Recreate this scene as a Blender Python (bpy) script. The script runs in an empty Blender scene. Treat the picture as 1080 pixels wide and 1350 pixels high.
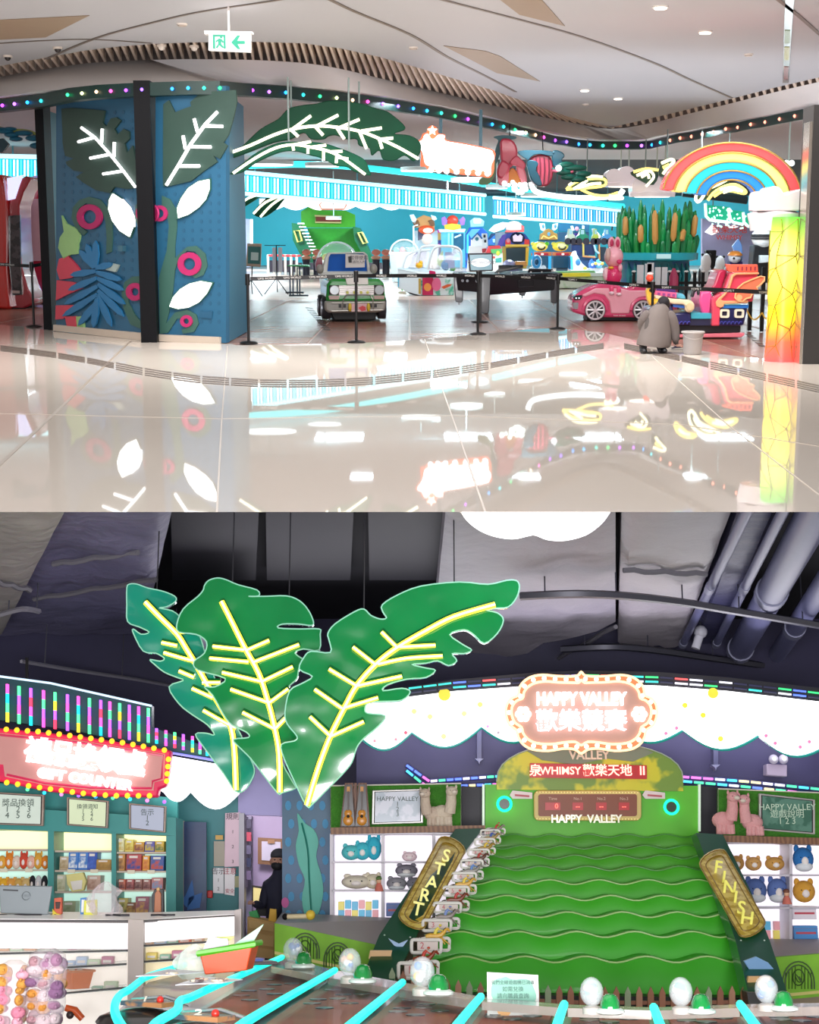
import bpy,math,random
from mathutils import Vector,Matrix
random.seed(7)
C=bpy.context.scene.collection
SC=bpy.context.scene
F=2000.0 # focal length in pixels of a 1080 x 1350 frame
PHU,PHL=-math.atan(360/F),math.atan(475/F) # pitch of the view in the mall hall and in the game hall
EYE=Vector((0,0,1.5))
# ---------------------------------------------------------------- camera, world, exposure, lights
cd=bpy.data.cameras.new('camera');cam=bpy.data.objects.new('camera',cd);C.objects.link(cam)
cam.location=EYE;cam.rotation_euler=(math.pi/2+PHU,0,0)
cd.sensor_fit='HORIZONTAL';cd.sensor_width=36;cd.lens=36*F/1080
cd.clip_start=.05;cd.clip_end=400
SC.camera=cam
w=bpy.data.worlds.new('world');SC.world=w;w.use_nodes=True
w.node_tree.nodes['Background'].inputs[0].default_value=(1,.96,.93,1)
w.node_tree.nodes['Background'].inputs[1].default_value=.5
SC.view_settings.view_transform='Standard';SC.view_settings.look='None'
SC.view_settings.exposure=0.0;SC.view_settings.gamma=1;SC.view_settings.use_curve_mapping=False
ROOM_U=Matrix.Identity(4)
ROOM_L=Matrix.Translation(EYE)@Matrix.Rotation(PHU-PHL,4,'X')@Matrix.Translation(-EYE) # the game hall's own upright
def lamp(room,name,loc,size,power,col=(1,1,1),down=True,target=None):
 d=bpy.data.lights.new(name,'AREA');d.shape='RECTANGLE';d.size,d.size_y=size;d.energy=power;d.color=col
 o=bpy.data.objects.new(name,d);C.objects.link(o)
 m=Matrix.Translation(loc)
 if target is not None:
  m=m@(Vector(target)-Vector(loc)).to_track_quat('-Z','Y').to_matrix().to_4x4()
 o.matrix_world=room@m
 return o
lamp(ROOM_U,'mall_ceiling_lights',(-2,9,4.15),(9,6),190,(1,.98,.96))
lamp(ROOM_U,'mall_ceiling_lights',(1,19,4.15),(14,4),1250,(1,.98,.96))
lamp(ROOM_U,'added_ceiling_fill',(4.5,27,2.7),(8,8),185,(.92,.96,1),target=(4.5,27,5))  # added lamp without a fixture, brightens the far right mall ceiling
lamp(ROOM_U,'added_low_uplight',(0,-3,.4),(16,1),120,(1,.98,.97),target=(0,20,6))  # added fill low behind the camera, lifts the mall ceiling
for ly,lx,lz,n,e in((27,5,3.8,4,18),(34,6.5,3.8,4,45),(41,8,3.8,5,100),(52,11,3.4,5,330),(64,15,3.4,6,480),(76,18,3.4,6,600)):
 for k in range(n):
  lamp(ROOM_U,'arcade_ceiling_light',(-lx*.75+(1.75*lx)*k/(n-1)+(ly%2)*.6,ly,lz),(.5,.5)if ly<40 else(1.3,1.3),e,(.76,.93,1))
lamp(ROOM_L,'added_front_fill',(0,1.0,1.15),(6,1.8),1350,(1,.98,1),target=(0,16,2.3))  # added fill near the camera, lights the game hall from the front
for x in(-16,-5,6,17):lamp(ROOM_U,'added_back_wall_fill',(x,81,3.7),(6,.5),280,(.8,.97,1),target=(x,88,1.2))  # added lamps that brighten the arcade's back wall
lamp(ROOM_L,'added_duct_fill',(1.4,17.75,3.55),(8,.3),70,(.93,.9,1),target=(1.2,14.6,5))  # added lamp hidden behind the canopy, brightens the ducts
lamp(ROOM_L,'added_office_fill',(-1.9,17.6,2.5),(.5,.5),28,(1,.95,1),target=(-1.7,19,1.2))  # added unseen lamp, brightens the office wall
# ---------------------------------------------------------------- projection helpers
class Frame:
 def __init__(s,room,ph):s.room,s.ph,s.c,s.s=room,ph,math.cos(ph),math.sin(ph)
 def ray(s,px,py):
  x,u=(px-540)/F,(675-py)/F
  return Vector((x,s.c-s.s*u,s.s+s.c*u))
 def P(s,px,py,Y):
  d=s.ray(px,py);return EYE+d*(Y/d.y)
 def G(s,px,py,z=0.0):
  d=s.ray(px,py);return EYE+d*((z-1.5)/d.z)
 def mx(s,Y,py=500):return(s.P(1,py,Y)-s.P(0,py,Y)).x
 def mz(s,px,py,Y):return(s.P(px,py-10,Y)-s.P(px,py,Y)).z/10
U,L=Frame(ROOM_U,PHU),Frame(ROOM_L,PHL)
def q(c,txt):
 """points of a measured outline: crop origin x0, y0 and its enlargement s"""
 x0,y0,s=c
 return[(x0+float(a.split(',')[0])/s,y0+float(a.split(',')[1])/s)for a in txt.split()]
PX=(0,0,1)
def cr(p,n=5,closed=False):
 out=[];N=len(p)
 rng=N if closed else N-1
 for i in range(rng):
  g=lambda k:Vector(p[k%N]if closed else p[max(0,min(N-1,k))])
  a,b,c,d=g(i-1),g(i),g(i+1),g(i+2)
  for j in range(n):
   t=j/n
   out.append(tuple(.5*((2*b)+(c-a)*t+(2*a-5*b+4*c-d)*t*t+(3*b-a-3*c+d)*t**3)))
 if not closed:out.append(tuple(p[-1]))
 return out
def circ(cx,cy,rx,ry=None,n=24,a0=0,a1=360):
 ry=rx if ry is None else ry
 full=abs(a1-a0)>=360
 m=n if full else n+1
 return[(cx+rx*math.cos(math.radians(a0+(a1-a0)*i/n)),cy+ry*math.sin(math.radians(a0+(a1-a0)*i/n)))for i in range(m)]
def rrect(x0,y0,x1,y1,r,n=4):
 o=[]
 for cx,cy,a in((x1-r,y1-r,0),(x0+r,y1-r,90),(x0+r,y0+r,180),(x1-r,y0+r,270)):
  o+=circ(cx,cy,r,r,n,a,a+90)
 return o
def scal(x0,x1,yt,yb,n,amp): # an outline whose lower edge is scalloped
 o=[(x1,yt),(x0,yt)]
 for i in range(n):
  for j in range(9):
   t=j/8;o.append((x0+(x1-x0)*(i+t)/n,yb+amp*math.sin(math.pi*t)))
 return o
def lerp(a,b,t):return a+(b-a)*t
def along(pts,x):
 for(a,b)in zip(pts,pts[1:]):
  if a[0]<=x<=b[0]:return lerp(a[1],b[1],(x-a[0])/(b[0]-a[0]))
 return pts[0][1]if x<pts[0][0]else pts[-1][1]
# ---------------------------------------------------------------- materials
_M={}
def lin(h):
 h=h.lstrip('#');v=[int(h[i:i+2],16)/255 for i in(0,2,4)]
 return tuple(((c+.055)/1.055)**2.4 if c>.04045 else c/12.92 for c in v)+(1,)
def mat(col,rough=.5,metal=0,em=0,emc=None,var=.06,ns=6,trans=0,bump=0,spec=.5,alpha=1,coat=0,kind=None,col2=None,ior=1.45,bs=3):
 key=(col,rough,metal,em,emc,var,ns,trans,bump,spec,alpha,coat,kind,col2,ior,bs)
 if key in _M:return _M[key]
 m=bpy.data.materials.new((kind or 'surface')+'_'+col.lstrip('#'));m.use_nodes=True
 nt=m.node_tree;b=nt.nodes['Principled BSDF'];N=nt.nodes.new;K=nt.links.new
 base=lin(col);b.inputs['Roughness'].default_value=rough;b.inputs['Metallic'].default_value=metal
 b.inputs['Specular IOR Level'].default_value=spec;b.inputs['IOR'].default_value=ior
 b.inputs['Transmission Weight'].default_value=trans;b.inputs['Alpha'].default_value=alpha
 b.inputs['Coat Weight'].default_value=coat;b.inputs['Coat Roughness'].default_value=.04
 b.inputs['Base Color'].default_value=base
 tc=N('ShaderNodeTexCoord')
 out=None
 if kind=='speckle': # two colours in blobs
  n=N('ShaderNodeTexNoise');n.inputs['Scale'].default_value=ns;n.inputs['Detail'].default_value=3
  r=N('ShaderNodeValToRGB');r.color_ramp.elements[0].position=.46;r.color_ramp.elements[1].position=.54
  r.color_ramp.elements[0].color=base;r.color_ramp.elements[1].color=lin(col2)
  K(tc.outputs['Object'],n.inputs['Vector']);K(n.outputs['Fac'],r.inputs['Fac']);out=r.outputs[0]
 elif kind=='wood':
  n=N('ShaderNodeTexWave');n.inputs['Scale'].default_value=ns;n.inputs['Distortion'].default_value=5;n.inputs['Detail'].default_value=2
  n.bands_direction='X'
  r=N('ShaderNodeValToRGB');r.color_ramp.elements[0].color=base;r.color_ramp.elements[1].color=lin(col2)
  K(tc.outputs['Object'],n.inputs['Vector']);K(n.outputs['Fac'],r.inputs['Fac']);out=r.outputs[0]
 elif kind=='zgrad': # colour over the thing's own height: col list "c:pos|c:pos"
  s=N('ShaderNodeSeparateXYZ');K(tc.outputs['Object'],s.inputs[0])
  r=N('ShaderNodeValToRGB');st=[x.split(':')for x in col2.split('|')]
  mr=N('ShaderNodeMapRange');mr.inputs['From Min'].default_value=0;mr.inputs['From Max'].default_value=ns
  K(s.outputs['Z'],mr.inputs['Value']);K(mr.outputs[0],r.inputs['Fac'])
  e=r.color_ramp.elements
  e[0].color,e[0].position=lin(st[0][0]),float(st[0][1]);e[1].color,e[1].position=lin(st[-1][0]),float(st[-1][1])
  for c_,p_ in st[1:-1]:x=e.new(float(p_));x.color=lin(c_)
  out=r.outputs[0]
 elif var:
  n=N('ShaderNodeTexNoise');n.inputs['Scale'].default_value=ns;n.inputs['Detail'].default_value=2
  K(tc.outputs['Object'],n.inputs['Vector'])
  mr=N('ShaderNodeMapRange');mr.inputs['To Min'].default_value=1-var;mr.inputs['To Max'].default_value=1+var
  K(n.outputs['Fac'],mr.inputs['Value'])
  hs=N('ShaderNodeHueSaturation');hs.inputs['Color'].default_value=base;K(mr.outputs[0],hs.inputs['Value']);out=hs.outputs[0]
 if out is not None:K(out,b.inputs['Base Color'])
 if em:
  b.inputs['Emission Strength'].default_value=em
  if emc:b.inputs['Emission Color'].default_value=lin(emc)
  elif out is not None:K(out,b.inputs['Emission Color'])
  else:b.inputs['Emission Color'].default_value=base
 if bump:
  n=N('ShaderNodeTexNoise');n.inputs['Scale'].default_value=ns*bs;n.inputs['Detail'].default_value=4 if bs>1.5 else .6
  bp=N('ShaderNodeBump');bp.inputs['Strength'].default_value=bump;bp.inputs['Distance'].default_value=.05
  K(tc.outputs['Object'],n.inputs['Vector']);K(n.outputs['Fac'],bp.inputs['Height']);K(bp.outputs[0],b.inputs['Normal']);K(bp.outputs[0],b.inputs['Coat Normal'])
 _M[key]=m
 return m
def glow(col,s=1.6,base=None):return mat(base or col,.4,em=s,emc=col,var=0,spec=.2,kind='lit')
def glass(col='#e8f4f4',a=.18,s=.8):return mat(col,.03,alpha=a,var=0,spec=s,kind='clear')
# ---------------------------------------------------------------- mesh builder
class MB:
 def __init__(s,name,m,parent=None,bev=0,label=None,kind=None,sub=0):
  s.name,s.m,s.parent,s.bev,s.label,s.kind,s.sub=name,m,parent,bev,label,kind,sub
  s.v,s.f,s.txt,s.skin=[],[],None,None;s.X=Matrix.Identity(4);s.obj=None
 def add(s,vs,fs):
  b=len(s.v);s.v+=[s.X@Vector(v)for v in vs];s.f+=[[b+i for i in f]for f in fs];return s
 def box(s,lo,hi):
  (a,b,c),(d,e,f)=lo,hi
  return s.add([(a,b,c),(d,b,c),(d,e,c),(a,e,c),(a,b,f),(d,b,f),(d,e,f),(a,e,f)],
 [(0,3,2,1),(4,5,6,7),(0,1,5,4),(1,2,6,5),(2,3,7,6),(3,0,4,7)])
 def pr3(s,pts,back): # polygon (3D, any order) swept by the vector back
  n=len(pts);back=Vector(back);P=[Vector(p)for p in pts]
  nor=Vector((0,0,0))
  for i in range(n):nor+=P[i].cross(P[(i+1)%n])
  if nor.dot(back)>0:P.reverse()
  return s.add(P+[p+back for p in P],[list(range(n)),list(range(2*n-1,n-1,-1))]+[((i+1)%n,i,n+i,n+(i+1)%n)for i in range(n)])
 def pr(s,xz,y0,y1): # outline in x, z swept from y0 to y1
  return s.pr3([(a,y0,b)for a,b in xz],(0,y1-y0,0))
 def px(s,fr,pts,Y,t): # outline measured in the picture, standing at distance Y, thickness t away from the viewer
  return s.pr3([fr.P(a,b,Y)for a,b in pts],(0,t,0))
 def ring(s,outer,inner,y0,y1):
  n=len(outer);vs=[(a,y0,b)for a,b in outer]+[(a,y0,b)for a,b in inner]+[(a,y1,b)for a,b in outer]+[(a,y1,b)for a,b in inner]
  fs=[]
  for i in range(n):
   j=(i+1)%n
   fs+=[(i,j,n+j,n+i),(2*n+j,2*n+i,3*n+i,3*n+j),(j,i,2*n+i,2*n+j),(n+i,n+j,3*n+j,3*n+i)]
  return s.add(vs,fs)
 def ringpx(s,fr,outer,inner,Y,t):
  f=lambda p:[(fr.P(a,b,Y).x,fr.P(a,b,Y).z)for a,b in p]
  return s.ring(f(outer),f(inner),Y,Y+t)
 def sheet(s,rows): # grid of 3D points
  n=len(rows[0]);vs=[p for r in rows for p in r]
  return s.add(vs,[(i*n+j,i*n+j+1,(i+1)*n+j+1,(i+1)*n+j)for i in range(len(rows)-1)for j in range(n-1)])
 def cyl(s,p0,p1,r0,r1=None,n=16,cap=True):
  r1=r0 if r1 is None else r1
  p0,p1=Vector(p0),Vector(p1);d=(p1-p0).normalized()
  a=d.orthogonal().normalized();b=d.cross(a)
  o=[a*math.cos(2*math.pi*i/n)+b*math.sin(2*math.pi*i/n)for i in range(n)]
  fs=[(i,(i+1)%n,n+(i+1)%n,n+i)for i in range(n)]
  if cap:fs+=[list(range(n-1,-1,-1)),list(range(n,2*n))]
  return s.add([p0+x*r0 for x in o]+[p1+x*r1 for x in o],fs)
 def tube(s,pts,r,n=8,closed=False,flat=1.0,up=None):
  P=[Vector(p)for p in pts];N=len(P);vs=[];fs=[]
  rr=r if isinstance(r,(list,tuple))else[r]*N
  nrm=None
  for i,p in enumerate(P):
   a=P[(i-1)%N]if closed or i else P[0];b=P[(i+1)%N]if closed or i<N-1 else P[-1]
   d=(b-a).normalized()if(b-a).length>1e-9 else Vector((0,0,1))
   if nrm is None:nrm=(Vector(up).cross(d)).normalized()if up is not None and Vector(up).cross(d).length>.01 else d.orthogonal().normalized()
   nrm=(nrm-d*nrm.dot(d));nrm=nrm.normalized()if nrm.length>1e-6 else d.orthogonal().normalized()
   bn=d.cross(nrm)
   for k in range(n):
    t=2*math.pi*(k+.5)/n;vs.append(p+nrm*math.cos(t)*rr[i]+bn*math.sin(t)*rr[i]*flat)
  for i in range(N if closed else N-1):
   j=(i+1)%N
   fs+=[(i*n+k,i*n+(k+1)%n,j*n+(k+1)%n,j*n+k)for k in range(n)]
  if not closed:fs+=[list(range(n-1,-1,-1)),[(N-1)*n+k for k in range(n)]]
  return s.add(vs,fs)
 def lathe(s,prof,c=(0,0,0),n=20,sx=1,sy=1,a0=0,a1=360):
  c=Vector(c);full=abs(a1-a0)>=360;m=n if full else n+1;vs=[];fs=[]
  for r,z in prof:
   for k in range(m):
    t=math.radians(a0+(a1-a0)*k/n);vs.append(c+Vector((r*math.cos(t)*sx,r*math.sin(t)*sy,z)))
  for i in range(len(prof)-1):
   for k in range(n):k2=(k+1)%m;fs.append((i*m+k,i*m+k2,(i+1)*m+k2,(i+1)*m+k))
  if full:
   if prof[0][0]>1e-5:fs.append(list(range(m-1,-1,-1)))
   if prof[-1][0]>1e-5:fs.append([(len(prof)-1)*m+k for k in range(m)])
  return s.add(vs,fs)
 def ell(s,c,r,n=12,m=8,z0=-90,z1=90):
  r=(r,r,r)if not isinstance(r,(tuple,list))else r
  pr=[(math.cos(math.radians(z0+(z1-z0)*i/m)),math.sin(math.radians(z0+(z1-z0)*i/m)))for i in range(m+1)]
  vs=[(c[0]+a*math.cos(2*math.pi*k/n)*r[0],c[1]+a*math.sin(2*math.pi*k/n)*r[1],c[2]+b*r[2])for a,b in pr for k in range(n)]
  fs=[(i*n+k,i*n+(k+1)%n,(i+1)*n+(k+1)%n,(i+1)*n+k)for i in range(m)for k in range(n)]
  return s.add(vs,fs)
 def text(s,body,loc,size,ext=.004,rotz=0,spacing=1,bold=0,align='CENTER',rx=90,sx=1):
  s.txt=(body,Vector(loc),size,ext,rotz,spacing,bold,align,rx,sx);return s
 def skn(s,joints,edges,sub=2): # joints: (x, y, z, r)
  s.skin=(joints,edges,sub);return s
def finish(o,p):
 if p.label:o['label']=p.label
 if p.kind:o['kind']=p.kind
_SH={}
class T:
 """one thing; its parts are collected and linked when the with-block ends"""
 def __init__(s,fr,name,label,cat,group=None,loc=None,rot=0,kind=None,solo=False,scale=1):
  s.fr,s.name,s.label,s.cat,s.group,s.loc,s.rot,s.kind,s.solo,s.scale=fr,name,label,cat,group,loc,rot,kind,solo,scale
  s.parts=[]
 def p(s,name,m,parent=None,**k):
  b=MB(name,m,parent,**k);s.parts.append(b);return b
 def __enter__(s):return s
 def __exit__(s,*a):
  if a[0]:return False
  loc=s.loc
  if loc is None:
   vs=[v for p in s.parts for v in(p.v if p.v else([p.txt[1]]if p.txt else[]))]
   if not vs:vs=[Vector(j[:3])for p in s.parts if p.skin for j in p.skin[0]]
   lo=[min(v[i]for v in vs)for i in range(3)];hi=[max(v[i]for v in vs)for i in range(3)]
   loc=Vector(((lo[0]+hi[0])/2,(lo[1]+hi[1])/2,lo[2]));off=loc
  else:loc=Vector(loc);off=Vector((0,0,0))
  base=s.fr.room@Matrix.Translation(loc)@Matrix.Rotation(math.radians(s.rot),4,'Z')@Matrix.Scale(s.scale,4)
  if s.solo:root=None
  else:root=bpy.data.objects.new(s.name,None);C.objects.link(root);root.empty_display_size=.1
  for p in s.parts:
   nm=s.name if s.solo and p is s.parts[0]else p.name
   loc_m=Matrix.Identity(4)
   if p.txt:
    body,tl,size,ext,rz,sp,bold,al,rx,sx=p.txt
    cu=bpy.data.curves.new(nm,'FONT');cu.body=body;cu.size=size;cu.extrude=ext;cu.space_character=sp;cu.offset=bold
    cu.align_x=al;cu.align_y='CENTER';cu.resolution_u=3;to=bpy.data.objects.new(nm,cu)
    me=bpy.data.meshes.new_from_object(to);me.name=nm;bpy.data.objects.remove(to);me.materials.clear();me.materials.append(p.m);o=bpy.data.objects.new(nm,me)
    loc_m=Matrix.Translation(tl-off)@Matrix.Rotation(math.radians(rz),4,'Y')@Matrix.Rotation(math.radians(rx),4,'X')@Matrix.Diagonal((sx,1,1,1))
   else:
    me=bpy.data.meshes.new(nm)
    if p.skin:
     js,es,sub=p.skin
     me.from_pydata([Vector(j[:3])-off for j in js],es,[]);o=bpy.data.objects.new(nm,me)
     md=o.modifiers.new('skin','SKIN');md.use_smooth_shade=True
     for i,j in enumerate(js):
      r=j[3]if isinstance(j[3],(tuple,list))else(j[3],j[3]);me.skin_vertices[0].data[i].radius=r
     me.skin_vertices[0].data[0].use_root=True
     ms=o.modifiers.new('subdivision','SUBSURF');ms.levels=ms.render_levels=sub
    else:
     me.from_pydata([v-off for v in p.v],[],p.f);me.polygons.foreach_set('use_smooth',[True]*len(me.polygons))
     me.set_sharp_from_angle(angle=math.radians(40));o=bpy.data.objects.new(nm,me)
     if p.bev:
      bm=o.modifiers.new('edge','BEVEL');bm.width=p.bev;bm.segments=2;bm.limit_method='ANGLE';bm.angle_limit=math.radians(40)
     if p.sub:
      ms=o.modifiers.new('subdivision','SUBSURF');ms.levels=ms.render_levels=p.sub
    me.materials.append(p.m)
   C.objects.link(o);p.obj=o
   if s.solo and p is s.parts[0]:root=o;o.matrix_world=base@loc_m;finish(o,p)
   else:
    par=p.parent.obj if p.parent is not None else root
    o.parent=par
    # children of a solo root share its origin; texts as parents are never used
    o.matrix_local=loc_m;finish(o,p)
  if s.kind:root['kind']=s.kind
  if s.kind!='structure' or s.cat:
   if s.label:root['label']=s.label
   if s.cat:root['category']=s.cat
  if s.group:root['group']=s.group
  if not s.solo:root.matrix_world=base
  s.root=root;s.at=loc
  return False
def dup(t,loc,rot=0,label=None,scale=None,mats=None):
 """a copy of thing t with copies of its parts and sub-parts"""
 loc=Vector(loc);sc_=t.scale if scale is None else scale
 mp={}
 def cp(o,par):
  c=o.copy();C.objects.link(c);mp[o]=c
  if par is not None:c.parent=par
  for ch in o.children:cp(ch,c)
  return c
 r=cp(t.root,None)
 r.matrix_world=t.fr.room@Matrix.Translation(loc)@Matrix.Rotation(math.radians(rot),4,'Z')@Matrix.Scale(sc_,4)
 if label:r['label']=label
 return r
def struct(fr,name,m,fn,label=None,parts=None,**k):
 with T(fr,name,label,None,kind='structure',solo=True,**k)as t:
  b=t.p(name,m);fn(b)
  if parts:parts(t,b)
 return t
class Stand:
 """local measures of a thing that stands with its base at picture point cx, by"""
 def __init__(s,fr,cx,by,z=0.0,Y=None,crop=PX):
  s.fr,s.cx,s.by,s.crop=fr,cx,by,crop
  s.loc=fr.G(cx,by,z)if Y is None else fr.P(cx,by,Y)
  s.Y=s.loc.y;s.mx=fr.mx(s.Y,by);s.mz=fr.mz(cx,by,s.Y)
 def __call__(s,txt):
  return[((a-s.cx)*s.mx,(s.by-b)*s.mz)for a,b in(q(s.crop,txt)if isinstance(txt,str)else txt)]
 def pt(s,x,y,d=0):a=q(s.crop,'%f,%f'%(x,y))[0];return Vector(((a[0]-s.cx)*s.mx,d,(s.by-a[1])*s.mz))
 def w(s,px):return px/s.crop[2]*s.mx
RAIN=['#b43cff','#e6a6ff','#ff9ad0','#5a7dff','#3ea8ff','#29d6c8','#37e08a','#c8f0a0','#ff8fb0','#ff80d0']
# ================================================================= THE MALL HALL: structure
def gz(pts,z):return[U.G(a,b,z)for a,b in pts]
FE=[(-260,410),(0,428),(70,436),(200,449),(298,453),(325,455),(470,452),(560,447),(630,441),(720,433),(790,438),(840,449),(900,458),(960,468),(1020,474),(1080,479),(1300,480)]
m_floor=mat('#dcd1c5',.02,var=.04,ns=.6,spec=.3,ior=1.42)
def f_floor(b):
 front=[U.G(x,675)for x in(1400,-320)]
 e=gz(cr(FE,4),.0);pts=e+[Vector((p.x,p.y,0))for p in front]
 n=len(pts);b.add(pts,[list(range(n-1,-1,-1))])
 b.add(e+[p-Vector((0,0,.03))for p in e],[(i,i+1,len(e)+i+1,len(e)+i)for i in range(len(e)-1)])
m_slot=mat('#5c5048',.5,var=.05)
def tact(t,b):
 for C1 in([(0,459),(60,466),(120,476),(200,492),(260,500),(330,505),(400,506),(480,503),(560,495),(640,483),(720,468),(790,456)],
 [(822,456),(870,466),(930,480),(1000,495),(1090,515)]):
  xs=list(range(int(C1[0][0]),int(C1[-1][0]),38))
  for i,x in enumerate(xs):
   wd=11 if 120<x<640 or x>900 else 8
   g=t.p('slotted_strip',m_slot,b)
   for k in range(4):
    o=(k-1.5)*wd/4
    r=[(x+1,along(C1,x+1)+o),(x+36,along(C1,x+36)+o)]
    p=gz([(r[0][0],r[0][1]-.7),(r[1][0],r[1][1]-.7),(r[1][0],r[1][1]+.7),(r[0][0],r[0][1]+.7)],.001)
    g.pr3(p,(0,0,.003))
 for seam in([(172,450),(88,530),(-30,640)],[(300,456),(292,560),(286,675)],[(560,447),(600,560),(640,675)],[(-10,545),(290,552),(600,548),(900,560),(1090,590)],[(860,470),(960,560),(1090,660)]):
  g=t.p('floor_joint',mat('#8f8275',.5)if seam[0][0]==172 else mat('#cbbcad',.3),b)
  for s0,s1 in zip(seam,seam[1:]):
   a,c=U.G(*s0,.001),U.G(*s1,.001);d=(c-a).normalized().cross(Vector((0,0,1)))*(.016 if seam[0][0]==172 else .006)
   g.pr3([a-d,c-d,c+d,a+d],(0,0,.002))
struct(U,'floor',m_floor,f_floor,parts=tact)
# reddish tiles of the arcade
TL=[mat(c,.26,var=.12,ns=1.2,spec=.5)for c in('#8f5f50','#855545','#9a6c5e','#8f6858','#a37a6a')]
def tiles(t,b):
 for i in range(-9,9):
  for j in range(13):
   x,y=i*1.5,19.2+j*1.5
   if abs(x+.75)>y*.31:continue
   g=t.p('tile',random.choice(TL),b);g.box((x+.02,y+.02,-.03),(x+1.48,y+1.48,-.012))
struct(U,'floor_arcade',mat('#c3a698',.25,var=.1,ns=2),lambda b:b.box((-30,18.2,-.08),(34,90,-.022)),parts=tiles)
# safety stripes on the tiles
def stripes(name,pts,label):
 with T(U,name,label,'floor marking',solo=True,group=None)as t:
  b=t.p(name,mat('#3c3430',.4))
  for i in range(len(pts)):
   x,y=pts[i];b.pr3(gz([(x,y),(x+9,y+1),(x+11,y+2.4),(x+2,y+1.6)],-.010),(0,0,.003))
stripes('hazard_tape',[(402+i*2.6,405+i*3.1)for i in range(10)],'dashed hazard tape on the tiles beside the green toy car')
stripes('hazard_tape',[(983+i*4,441+i*3.4)for i in range(5)],'dashed hazard tape on the tiles between ship ride and glowing column')
ZC=4.2
C1=[(-260,130),(-80,98),(0,87),(60,76),(110,67),(150,62),(200,58),(250,56),(330,55),(400,57),(450,64),(500,75),(550,89),(600,104),(650,119),(700,137),(750,154),(805,168),(850,158),(900,146),(965,130),(1020,116),(1080,102),(1160,84),(1300,60)]
C2=[(-260,146),(-80,112),(0,101),(60,91),(110,84),(150,81),(200,79),(250,78),(330,79),(400,83),(450,91),(500,103),(550,115),(600,127),(650,139),(700,151),(750,161),(805,170),(860,162),(900,152),(965,136),(1020,122),(1080,108),(1160,91),(1300,70)]
C3=[(-260,172),(-80,139),(0,127),(60,120),(110,116),(205,111),(300,109),(350,111),(400,115),(450,119),(500,126),(550,134),(600,143),(650,155),(700,168),(750,178),(800,184),(850,183),(870,178),(950,163),(1060,143),(1160,125),(1300,100)]
DOT=[(3,139),(19,137),(36,135),(54,133),(89,125),(108,123),(127,121),(146,120),(166,119),(187,118),(227,117),(248,116),(269,116),(290,116),(333,119),(355,121),(377,122),(400,125),(422,127),(444,129),(465,132),(485,134),(505,137),(525,140),(545,143),(563,146),(582,149),(600,153),(617,157),(634,161),(649,164),(664,167),(679,171),(693,175),(706,178),(717,181),(732,185),(747,187),(763,190),(778,191),(795,192),(811,192),(827,192),(846,192),(860,191),(871,188),(884,185),(897,182),(912,180),(926,177),(941,174),(957,170),(973,168),(990,164),(1009,161),(1028,157),(1048,153)]
m_ceil=mat('#b0b2b8',.55,var=.03,ns=.5)
def f_ceil(b):
 e=gz(C1,ZC);pts=e+[Vector((16,2,ZC)),Vector((-16,2,ZC))]
 b.pr3(pts,(0,0,.12))
m_patch=mat('#93806c',.5,var=.03)
def ceil_parts(t,b):
 def joint(pts,wd=.028,mm=mat('#6d625a',.5),nm='ceiling_joint'):
  g=t.p(nm,mm,b);P=[U.G(x,y,ZC-.004)for x,y in cr(pts,4)]
  for a,c in zip(P,P[1:]):
   d=(c-a).normalized().cross(Vector((0,0,1)))*wd;g.pr3([a-d,c-d,c+d,a+d],(0,0,-.006))
 joint([(-40,60),(0,57),(67,53),(127,52),(200,57)])
 joint([(60,78),(127,50),(200,30),(267,15),(360,1),(420,-10)])
 joint([(560,-8),(585,0),(670,22),(765,48),(860,82),(910,105),(965,129)])
 joint([(420,-8),(470,16),(540,45),(590,75),(640,100),(680,121)])
 joint([(1015,-8),(1027,0),(1050,18),(1082,46)])
 joint([(1043,-12),(1040,20),(1036,109)],.05,mat('#9a9a96',.12,1),'metal_strip')
 for i,c in enumerate(['#7a8f30','#b4a81e','#8c2c20']):  # glowing column's colours mirrored in the metal strip, painted as thin pieces
  g=t.p('painted_reflection',mat(c,.2,.3),b);y=(40,62,88)[i];P=[U.G(1040-(y*.035),y,ZC-.012),U.G(1040-(y+17)*.035,y+17,ZC-.012)]
  g.pr3([P[0]-Vector((.035,0,0)),P[1]-Vector((.035,0,0)),P[1]+Vector((.035,0,0)),P[0]+Vector((.035,0,0))],(0,0,-.004))
 for pts in([(-30,27),(0,26),(118,20),(60,49),(0,52),(-30,53)],[(585,60),(640,67),(660,74),(712,107),(655,96)],[(650,-8),(715,0),(722,8),(745,34),(685,19)]):
  t.p('ceiling_panel',m_patch,b).pr3(gz(pts,ZC-.002),(0,0,-.006))
 ms=mat('#d8c6b6',.5)
 def slat(x0,x1,sk,wpx):
  g=t.p('slat',ms,b)
  a,c=U.G(x0,along(C1,x0),ZC),U.G(x1,along(C2,x1),ZC)
  a2,c2=U.G(x0+wpx,along(C1,x0+wpx),ZC),U.G(x1+wpx,along(C2,x1+wpx),ZC)
  g.pr3([a,c,c2,a2],(0,0,.14))
 x=-40
 while x<330:slat(x,x+12-max(0,x)*.022,0,3.2);x+=10.5
 while x<790:slat(x,x+5+(x-330)*.05,0,3.2);x+=9.6
 x=815
 while x<1090:slat(x,x+2,0,3.5);x+=10
 g=t.p('slot_recess',mat('#6a5446',.8),b)
 P=gz([(a,c-4)for a,c in C1],ZC+.16);Q=gz([(a,c+4)for a,c in C2],ZC+.16)
 g.sheet([P,Q])
struct(U,'ceiling',m_ceil,f_ceil,parts=ceil_parts)
m_bulk=mat('#dcd8d8',.5,var=.03,ns=1)
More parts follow.
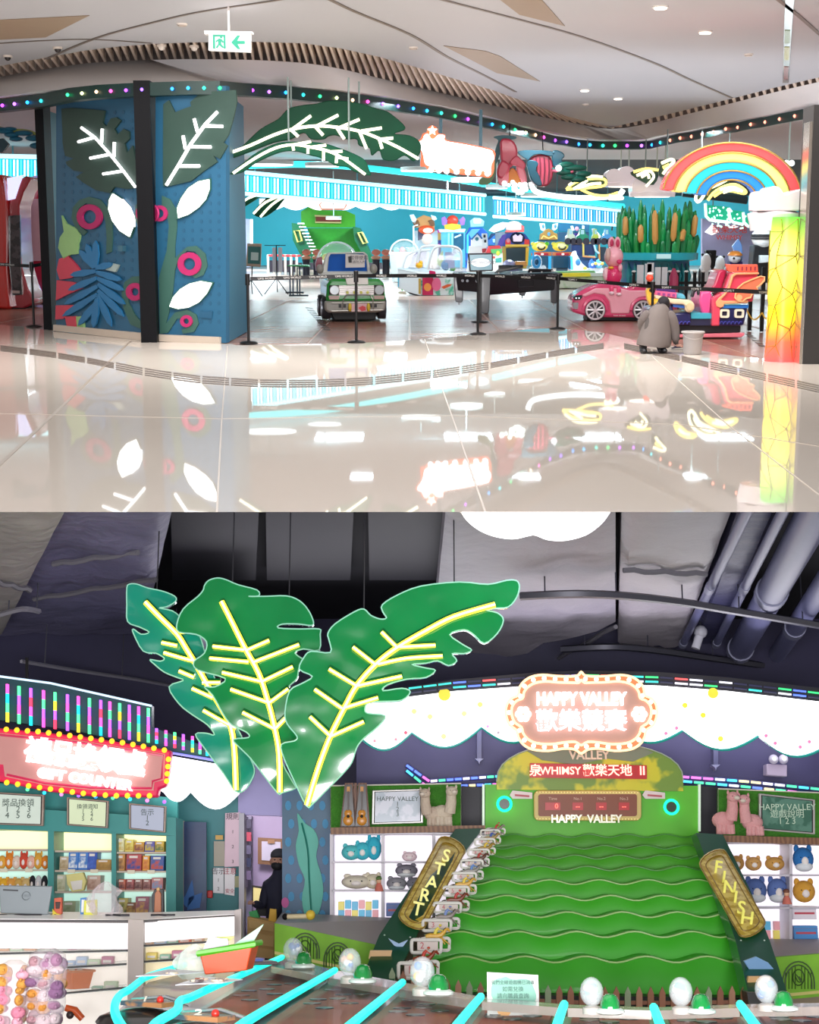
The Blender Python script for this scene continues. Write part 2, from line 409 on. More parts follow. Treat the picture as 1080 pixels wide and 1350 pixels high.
def f_bulk(b):
 A,B=gz(cr(C2,3),ZC+.02),[U.G(x,y,3.72 if x<299 else 3.9)for x,y in cr(C3,3)];n=min(len(A),len(B));b.sheet([A[:n],B[:n]])
 b.sheet([B[:n],[p+Vector((0,.5,0))for p in B[:n]]])
struct(U,'trim_1',m_bulk,f_bulk)
zb=lambda x:3.6 if x<299 else 3.78
def bandz(x,y,dz):
 p=U.G(x,y,zb(x));return p+Vector((0,0,dz))
bnd=[(-60,147),(-20,141)]+DOT+[(1075,148)]
def f_band(b):
 P=[U.G(x,y,zb(x))for x,y in bnd]
 b.sheet([[p+Vector((0,.03,.10))for p in P],[p+Vector((0,.03,-.085))for p in P]])
 b.sheet([[p+Vector((0,.03,-.085))for p in P],[p+Vector((0,.3,-.085))for p in P]])
with T(U,'light_band','long dark green curved band set with round coloured bulbs above the arcade front','light band',solo=True)as t:
 b=t.p('light_band',mat('#14302c',.35));f_band(b)
 for i,(x,y)in enumerate(DOT):
  s_=bandz(x,y,0);col=['#c04cff','#c070ff','#2aa0ff','#2ad0d8','#30d080','#f0ffb0','#ffd0a0','#ff50c0','#b050ff','#8a60ff','#3090ff','#30b0ff','#30e0c0','#30e070'][i%14]
  if x>880:col='#ff9078'
  g=t.p('bulb',glow(col,3.2),b);g.ell((s_.x,s_.y,s_.z),.024+.012*(s_.y-21)/12,8,5)
# mural walls on the left
class Wall:
 def __init__(s,a,b):
  s.a,s.b=U.G(*a),U.G(*b);d=(s.b-s.a);s.n=Vector((d.y,-d.x,0)).normalized()
  if s.n.y>0:s.n=-s.n
 def __call__(s,pts,off=0):
  o=[]
  for x,y in pts:
   d=U.ray(x,y);o.append(EYE+d*(((s.a-EYE).dot(s.n)+off)/d.dot(s.n)))
  return o
 def pr(s,mb,pts,off,th):return mb.pr3(s(pts,off+th),s.n*-th)
WA,WB=Wall((70,436),(196,449)),Wall((200,450),(298,453))
m_mur=mat('#235877',.45,var=.10,ns=1.2);m_md=mat('#20506e',.45);m_gr=mat('#2b443c',.5,var=.1);m_curl=mat('#365b52',.5);m_pk=mat('#a82c60',.5,spec=.2);m_lime=mat('#8fb878',.5);m_rd=mat('#c53a50',.45);m_fern=mat('#246c9c',.45)
c5=(60,100,3.75)
def wallA(b):
 WA.pr(b,[(74,125),(190,117),(190,440),(74,428)],-.1,.1)
def shapes(t,b,W,items):
 for nm,mm,pts,off,th in items:W.pr(t.p(nm,mm,b),pts,off,th)
m_neon=glow('#ffffff',2.2);m_rim=mat('#2f5c50',.5)
def petal(t,b,W,pts):
 c=(sum(p[0]for p in pts)/len(pts),sum(p[1]for p in pts)/len(pts))
 W.pr(t.p('petal_rim',m_rim,b),[(c[0]+(x-c[0])*1.09,c[1]+(y-c[1])*1.07)for x,y in pts],0,.04)
 W.pr(t.p('petal_light',m_neon,b),pts,.01,.05)
def rod(t,b,W,txt,r=.024):
 p=W(q(c5,txt),.06);t.p('neon_rod',m_neon,b).tube(p,r,6)
def curlring(t,b,W,cx,cy,r,r2):
 W2=lambda pts,o:W(pts,o)
 for nm,mm,a,c,off in(('ring',m_pk,r,r2,.045),):
  o=W2(q(c5,' '.join('%f,%f'%p for p in circ(cx,cy,a,n=20))),off);i_=W2(q(c5,' '.join('%f,%f'%p for p in circ(cx,cy,c,n=20))),off)
  g=t.p(nm,mm,b);n=20;bk=-W.n*.03
  g.add(o+i_+[p+bk for p in o]+[p+bk for p in i_],[f for k in range(n)for f in((k,(k+1)%n,n+(k+1)%n,n+k),((k+1)%n,k,2*n+k,2*n+(k+1)%n),(n+k,n+(k+1)%n,3*n+(k+1)%n,3*n+k))])
def partsA(t,b):
 random.seed(3)
 g=t.p('dot_pattern',m_md,b,kind='stuff')
 for i in range(10):
  for j in range(24):
   x,y=84+i*11.2,150+j*11.5-i*.3
   WA.pr(g,circ(x,y,2.2,3,n=6),0,.004)
 shapes(t,b,WA,[('monstera_leaf',m_gr,q(c5,'78,162 130,158 230,165 292,172 282,232 300,250 322,210 350,205 372,222 340,262 355,290 385,262 412,275 415,310 390,335 402,380 430,345 445,420 448,500 446,552 400,560 340,548 318,580 250,565 190,530 150,500 188,476 138,468 105,440 100,425 140,408 96,395 84,330 84,300'),0,.03),
 ('monstera_leaf',m_gr,q(c5,'478,560 455,500 450,430 470,380 500,370 468,352 455,300 480,240 508,215 512,560'),0,.03),
 ('curl',m_curl,q(c5,'205,770 188,790 150,760 128,700 135,650 165,615 215,598 270,612 310,660 328,730 330,800 325,870 300,880 302,800 296,720 278,670 245,640 200,630 165,655 152,700 165,740'),0,.02),
 ('curl',m_curl,q(c5,'440,700 445,640 480,600 512,590 512,770 480,760 455,740'),0,.02),
 ('curl',m_curl,q(c5,'470,1250 420,1230 385,1150 376,1080 390,1020 430,992 475,990 478,1025 430,1030 408,1060 410,1120 440,1180 470,1215'),0,.02),
 ('lime_leaf',m_lime,q(c5,'78,690 100,730 150,755 170,790 160,830 155,880 120,885 88,905 62,850 70,800 90,770'),.0,.035),
 ('red_leaf',m_rd,q(c5,'66,905 110,890 150,935 180,975 120,1000 70,1008 55,960'),0,.035),('red_leaf',m_rd,q(c5,'55,1010 140,1020 180,1050 110,1080 50,1110'),0,.035),
 ('red_leaf',m_rd,q(c5,'50,1135 190,1132 110,1160 90,1200 48,1205'),0,.035),('red_leaf',m_rd,q(c5,'95,1190 148,1188 152,1242 105,1238'),0,.035),
 ('lime_leaf',m_lime,q(c5,'150,1190 185,1188 190,1245 155,1242'),0,.03),('grey_leaf',mat('#9fb0ac',.5),q(c5,'275,945 320,925 362,935 345,970 300,960'),0,.03),
 ('small_box',mat('#3b6678',.4),q(c5,'358,838 382,840 380,868 358,866'),0,.06)])
 for i,(a,c)in enumerate([((240,950),(165,860)),((240,950),(200,830)),((245,950),(245,815)),((248,965),(120,985)),((250,1000),(110,1060)),((255,1040),(90,1130)),((255,1080),(80,1190)),((250,1120),(160,1235)),((252,1100),(235,1245)),((255,1080),(325,1240)),((258,1060),(385,1190)),((258,1030),(390,1130)),((255,1000),(385,1060)),((250,970),(375,1010)),((245,950),(330,930))]):
  d=Vector((c[0]-a[0],c[1]-a[1]));n=Vector((-d.y,d.x)).normalized()*17;a,c=Vector(a),Vector(c)
  pts=[a-n*.5,a+d*.5-n,a+d*.85-n*.7,c,a+d*.85+n*.7,a+d*.5+n,a+n*.5]
  WA.pr(t.p('fern_frond',m_fern,b),q(c5,' '.join('%f,%f'%(p.x,p.y)for p in pts)),.02,.02+.004*(i%3))
 curlring(t,b,WA,215,697,62,34);curlring(t,b,WA,440,1068,44,20);curlring(t,b,WA,500,680,55,28)
 petal(t,b,WA,q(c5,'330,582 372,610 408,650 428,700 430,745 412,795 365,765 328,715 310,660 313,615'))
 for s_ in('178,257 245,305 325,395 385,470 443,548','163,326 235,306','222,407 318,388','286,485 384,470','281,262 277,330','341,328 338,400'):rod(t,b,WA,s_)
 WA.pr(t.p('baseboard',mat('#c4b4a4',.35),b),[(70,428),(190,439.5),(190,449),(70,436)],0,.06)
struct(U,'wall_left',m_mur,wallA,parts=partsA)
def wallB(b):WB.pr(b,[(205,116),(298,113),(298,452),(205,450)],-.1,.1)
def partsB(t,b):
 g=t.p('dot_pattern',m_md,b,kind='stuff')
 for i in range(7):
  for j in range(24):WB.pr(g,circ(219+i*11.6,148+j*12,2.2,3,n=6),0,.004)
 shapes(t,b,WB,[('monstera_leaf',m_gr,q(c5,'580,470 582,140 610,120 640,180 690,160 720,150 730,190 715,130 770,80 940,70 945,130 930,200 905,290 880,330 900,345 862,410 830,395 850,425 790,465 720,520 600,548 582,545'),0,.03),
 ('curl',m_curl,q(c5,'575,592 615,610 645,660 650,740 640,840 640,900 700,845 745,840 790,880 800,940 780,985 740,1000 720,985 765,960 770,910 740,870 700,865 660,900 640,960 630,1060 610,1170 595,1225 640,1170 700,1155 745,1180 757,1225 735,1265 680,1275 672,1255 712,1240 700,1200 650,1200 605,1270 565,1275 560,1000 600,860 610,740 595,660 575,640'),0,.02),
 ('blue_mark',m_md,q(c5,'762,1165 825,1165 822,1200 762,1195'),0,.02)])
 curlring(t,b,WB,710,930,58,30);curlring(t,b,WB,695,1213,30,14);curlring(t,b,WB,562,680,40,22)
 petal(t,b,WB,q(c5,'807,512 808,560 790,610 755,650 705,685 655,703 650,655 670,605 705,555 755,522'))
 petal(t,b,WB,q(c5,'820,1025 795,1075 755,1120 705,1145 655,1152 612,1140 630,1095 665,1055 710,1028 765,1015'))
 for s_ in('598,540 650,455 720,335 790,240 850,178','735,212 752,278','680,296 692,362','790,247 876,250','712,350 818,352','655,446 762,446'):rod(t,b,WB,s_)
 WB.pr(t.p('baseboard',mat('#b8aa9c',.35),b),[(208,441),(289,444.5),(289,455),(208,450)],0,.06)
struct(U,'wall_left_middle',m_mur,wallB,parts=partsB)
for nm,x0,x1,yb,yt in(('column_left',60,71,434,128),('column_middle',188,209,451,106)):
 def f(b,x0=x0,x1=x1,yb=yb,yt=yt):
  a,c=U.G(x0,yb),U.G(x1,yb);a.y-=.12;c.y-=.12;b.box((a.x,a.y,0),(c.x,a.y+.5,U.P(x0,yt,a.y).z))
 struct(U,nm,mat('#07070b',.5,var=.03,spec=.15),f)
def f(b):
 a=U.G(298,453);b.box((a.x-.1,a.y+.13,0),(a.x,a.y+3,3.6))
struct(U,'wall_return',mat('#2a6f8c',.5),f)
def f(b):
 a=U.G(57,433);b.box((a.x,a.y+.2,0),(a.x+.08,a.y+1.5,3.65))
struct(U,'wall_left_edge',mat('#4f8fa0',.5),f)
# dark portal on the right with metal edge and shelf ticks
a=U.G(1058,480);Yp=a.y
def f(b):b.box((a.x,Yp,0),(a.x+.26,Yp+.5,U.P(1060,138,Yp).z))
struct(U,'column_right',mat('#2c2826',.45),f)
struct(U,'trim_2',mat('#b0a498',.2,.8),lambda b:b.box((a.x-.035,Yp+.02,0),(a.x,Yp+.3,U.P(1060,160,Yp).z)))
def shelfside(t,b):
 for y in(190,230,268,306,345,386,428,470):
  z=U.P(1078,y,Yp+.3).z;t.p('rail',mat('#c9c4be',.4),b).box((a.x+.22,Yp+.15,z-.03),(a.x+1,Yp+.5,z))
struct(U,'wall_right',mat('#1d1b1c',.6),lambda b:b.box((a.x+.2,Yp+.3,0),(a.x+2.2,Yp+.5,3.1)),parts=shelfside)
# arcade ceiling and back
def arc_ceil(b):
 e=[U.G(x,y,3.78)+Vector((0,.3,0))for x,y in bnd]
 e=[Vector((p.x,p.y,3.86))for p in e]
 b.pr3(e+[Vector((22,47,3.86)),Vector((-22,47,3.86))],(0,0,.05))
struct(U,'ceiling_arcade',mat('#e6e4ea',.5,var=.03),arc_ceil)
struct(U,'ceiling_back',mat('#15242c',.7),lambda b:b.box((-32,47,3.9),(36,90,4.0)))
struct(U,'wall_back',mat('#38c4dc',.5,var=.1,ns=.3),lambda b:b.box((-34,88,0),(38,88.2,3.95)))
struct(U,'wall_back_right',mat('#b9b6dc',.5),lambda b:b.px(U,[(926,288),(1006,296),(1006,352),(926,352)],60,.3))
def f(b):
 b.box((-9.6,46,0),(-9.4,84,3.6))
struct(U,'wall_arcade_left',mat('#c5cfe6',.5),f)
# ---------------------------------------------------------------- ceiling fittings
def downlight(px,py,r,label,on=True,group=None):
 p=U.G(px,py,ZC)
 with T(U,'downlight',label,'ceiling light',group=group,loc=p)as t:
  t.p('ring',mat('#e8e0d8',.4)).lathe([(r*1.25,-.02),(r*1.25,0)],n=18)
  t.p('lens',glow('#fff4e6',4)if on else mat('#bdb0a4',.4)).lathe([(r,-.035),(r,-.02)],n=18)
for px,py,r,l in((871,8,.075,'bright round downlight near the top edge of the ceiling'),(930,41,.075,'bright round downlight below and right of the topmost one'),
 (771,118,.075,'small bright downlight left of the pair near the ceiling corner'),(815,129,.075,'small bright downlight right of the pair near the ceiling corner')):
 downlight(px,py,r,l)
for px,py,l in((987,71,'unlit round ceiling fitting right of the bright downlights'),(772,137,'tiny unlit ceiling fitting just under a bright downlight'),(545,62,'tiny unlit ceiling fitting left of the beige ceiling panel'),(240,31,'small white ceiling fitting left above the exit sign')):
 downlight(px,py,.055,l,False)
for px,py,l in((10,73,'black dome camera at the left edge of the ceiling'),(76,62,'black dome camera on the ceiling above the left mural'),(213,59,'white dome camera on the ceiling just above the louvres'),(256,60,'white dome camera under the exit sign frame')):
 p=U.G(px,py,ZC)
 with T(U,'dome_camera',l,'camera',loc=p)as t:
  c='#2b2626' if px<100 else '#dcd4cc'
  t.p('mount',mat('#cfc4ba',.4)).cyl((0,0,0),(0,0,-.03),.07,n=14);t.p('dome',mat(c,.2)).ell((0,0,-.03),.05,12,6)
# exit sign
S=Stand(U,303,68,Y=18.6,crop=(0,0,3))
with T(U,'exit_sign','lit white exit sign with green running figure and left arrow hanging from ceiling','sign',loc=S.loc)as t:
 hs=t.p('housing',mat('#e2e6e4',.4,em=.35,emc='#ffffff'));hs.pr(S('827,135 992,128 990,205 825,198'),0,.1)
 fr_=t.p('hanger',mat('#d8d0cc',.3));fr_.pr(S('810,122 1000,126 1000,132 812,136'),-.02,.12)
 fr_.box((S.pt(905,0).x-.01,.04,S.pt(0,124).z),(S.pt(905,0).x+.01,.06,ZC-S.loc.z))
 g=mat('#0d7a5f',.4,em=.1,emc='#0d7a5f');
 t.p('door_symbol',g).pr(S('843,138 894,138 894,145 852,145 852,192 843,192'),-.01,0)
 t.p('door_symbol',g).pr(S('886,145 894,145 894,192 886,192'),-.01,0)
 t.p('running_figure',g).pr(S('868,152 878,155 888,166 882,170 876,164 876,174 888,188 880,190 868,178 860,192 854,188 864,174 864,162 856,168 854,162'),-.012,0)
 t.p('figure_head',g).pr(S(q(PX,' '.join('%f,%f'%((x)/3,(y)/3)for x,y in circ(876,148,4.5,n=10)))),-.012,0)
 t.p('arrow',g).pr(S('915,168 940,140 952,140 940,162 970,162 970,174 940,174 952,194 940,194'),-.012,0)
# ---------------------------------------------------------------- belt barrier
m_blk=mat('#0e0c0d',.4,var=.03,spec=.3)
PO=[(45,431,346,'black belt post standing in front of the red claw machines'),(328,453,362,'black belt post next to the mural wall corner'),(470,452,358,'black belt post in front of the green toy car'),
 (630,441,358,'black belt post in front of the black pool table'),(735,434,362,'black belt post between pool table and pink car'),(859,447,372,'black belt post behind the crouching person'),(1033,473,380,'black belt post in front of the glowing column')]
PT=[]
for x,by,ty,lb in PO:
 S=Stand(U,x,by);h=(by-ty)*S.mz
 with T(U,'belt_post',lb,'barrier post',loc=S.loc,group='black belt barrier posts')as t:
  t.p('base',m_blk).lathe([(.135,0),(.135,.015),(.10,.03),(.03,.04)],n=24);t.p('pole',m_blk).cyl((0,0,.03),(0,0,h-.09),.021)
  hd=t.p('belt_head',m_blk);hd.cyl((0,0,h-.16),(0,0,h),.034);t.p('cap',mat('#6a6462',.3,.4),hd).cyl((0,0,h-.01),(0,0,h+.005),.028)
 PT.append(Vector((S.loc.x,S.loc.y,h-.07)))
def belt(a,c,lb,n,drop=.0):
 with T(U,'barrier_belt',lb,'belt',solo=True,group='black barrier belts')as t:
  b=t.p('barrier_belt',m_blk);d=(c-a);nn=8
  a=a+d.normalized()*.04;c=c-d.normalized()*.04;d=c-a;P=[a+d*(i/nn)-Vector((0,0,drop*4*(i/nn)*(1-i/nn)))for i in range(nn+1)]
  side=Vector((0,.003,0))
  top=[p+Vector((0,0,.028))for p in P];bot=[p-Vector((0,0,.028))for p in P]
  b.sheet([top,bot]);b.sheet([[p+side for p in bot],[p+side for p in top]]);b.sheet([[p+side for p in top],top])
  for i in range(n):
   p=a+d*((i+.6)/n)-Vector((0,.012,drop))
   t.p('lettering',mat('#b8b4b0',.5),b).text('TOMS WORLD',(p.x,p.y,p.z),.042,.001,rotz=-math.degrees(math.atan2(d.z,d.x)))
belt(U.P(-40,346,PT[0].y),PT[0],'black belt running left from the post by the red claw machines',1)
belt(PT[0],U.P(63,347,PT[0].y+.6),'short black belt from the claw machine post to the mural wall',1)
belt(PT[1],PT[2],'black belt stretched across the green toy car to its front post',4);belt(PT[2],PT[3],'black belt stretched across the white claw machine',4)
belt(PT[3],PT[4],'black belt stretched across the black pool table',3);belt(PT[4],PT[5],'black belt stretched across the pink rabbit car',3);belt(PT[5],PT[6],'black belt stretched across the red ship ride',4)
# ================================================================= THE MALL HALL: hanging things
def vein(t,b,fn,pts,r,mm,nm='neon_vein'):
 t.p(nm,mm,b).tube([fn(x,y)for x,y in pts],r,6)
m_leafU=mat('#04402a',.5,var=.25,ns=1.5,spec=.2);m_neonY=glow('#fff3a8',1.9);m_neonW=glow('#fff8d8',2.0)
def bigleaf(fr,Y0,Y1,x0,x1,pts,veins,label,mm,nm,r=.03,th=.12,fold=None,side=0,crop=PX,group=None,hang=None,top=3.86):
 """a solid leaf outline swept in depth from Y0 at x0 to Y1 at x1, veins of neon tube lie proud of it"""
 P3=lambda x,y,o=0:fr.P(x,y,1/lerp(1/Y0,1/Y1,(x-x0)/(x1-x0))-o)
 with T(fr,nm,label,'leaf decoration',group=group)as t:
  out=cr(q(crop,pts),4,True)
  b=t.p('leaf_blade',mm,bev=th*.3);b.pr3([P3(x,y)for x,y in out],(0,th,0))
  for v in veins:
   vp=cr(q(crop,v),3);t.p('neon_vein',m_neonY if fr is L else m_neonW).tube([P3(x,y,.035)for x,y in vp],r,6)
  for hx,hy in hang or():p=P3(*q(crop,'%d,%d'%(hx,hy))[0]);t.p('hanging_rod',mat('#8a9a98',.4)).cyl(p+Vector((0,th,0)),(p.x,p.y+th,top),.015,n=6)
 return t
cc=(300,120,3)
bigleaf(U,23.6,23.9,300,560,'0,260 60,215 130,150 200,110 240,70 300,55 350,50 400,38 470,40 530,50 600,72 640,85 705,145 660,168 720,175 760,200 765,235 750,262 735,278 700,255 660,275 615,270 600,235 570,255 560,225 520,215 510,190 470,190 430,175 400,178 380,190 330,190 300,165 250,190 180,205 90,240 20,265',
 ['0,248 90,215 180,175 260,150 350,138 430,143 520,158 600,188 680,225 755,268','255,152 330,98','350,140 438,95','440,146 522,112','530,158 610,146','610,190 655,186','248,150 280,180','345,138 378,175','432,144 462,190','522,160 550,228','600,190 612,228'],
 'large green hanging leaf with white neon veins left of the white sign',m_leafU,'neon_leaf',crop=cc,r=.024,th=.1,hang=[(250,90),(520,80)])
bigleaf(U,23.1,23.3,300,560,'10,328 60,285 120,240 200,205 290,200 340,202 390,208 450,228 510,252 545,275 560,310 568,333 540,330 500,318 470,300 430,296 400,280 360,262 330,255 280,240 230,238 180,252 110,285 60,320',
 ['22,325 110,265 190,225 262,212 330,222 400,238 460,268 545,330','262,212 330,200','330,222 390,214','400,240 455,238','430,262 478,268','258,214 262,235','318,222 318,248','380,235 380,275','432,255 430,285'],
 'smaller green hanging leaf with neon veins under the large one',mat('#074a34',.5,var=.25,ns=2,spec=.2),'neon_leaf',crop=cc,r=.021,th=.1,hang=[(240,215),(480,262)])
# small leaves of the far race machine
for i,(pts,vn,lb)in enumerate([('100,485 125,450 170,415 240,405 215,440 190,470 140,500',['103,485 150,440 225,408','130,498 175,450 232,412'],'small green leaf with neon veins hanging at the far race machine'),
 ('22,470 60,430 110,405 160,402 120,425 80,450 40,472',['24,468 80,425 140,405'],'narrow neon edged leaf farthest left above the far doorway')]):
 bigleaf(U,60+3*i,61+3*i,300,400,pts,vn,lb,m_leafU,'neon_leaf',crop=cc,r=.045,hang=[(150-60*i,440)],top=3.92)
# left opening: frond with blue leaflets
c0=(0,130,4.5)
with T(U,'leafy_branch','hanging branch of rounded blue leaflets over the red claw machines','leaf decoration')as t:
 Y=30;b=t.p('stem',mat('#9aa860',.4));b.tube([U.P(x,y,Y)for x,y in cr(q(c0,'-20,170 60,190 130,190 200,205 240,250 268,320'),3)],.035,6)
 for x,y,w_,h in((30,195,50,14),(70,215,45,16),(95,240,40,14),(140,205,55,16),(200,235,50,18),(230,280,55,20),(60,180,40,12),(10,180,40,10)):
  p=U.P(*q(c0,'%d,%d'%(x,y))[0],Y-.05);t.p('leaflet',mat('#2a6f8c',.35)).ell(p,(w_/4.5*.015,.12,h/4.5*.015),12,6)
 for x,y in((258,300),(262,352),(258,405)):
  p=U.P(*q(c0,'%d,%d'%(x,y))[0],Y);t.p('berry',mat('#b8285a',.3)).ell(p,(.12,.1,.06),10,6)
 t.p('rod',mat('#7a3038',.4)).cyl(U.P(51,185,Y),U.P(63,150,Y),.03)
with T(U,'leafy_branch','dark angular leaf cut by the left edge of the view','leaf decoration',solo=True)as t:
 t.p('leafy_branch',mat('#1d3a44',.4)).px(U,q(c0,'-20,240 15,235 52,270 15,318 -20,320'),29,.1)
# white overexposed sign with cut-out cloud and star
cS=(540,150,4.909)
with T(U,'shop_sign','brilliant white cloud-edged shop sign with star hanging over the entrance','sign')as t:
 Y=28.9
 t.p('sign_back',mat('#c85030',.4,em=.8,emc='#ff7040')).px(U,cr(q(cS,'38,190 70,165 85,130 110,120 118,95 145,75 180,95 185,125 230,135 240,170 350,190 520,225 556,255 550,300 545,375 520,412 470,405 420,400 370,395 300,388 250,375 190,372 130,368 100,340 70,335 75,250'),3,True),Y,.16)
 fc=t.p('sign_face',glow('#ffffff',2.4));fc.px(U,cr(q(cS,'50,190 82,170 95,140 118,130 140,160 160,160 190,135 228,142 232,175 350,197 515,232 540,255 548,290 530,330 525,395 500,370 470,370 450,392 430,362 400,360 380,385 355,355 325,355 305,380 270,352 245,350 215,370 195,345 165,360 130,340 100,320 85,250'),3,True),Y-.05,.1)
 st=[(148+(34 if i%2==0 else 15)*math.sin(i*math.pi/5),108-(34 if i%2==0 else 15)*math.cos(i*math.pi/5))for i in range(10)]
 t.p('star',glow('#fffbe8',2.4)).px(U,q(cS,' '.join('%f,%f'%p for p in st)),Y-.1,.08)
 for i,x in enumerate((140,190,240,305,378,445,505)):
  p=U.P(*q(cS,'%d,%d'%(x,362+i*4))[0],Y-.06);t.p('bulb',glow('#ffffff',2.6)).ell(p,.055,10,6)
 p0=U.P(*q(cS,'330,262')[0],Y-.075);t.p('lettering',mat('#fff2ee',.4,em=1.3,emc='#ffd8d0')).text('歡樂天地',p0,.31,.02,rotz=9)
 p0=U.P(*q(cS,'340,330')[0],Y-.075);t.p('lettering',mat('#fff2ee',.4,em=1.3,emc='#ffd8d0')).text('WHIMSY',p0,.24,.02,rotz=8,spacing=1.15)
 for x,y0,y1 in((202,40,140),(460,90,205)):
  a_,c_=U.P(*q(cS,'%d,%d'%(x,y0))[0],Y+.1),U.P(*q(cS,'%d,%d'%(x,y1+15))[0],Y+.1);t.p('hanging_post',mat('#3c5660',.3,.5)).box((c_.x-.03,Y+.08,c_.z),(c_.x+.03,Y+.14,3.86))
# flowers
m_petal=mat('#d84a62',.3,coat=.5,var=.1);
with T(U,'hanging_flower','large drooping pink bell flower with orange heart right of the white sign','flower decoration')as t:
 Y=32.3
 t.p('calyx',mat('#35707a',.4)).px(U,cr(q(cS,'545,150 600,138 680,145 690,160 640,170 600,185 585,260 560,330 545,300 560,220 575,170'),3,True),Y+.25,.12)
 def pet(nm,mm,pts,dy,th=.16):t.p(nm,mm,bev=.04).px(U,cr(q(cS,pts),3,True),Y+dy,th)
 pet('petal',m_petal,'590,170 640,160 680,185 700,240 690,300 650,350 600,330 590,250',0,.4)
 pet('petal',m_petal,'605,300 650,330 640,380 600,420 568,400 570,350 585,320',-.15)
 pet('petal',m_petal,'690,270 720,290 752,325 740,360 700,340 660,330 650,310',-.15)
 pet('petal',mat('#e8808e',.3),'570,390 610,380 640,360 640,440 610,462 580,455',-.05)
 pet('petal',mat('#e8808e',.3),'690,340 740,350 762,430 740,462 715,420',-.05)
 pet('flower_heart',mat('#d07a28',.4),'640,380 665,350 700,380 720,440 690,450 650,445 610,440',.05)
 t.p('leaf',mat('#5c8a58',.4)).px(U,cr(q(cS,'500,395 540,380 548,300 558,320 550,400 520,450 480,460 450,455 455,425'),3,True),Y-.2,.05)
 t.p('hanging_cord',m_blk).cyl(U.P(672,180,Y+.3),Vector((U.P(672,180,Y+.3).x,Y+.3,3.86)),.012)
 random.seed(2)
 for i in range(14):
  p=U.P(*q(cS,'%d,%d'%(random.randint(600,770),random.randint(440,510)))[0],Y-random.random()*.3);t.p('glowing_bead',glow('#e8fffa',2.2)).ell(p,random.uniform(.04,.07),8,5)
with T(U,'hanging_flower','pink striped flower bud wrapped in dark teal leaves beside the bell flower','flower decoration')as t:
 Y=34.6;tl=mat('#175060',.35,coat=.3)
 t.p('bud',m_petal,bev=.04).px(U,cr(q(cS,'780,290 830,265 900,270 925,310 932,380 915,440 880,470 830,460 795,430 775,350'),3,True),Y,.5)
 for x in(815,840,868,896):t.p('stripe',mat('#7a2438',.4)).px(U,cr(q(cS,'%d,285 %d,290 %d,370 %d,450 %d,450 %d,370'%(x,x+9,x+13,x+4,x-3,x+3)),2,True),Y-.03,.03)
 for pts in('700,245 760,235 830,235 900,240 940,250 920,275 850,262 800,270 770,300 750,290 720,270','760,310 800,300 835,320 820,360 840,400 858,460 830,465 800,440 775,390','925,250 950,235 990,250 1005,275 985,300 1000,330 960,345 930,330','1000,325 1035,318 1075,335 1070,360 1020,355','1000,380 1030,395 1078,380 1070,440 1050,440 1040,410 1010,415'):
  t.p('leaf',tl,bev=.02).px(U,cr(q(cS,pts),3,True),Y-.1,.12)
 t.p('stem',mat('#d86a80',.3)).tube([U.P(x,y,Y-.12)for x,y in cr(q(cS,'925,370 970,375 1010,390 1060,370'),3)],.035,6)
 t.p('glowing_bead',glow('#fff4ff',2.2)).ell(U.P(*q(cS,'966,352')[0],Y-.2),.07,10,6)
 t.p('hanging_cord',m_blk).cyl(U.P(716,200,Y+.3),Vector((U.P(716,200,Y).x,Y+.3,3.86)),.012)
cf=(640,150,2.4545)
with T(U,'leafy_twig','dark green leafy twig right of the hanging flowers','leaf decoration')as t:
 Y=34.5
 t.p('stem',mat('#2a5c54',.4)).tube([U.P(x,y,Y)for x,y in cr(q(cf,'245,185 280,188 330,212'),3)],.03,6)
 for x,y,a_ in((262,165,.2),(270,205,.2),(290,175,.3),(300,212,.2),(318,195,.2),(255,190,.2)):
  p=U.P(*q(cf,'%d,%d'%(x,y))[0],Y-.03);t.p('leaflet',mat('#1d6352',.35)).ell(p,(a_*.9,.04,.07),10,6)
 t.p('stem_end',mat('#2a5c54',.4)).tube([U.P(*q(cf,'245,185')[0],Y),U.P(728,222,34.55)],.03,6)
# neon loop leaves
m_nw=glow('#fff6c8',2.3)
def loops(nm,lb,crop,lst,Y,rr=.028,back=None,hang=()):
 with T(U,nm,lb,'neon decoration')as t:
  for hx,hy in hang:p=U.P(*q(crop,'%d,%d'%(hx,hy))[0],Y);t.p('hanging_rod',mat('#8a9a98',.4)).cyl((p.x,Y+.1,p.z),(p.x,Y+.1,3.86),.015,n=6)
  if back:
   for bk in back:t.p('leaf_back',mat('#163c34',.35)).px(U,cr(q(crop,bk),3,True),Y+.08,.06)
  for i,l in enumerate(lst):
   t.p('neon_tube',m_nw if i%3 else glow('#ffe27a',1.8)).tube([U.P(x,y,Y-.01*i)for x,y in cr(q(crop,l),4)],rr,6)
loops('neon_leaf_outline','looping cream neon leaves hung under the ceiling left of the cattails',cf,
 ['262,245 290,222 340,210 385,212 385,232 330,240 262,245','270,232 310,205 350,202 380,205','300,240 340,228 375,225','310,245 350,262 395,265 430,255','400,265 440,270 440,275 400,275','330,215 300,235 285,243','480,188 520,178 560,182','490,200 530,185 545,205 520,235','505,205 525,195 530,210'],37.5,rr=.035,hang=[(330,212),(520,185)],
 back=['262,245 300,210 350,200 390,205 390,235 330,248','470,190 520,175 562,182 545,230 500,215'])
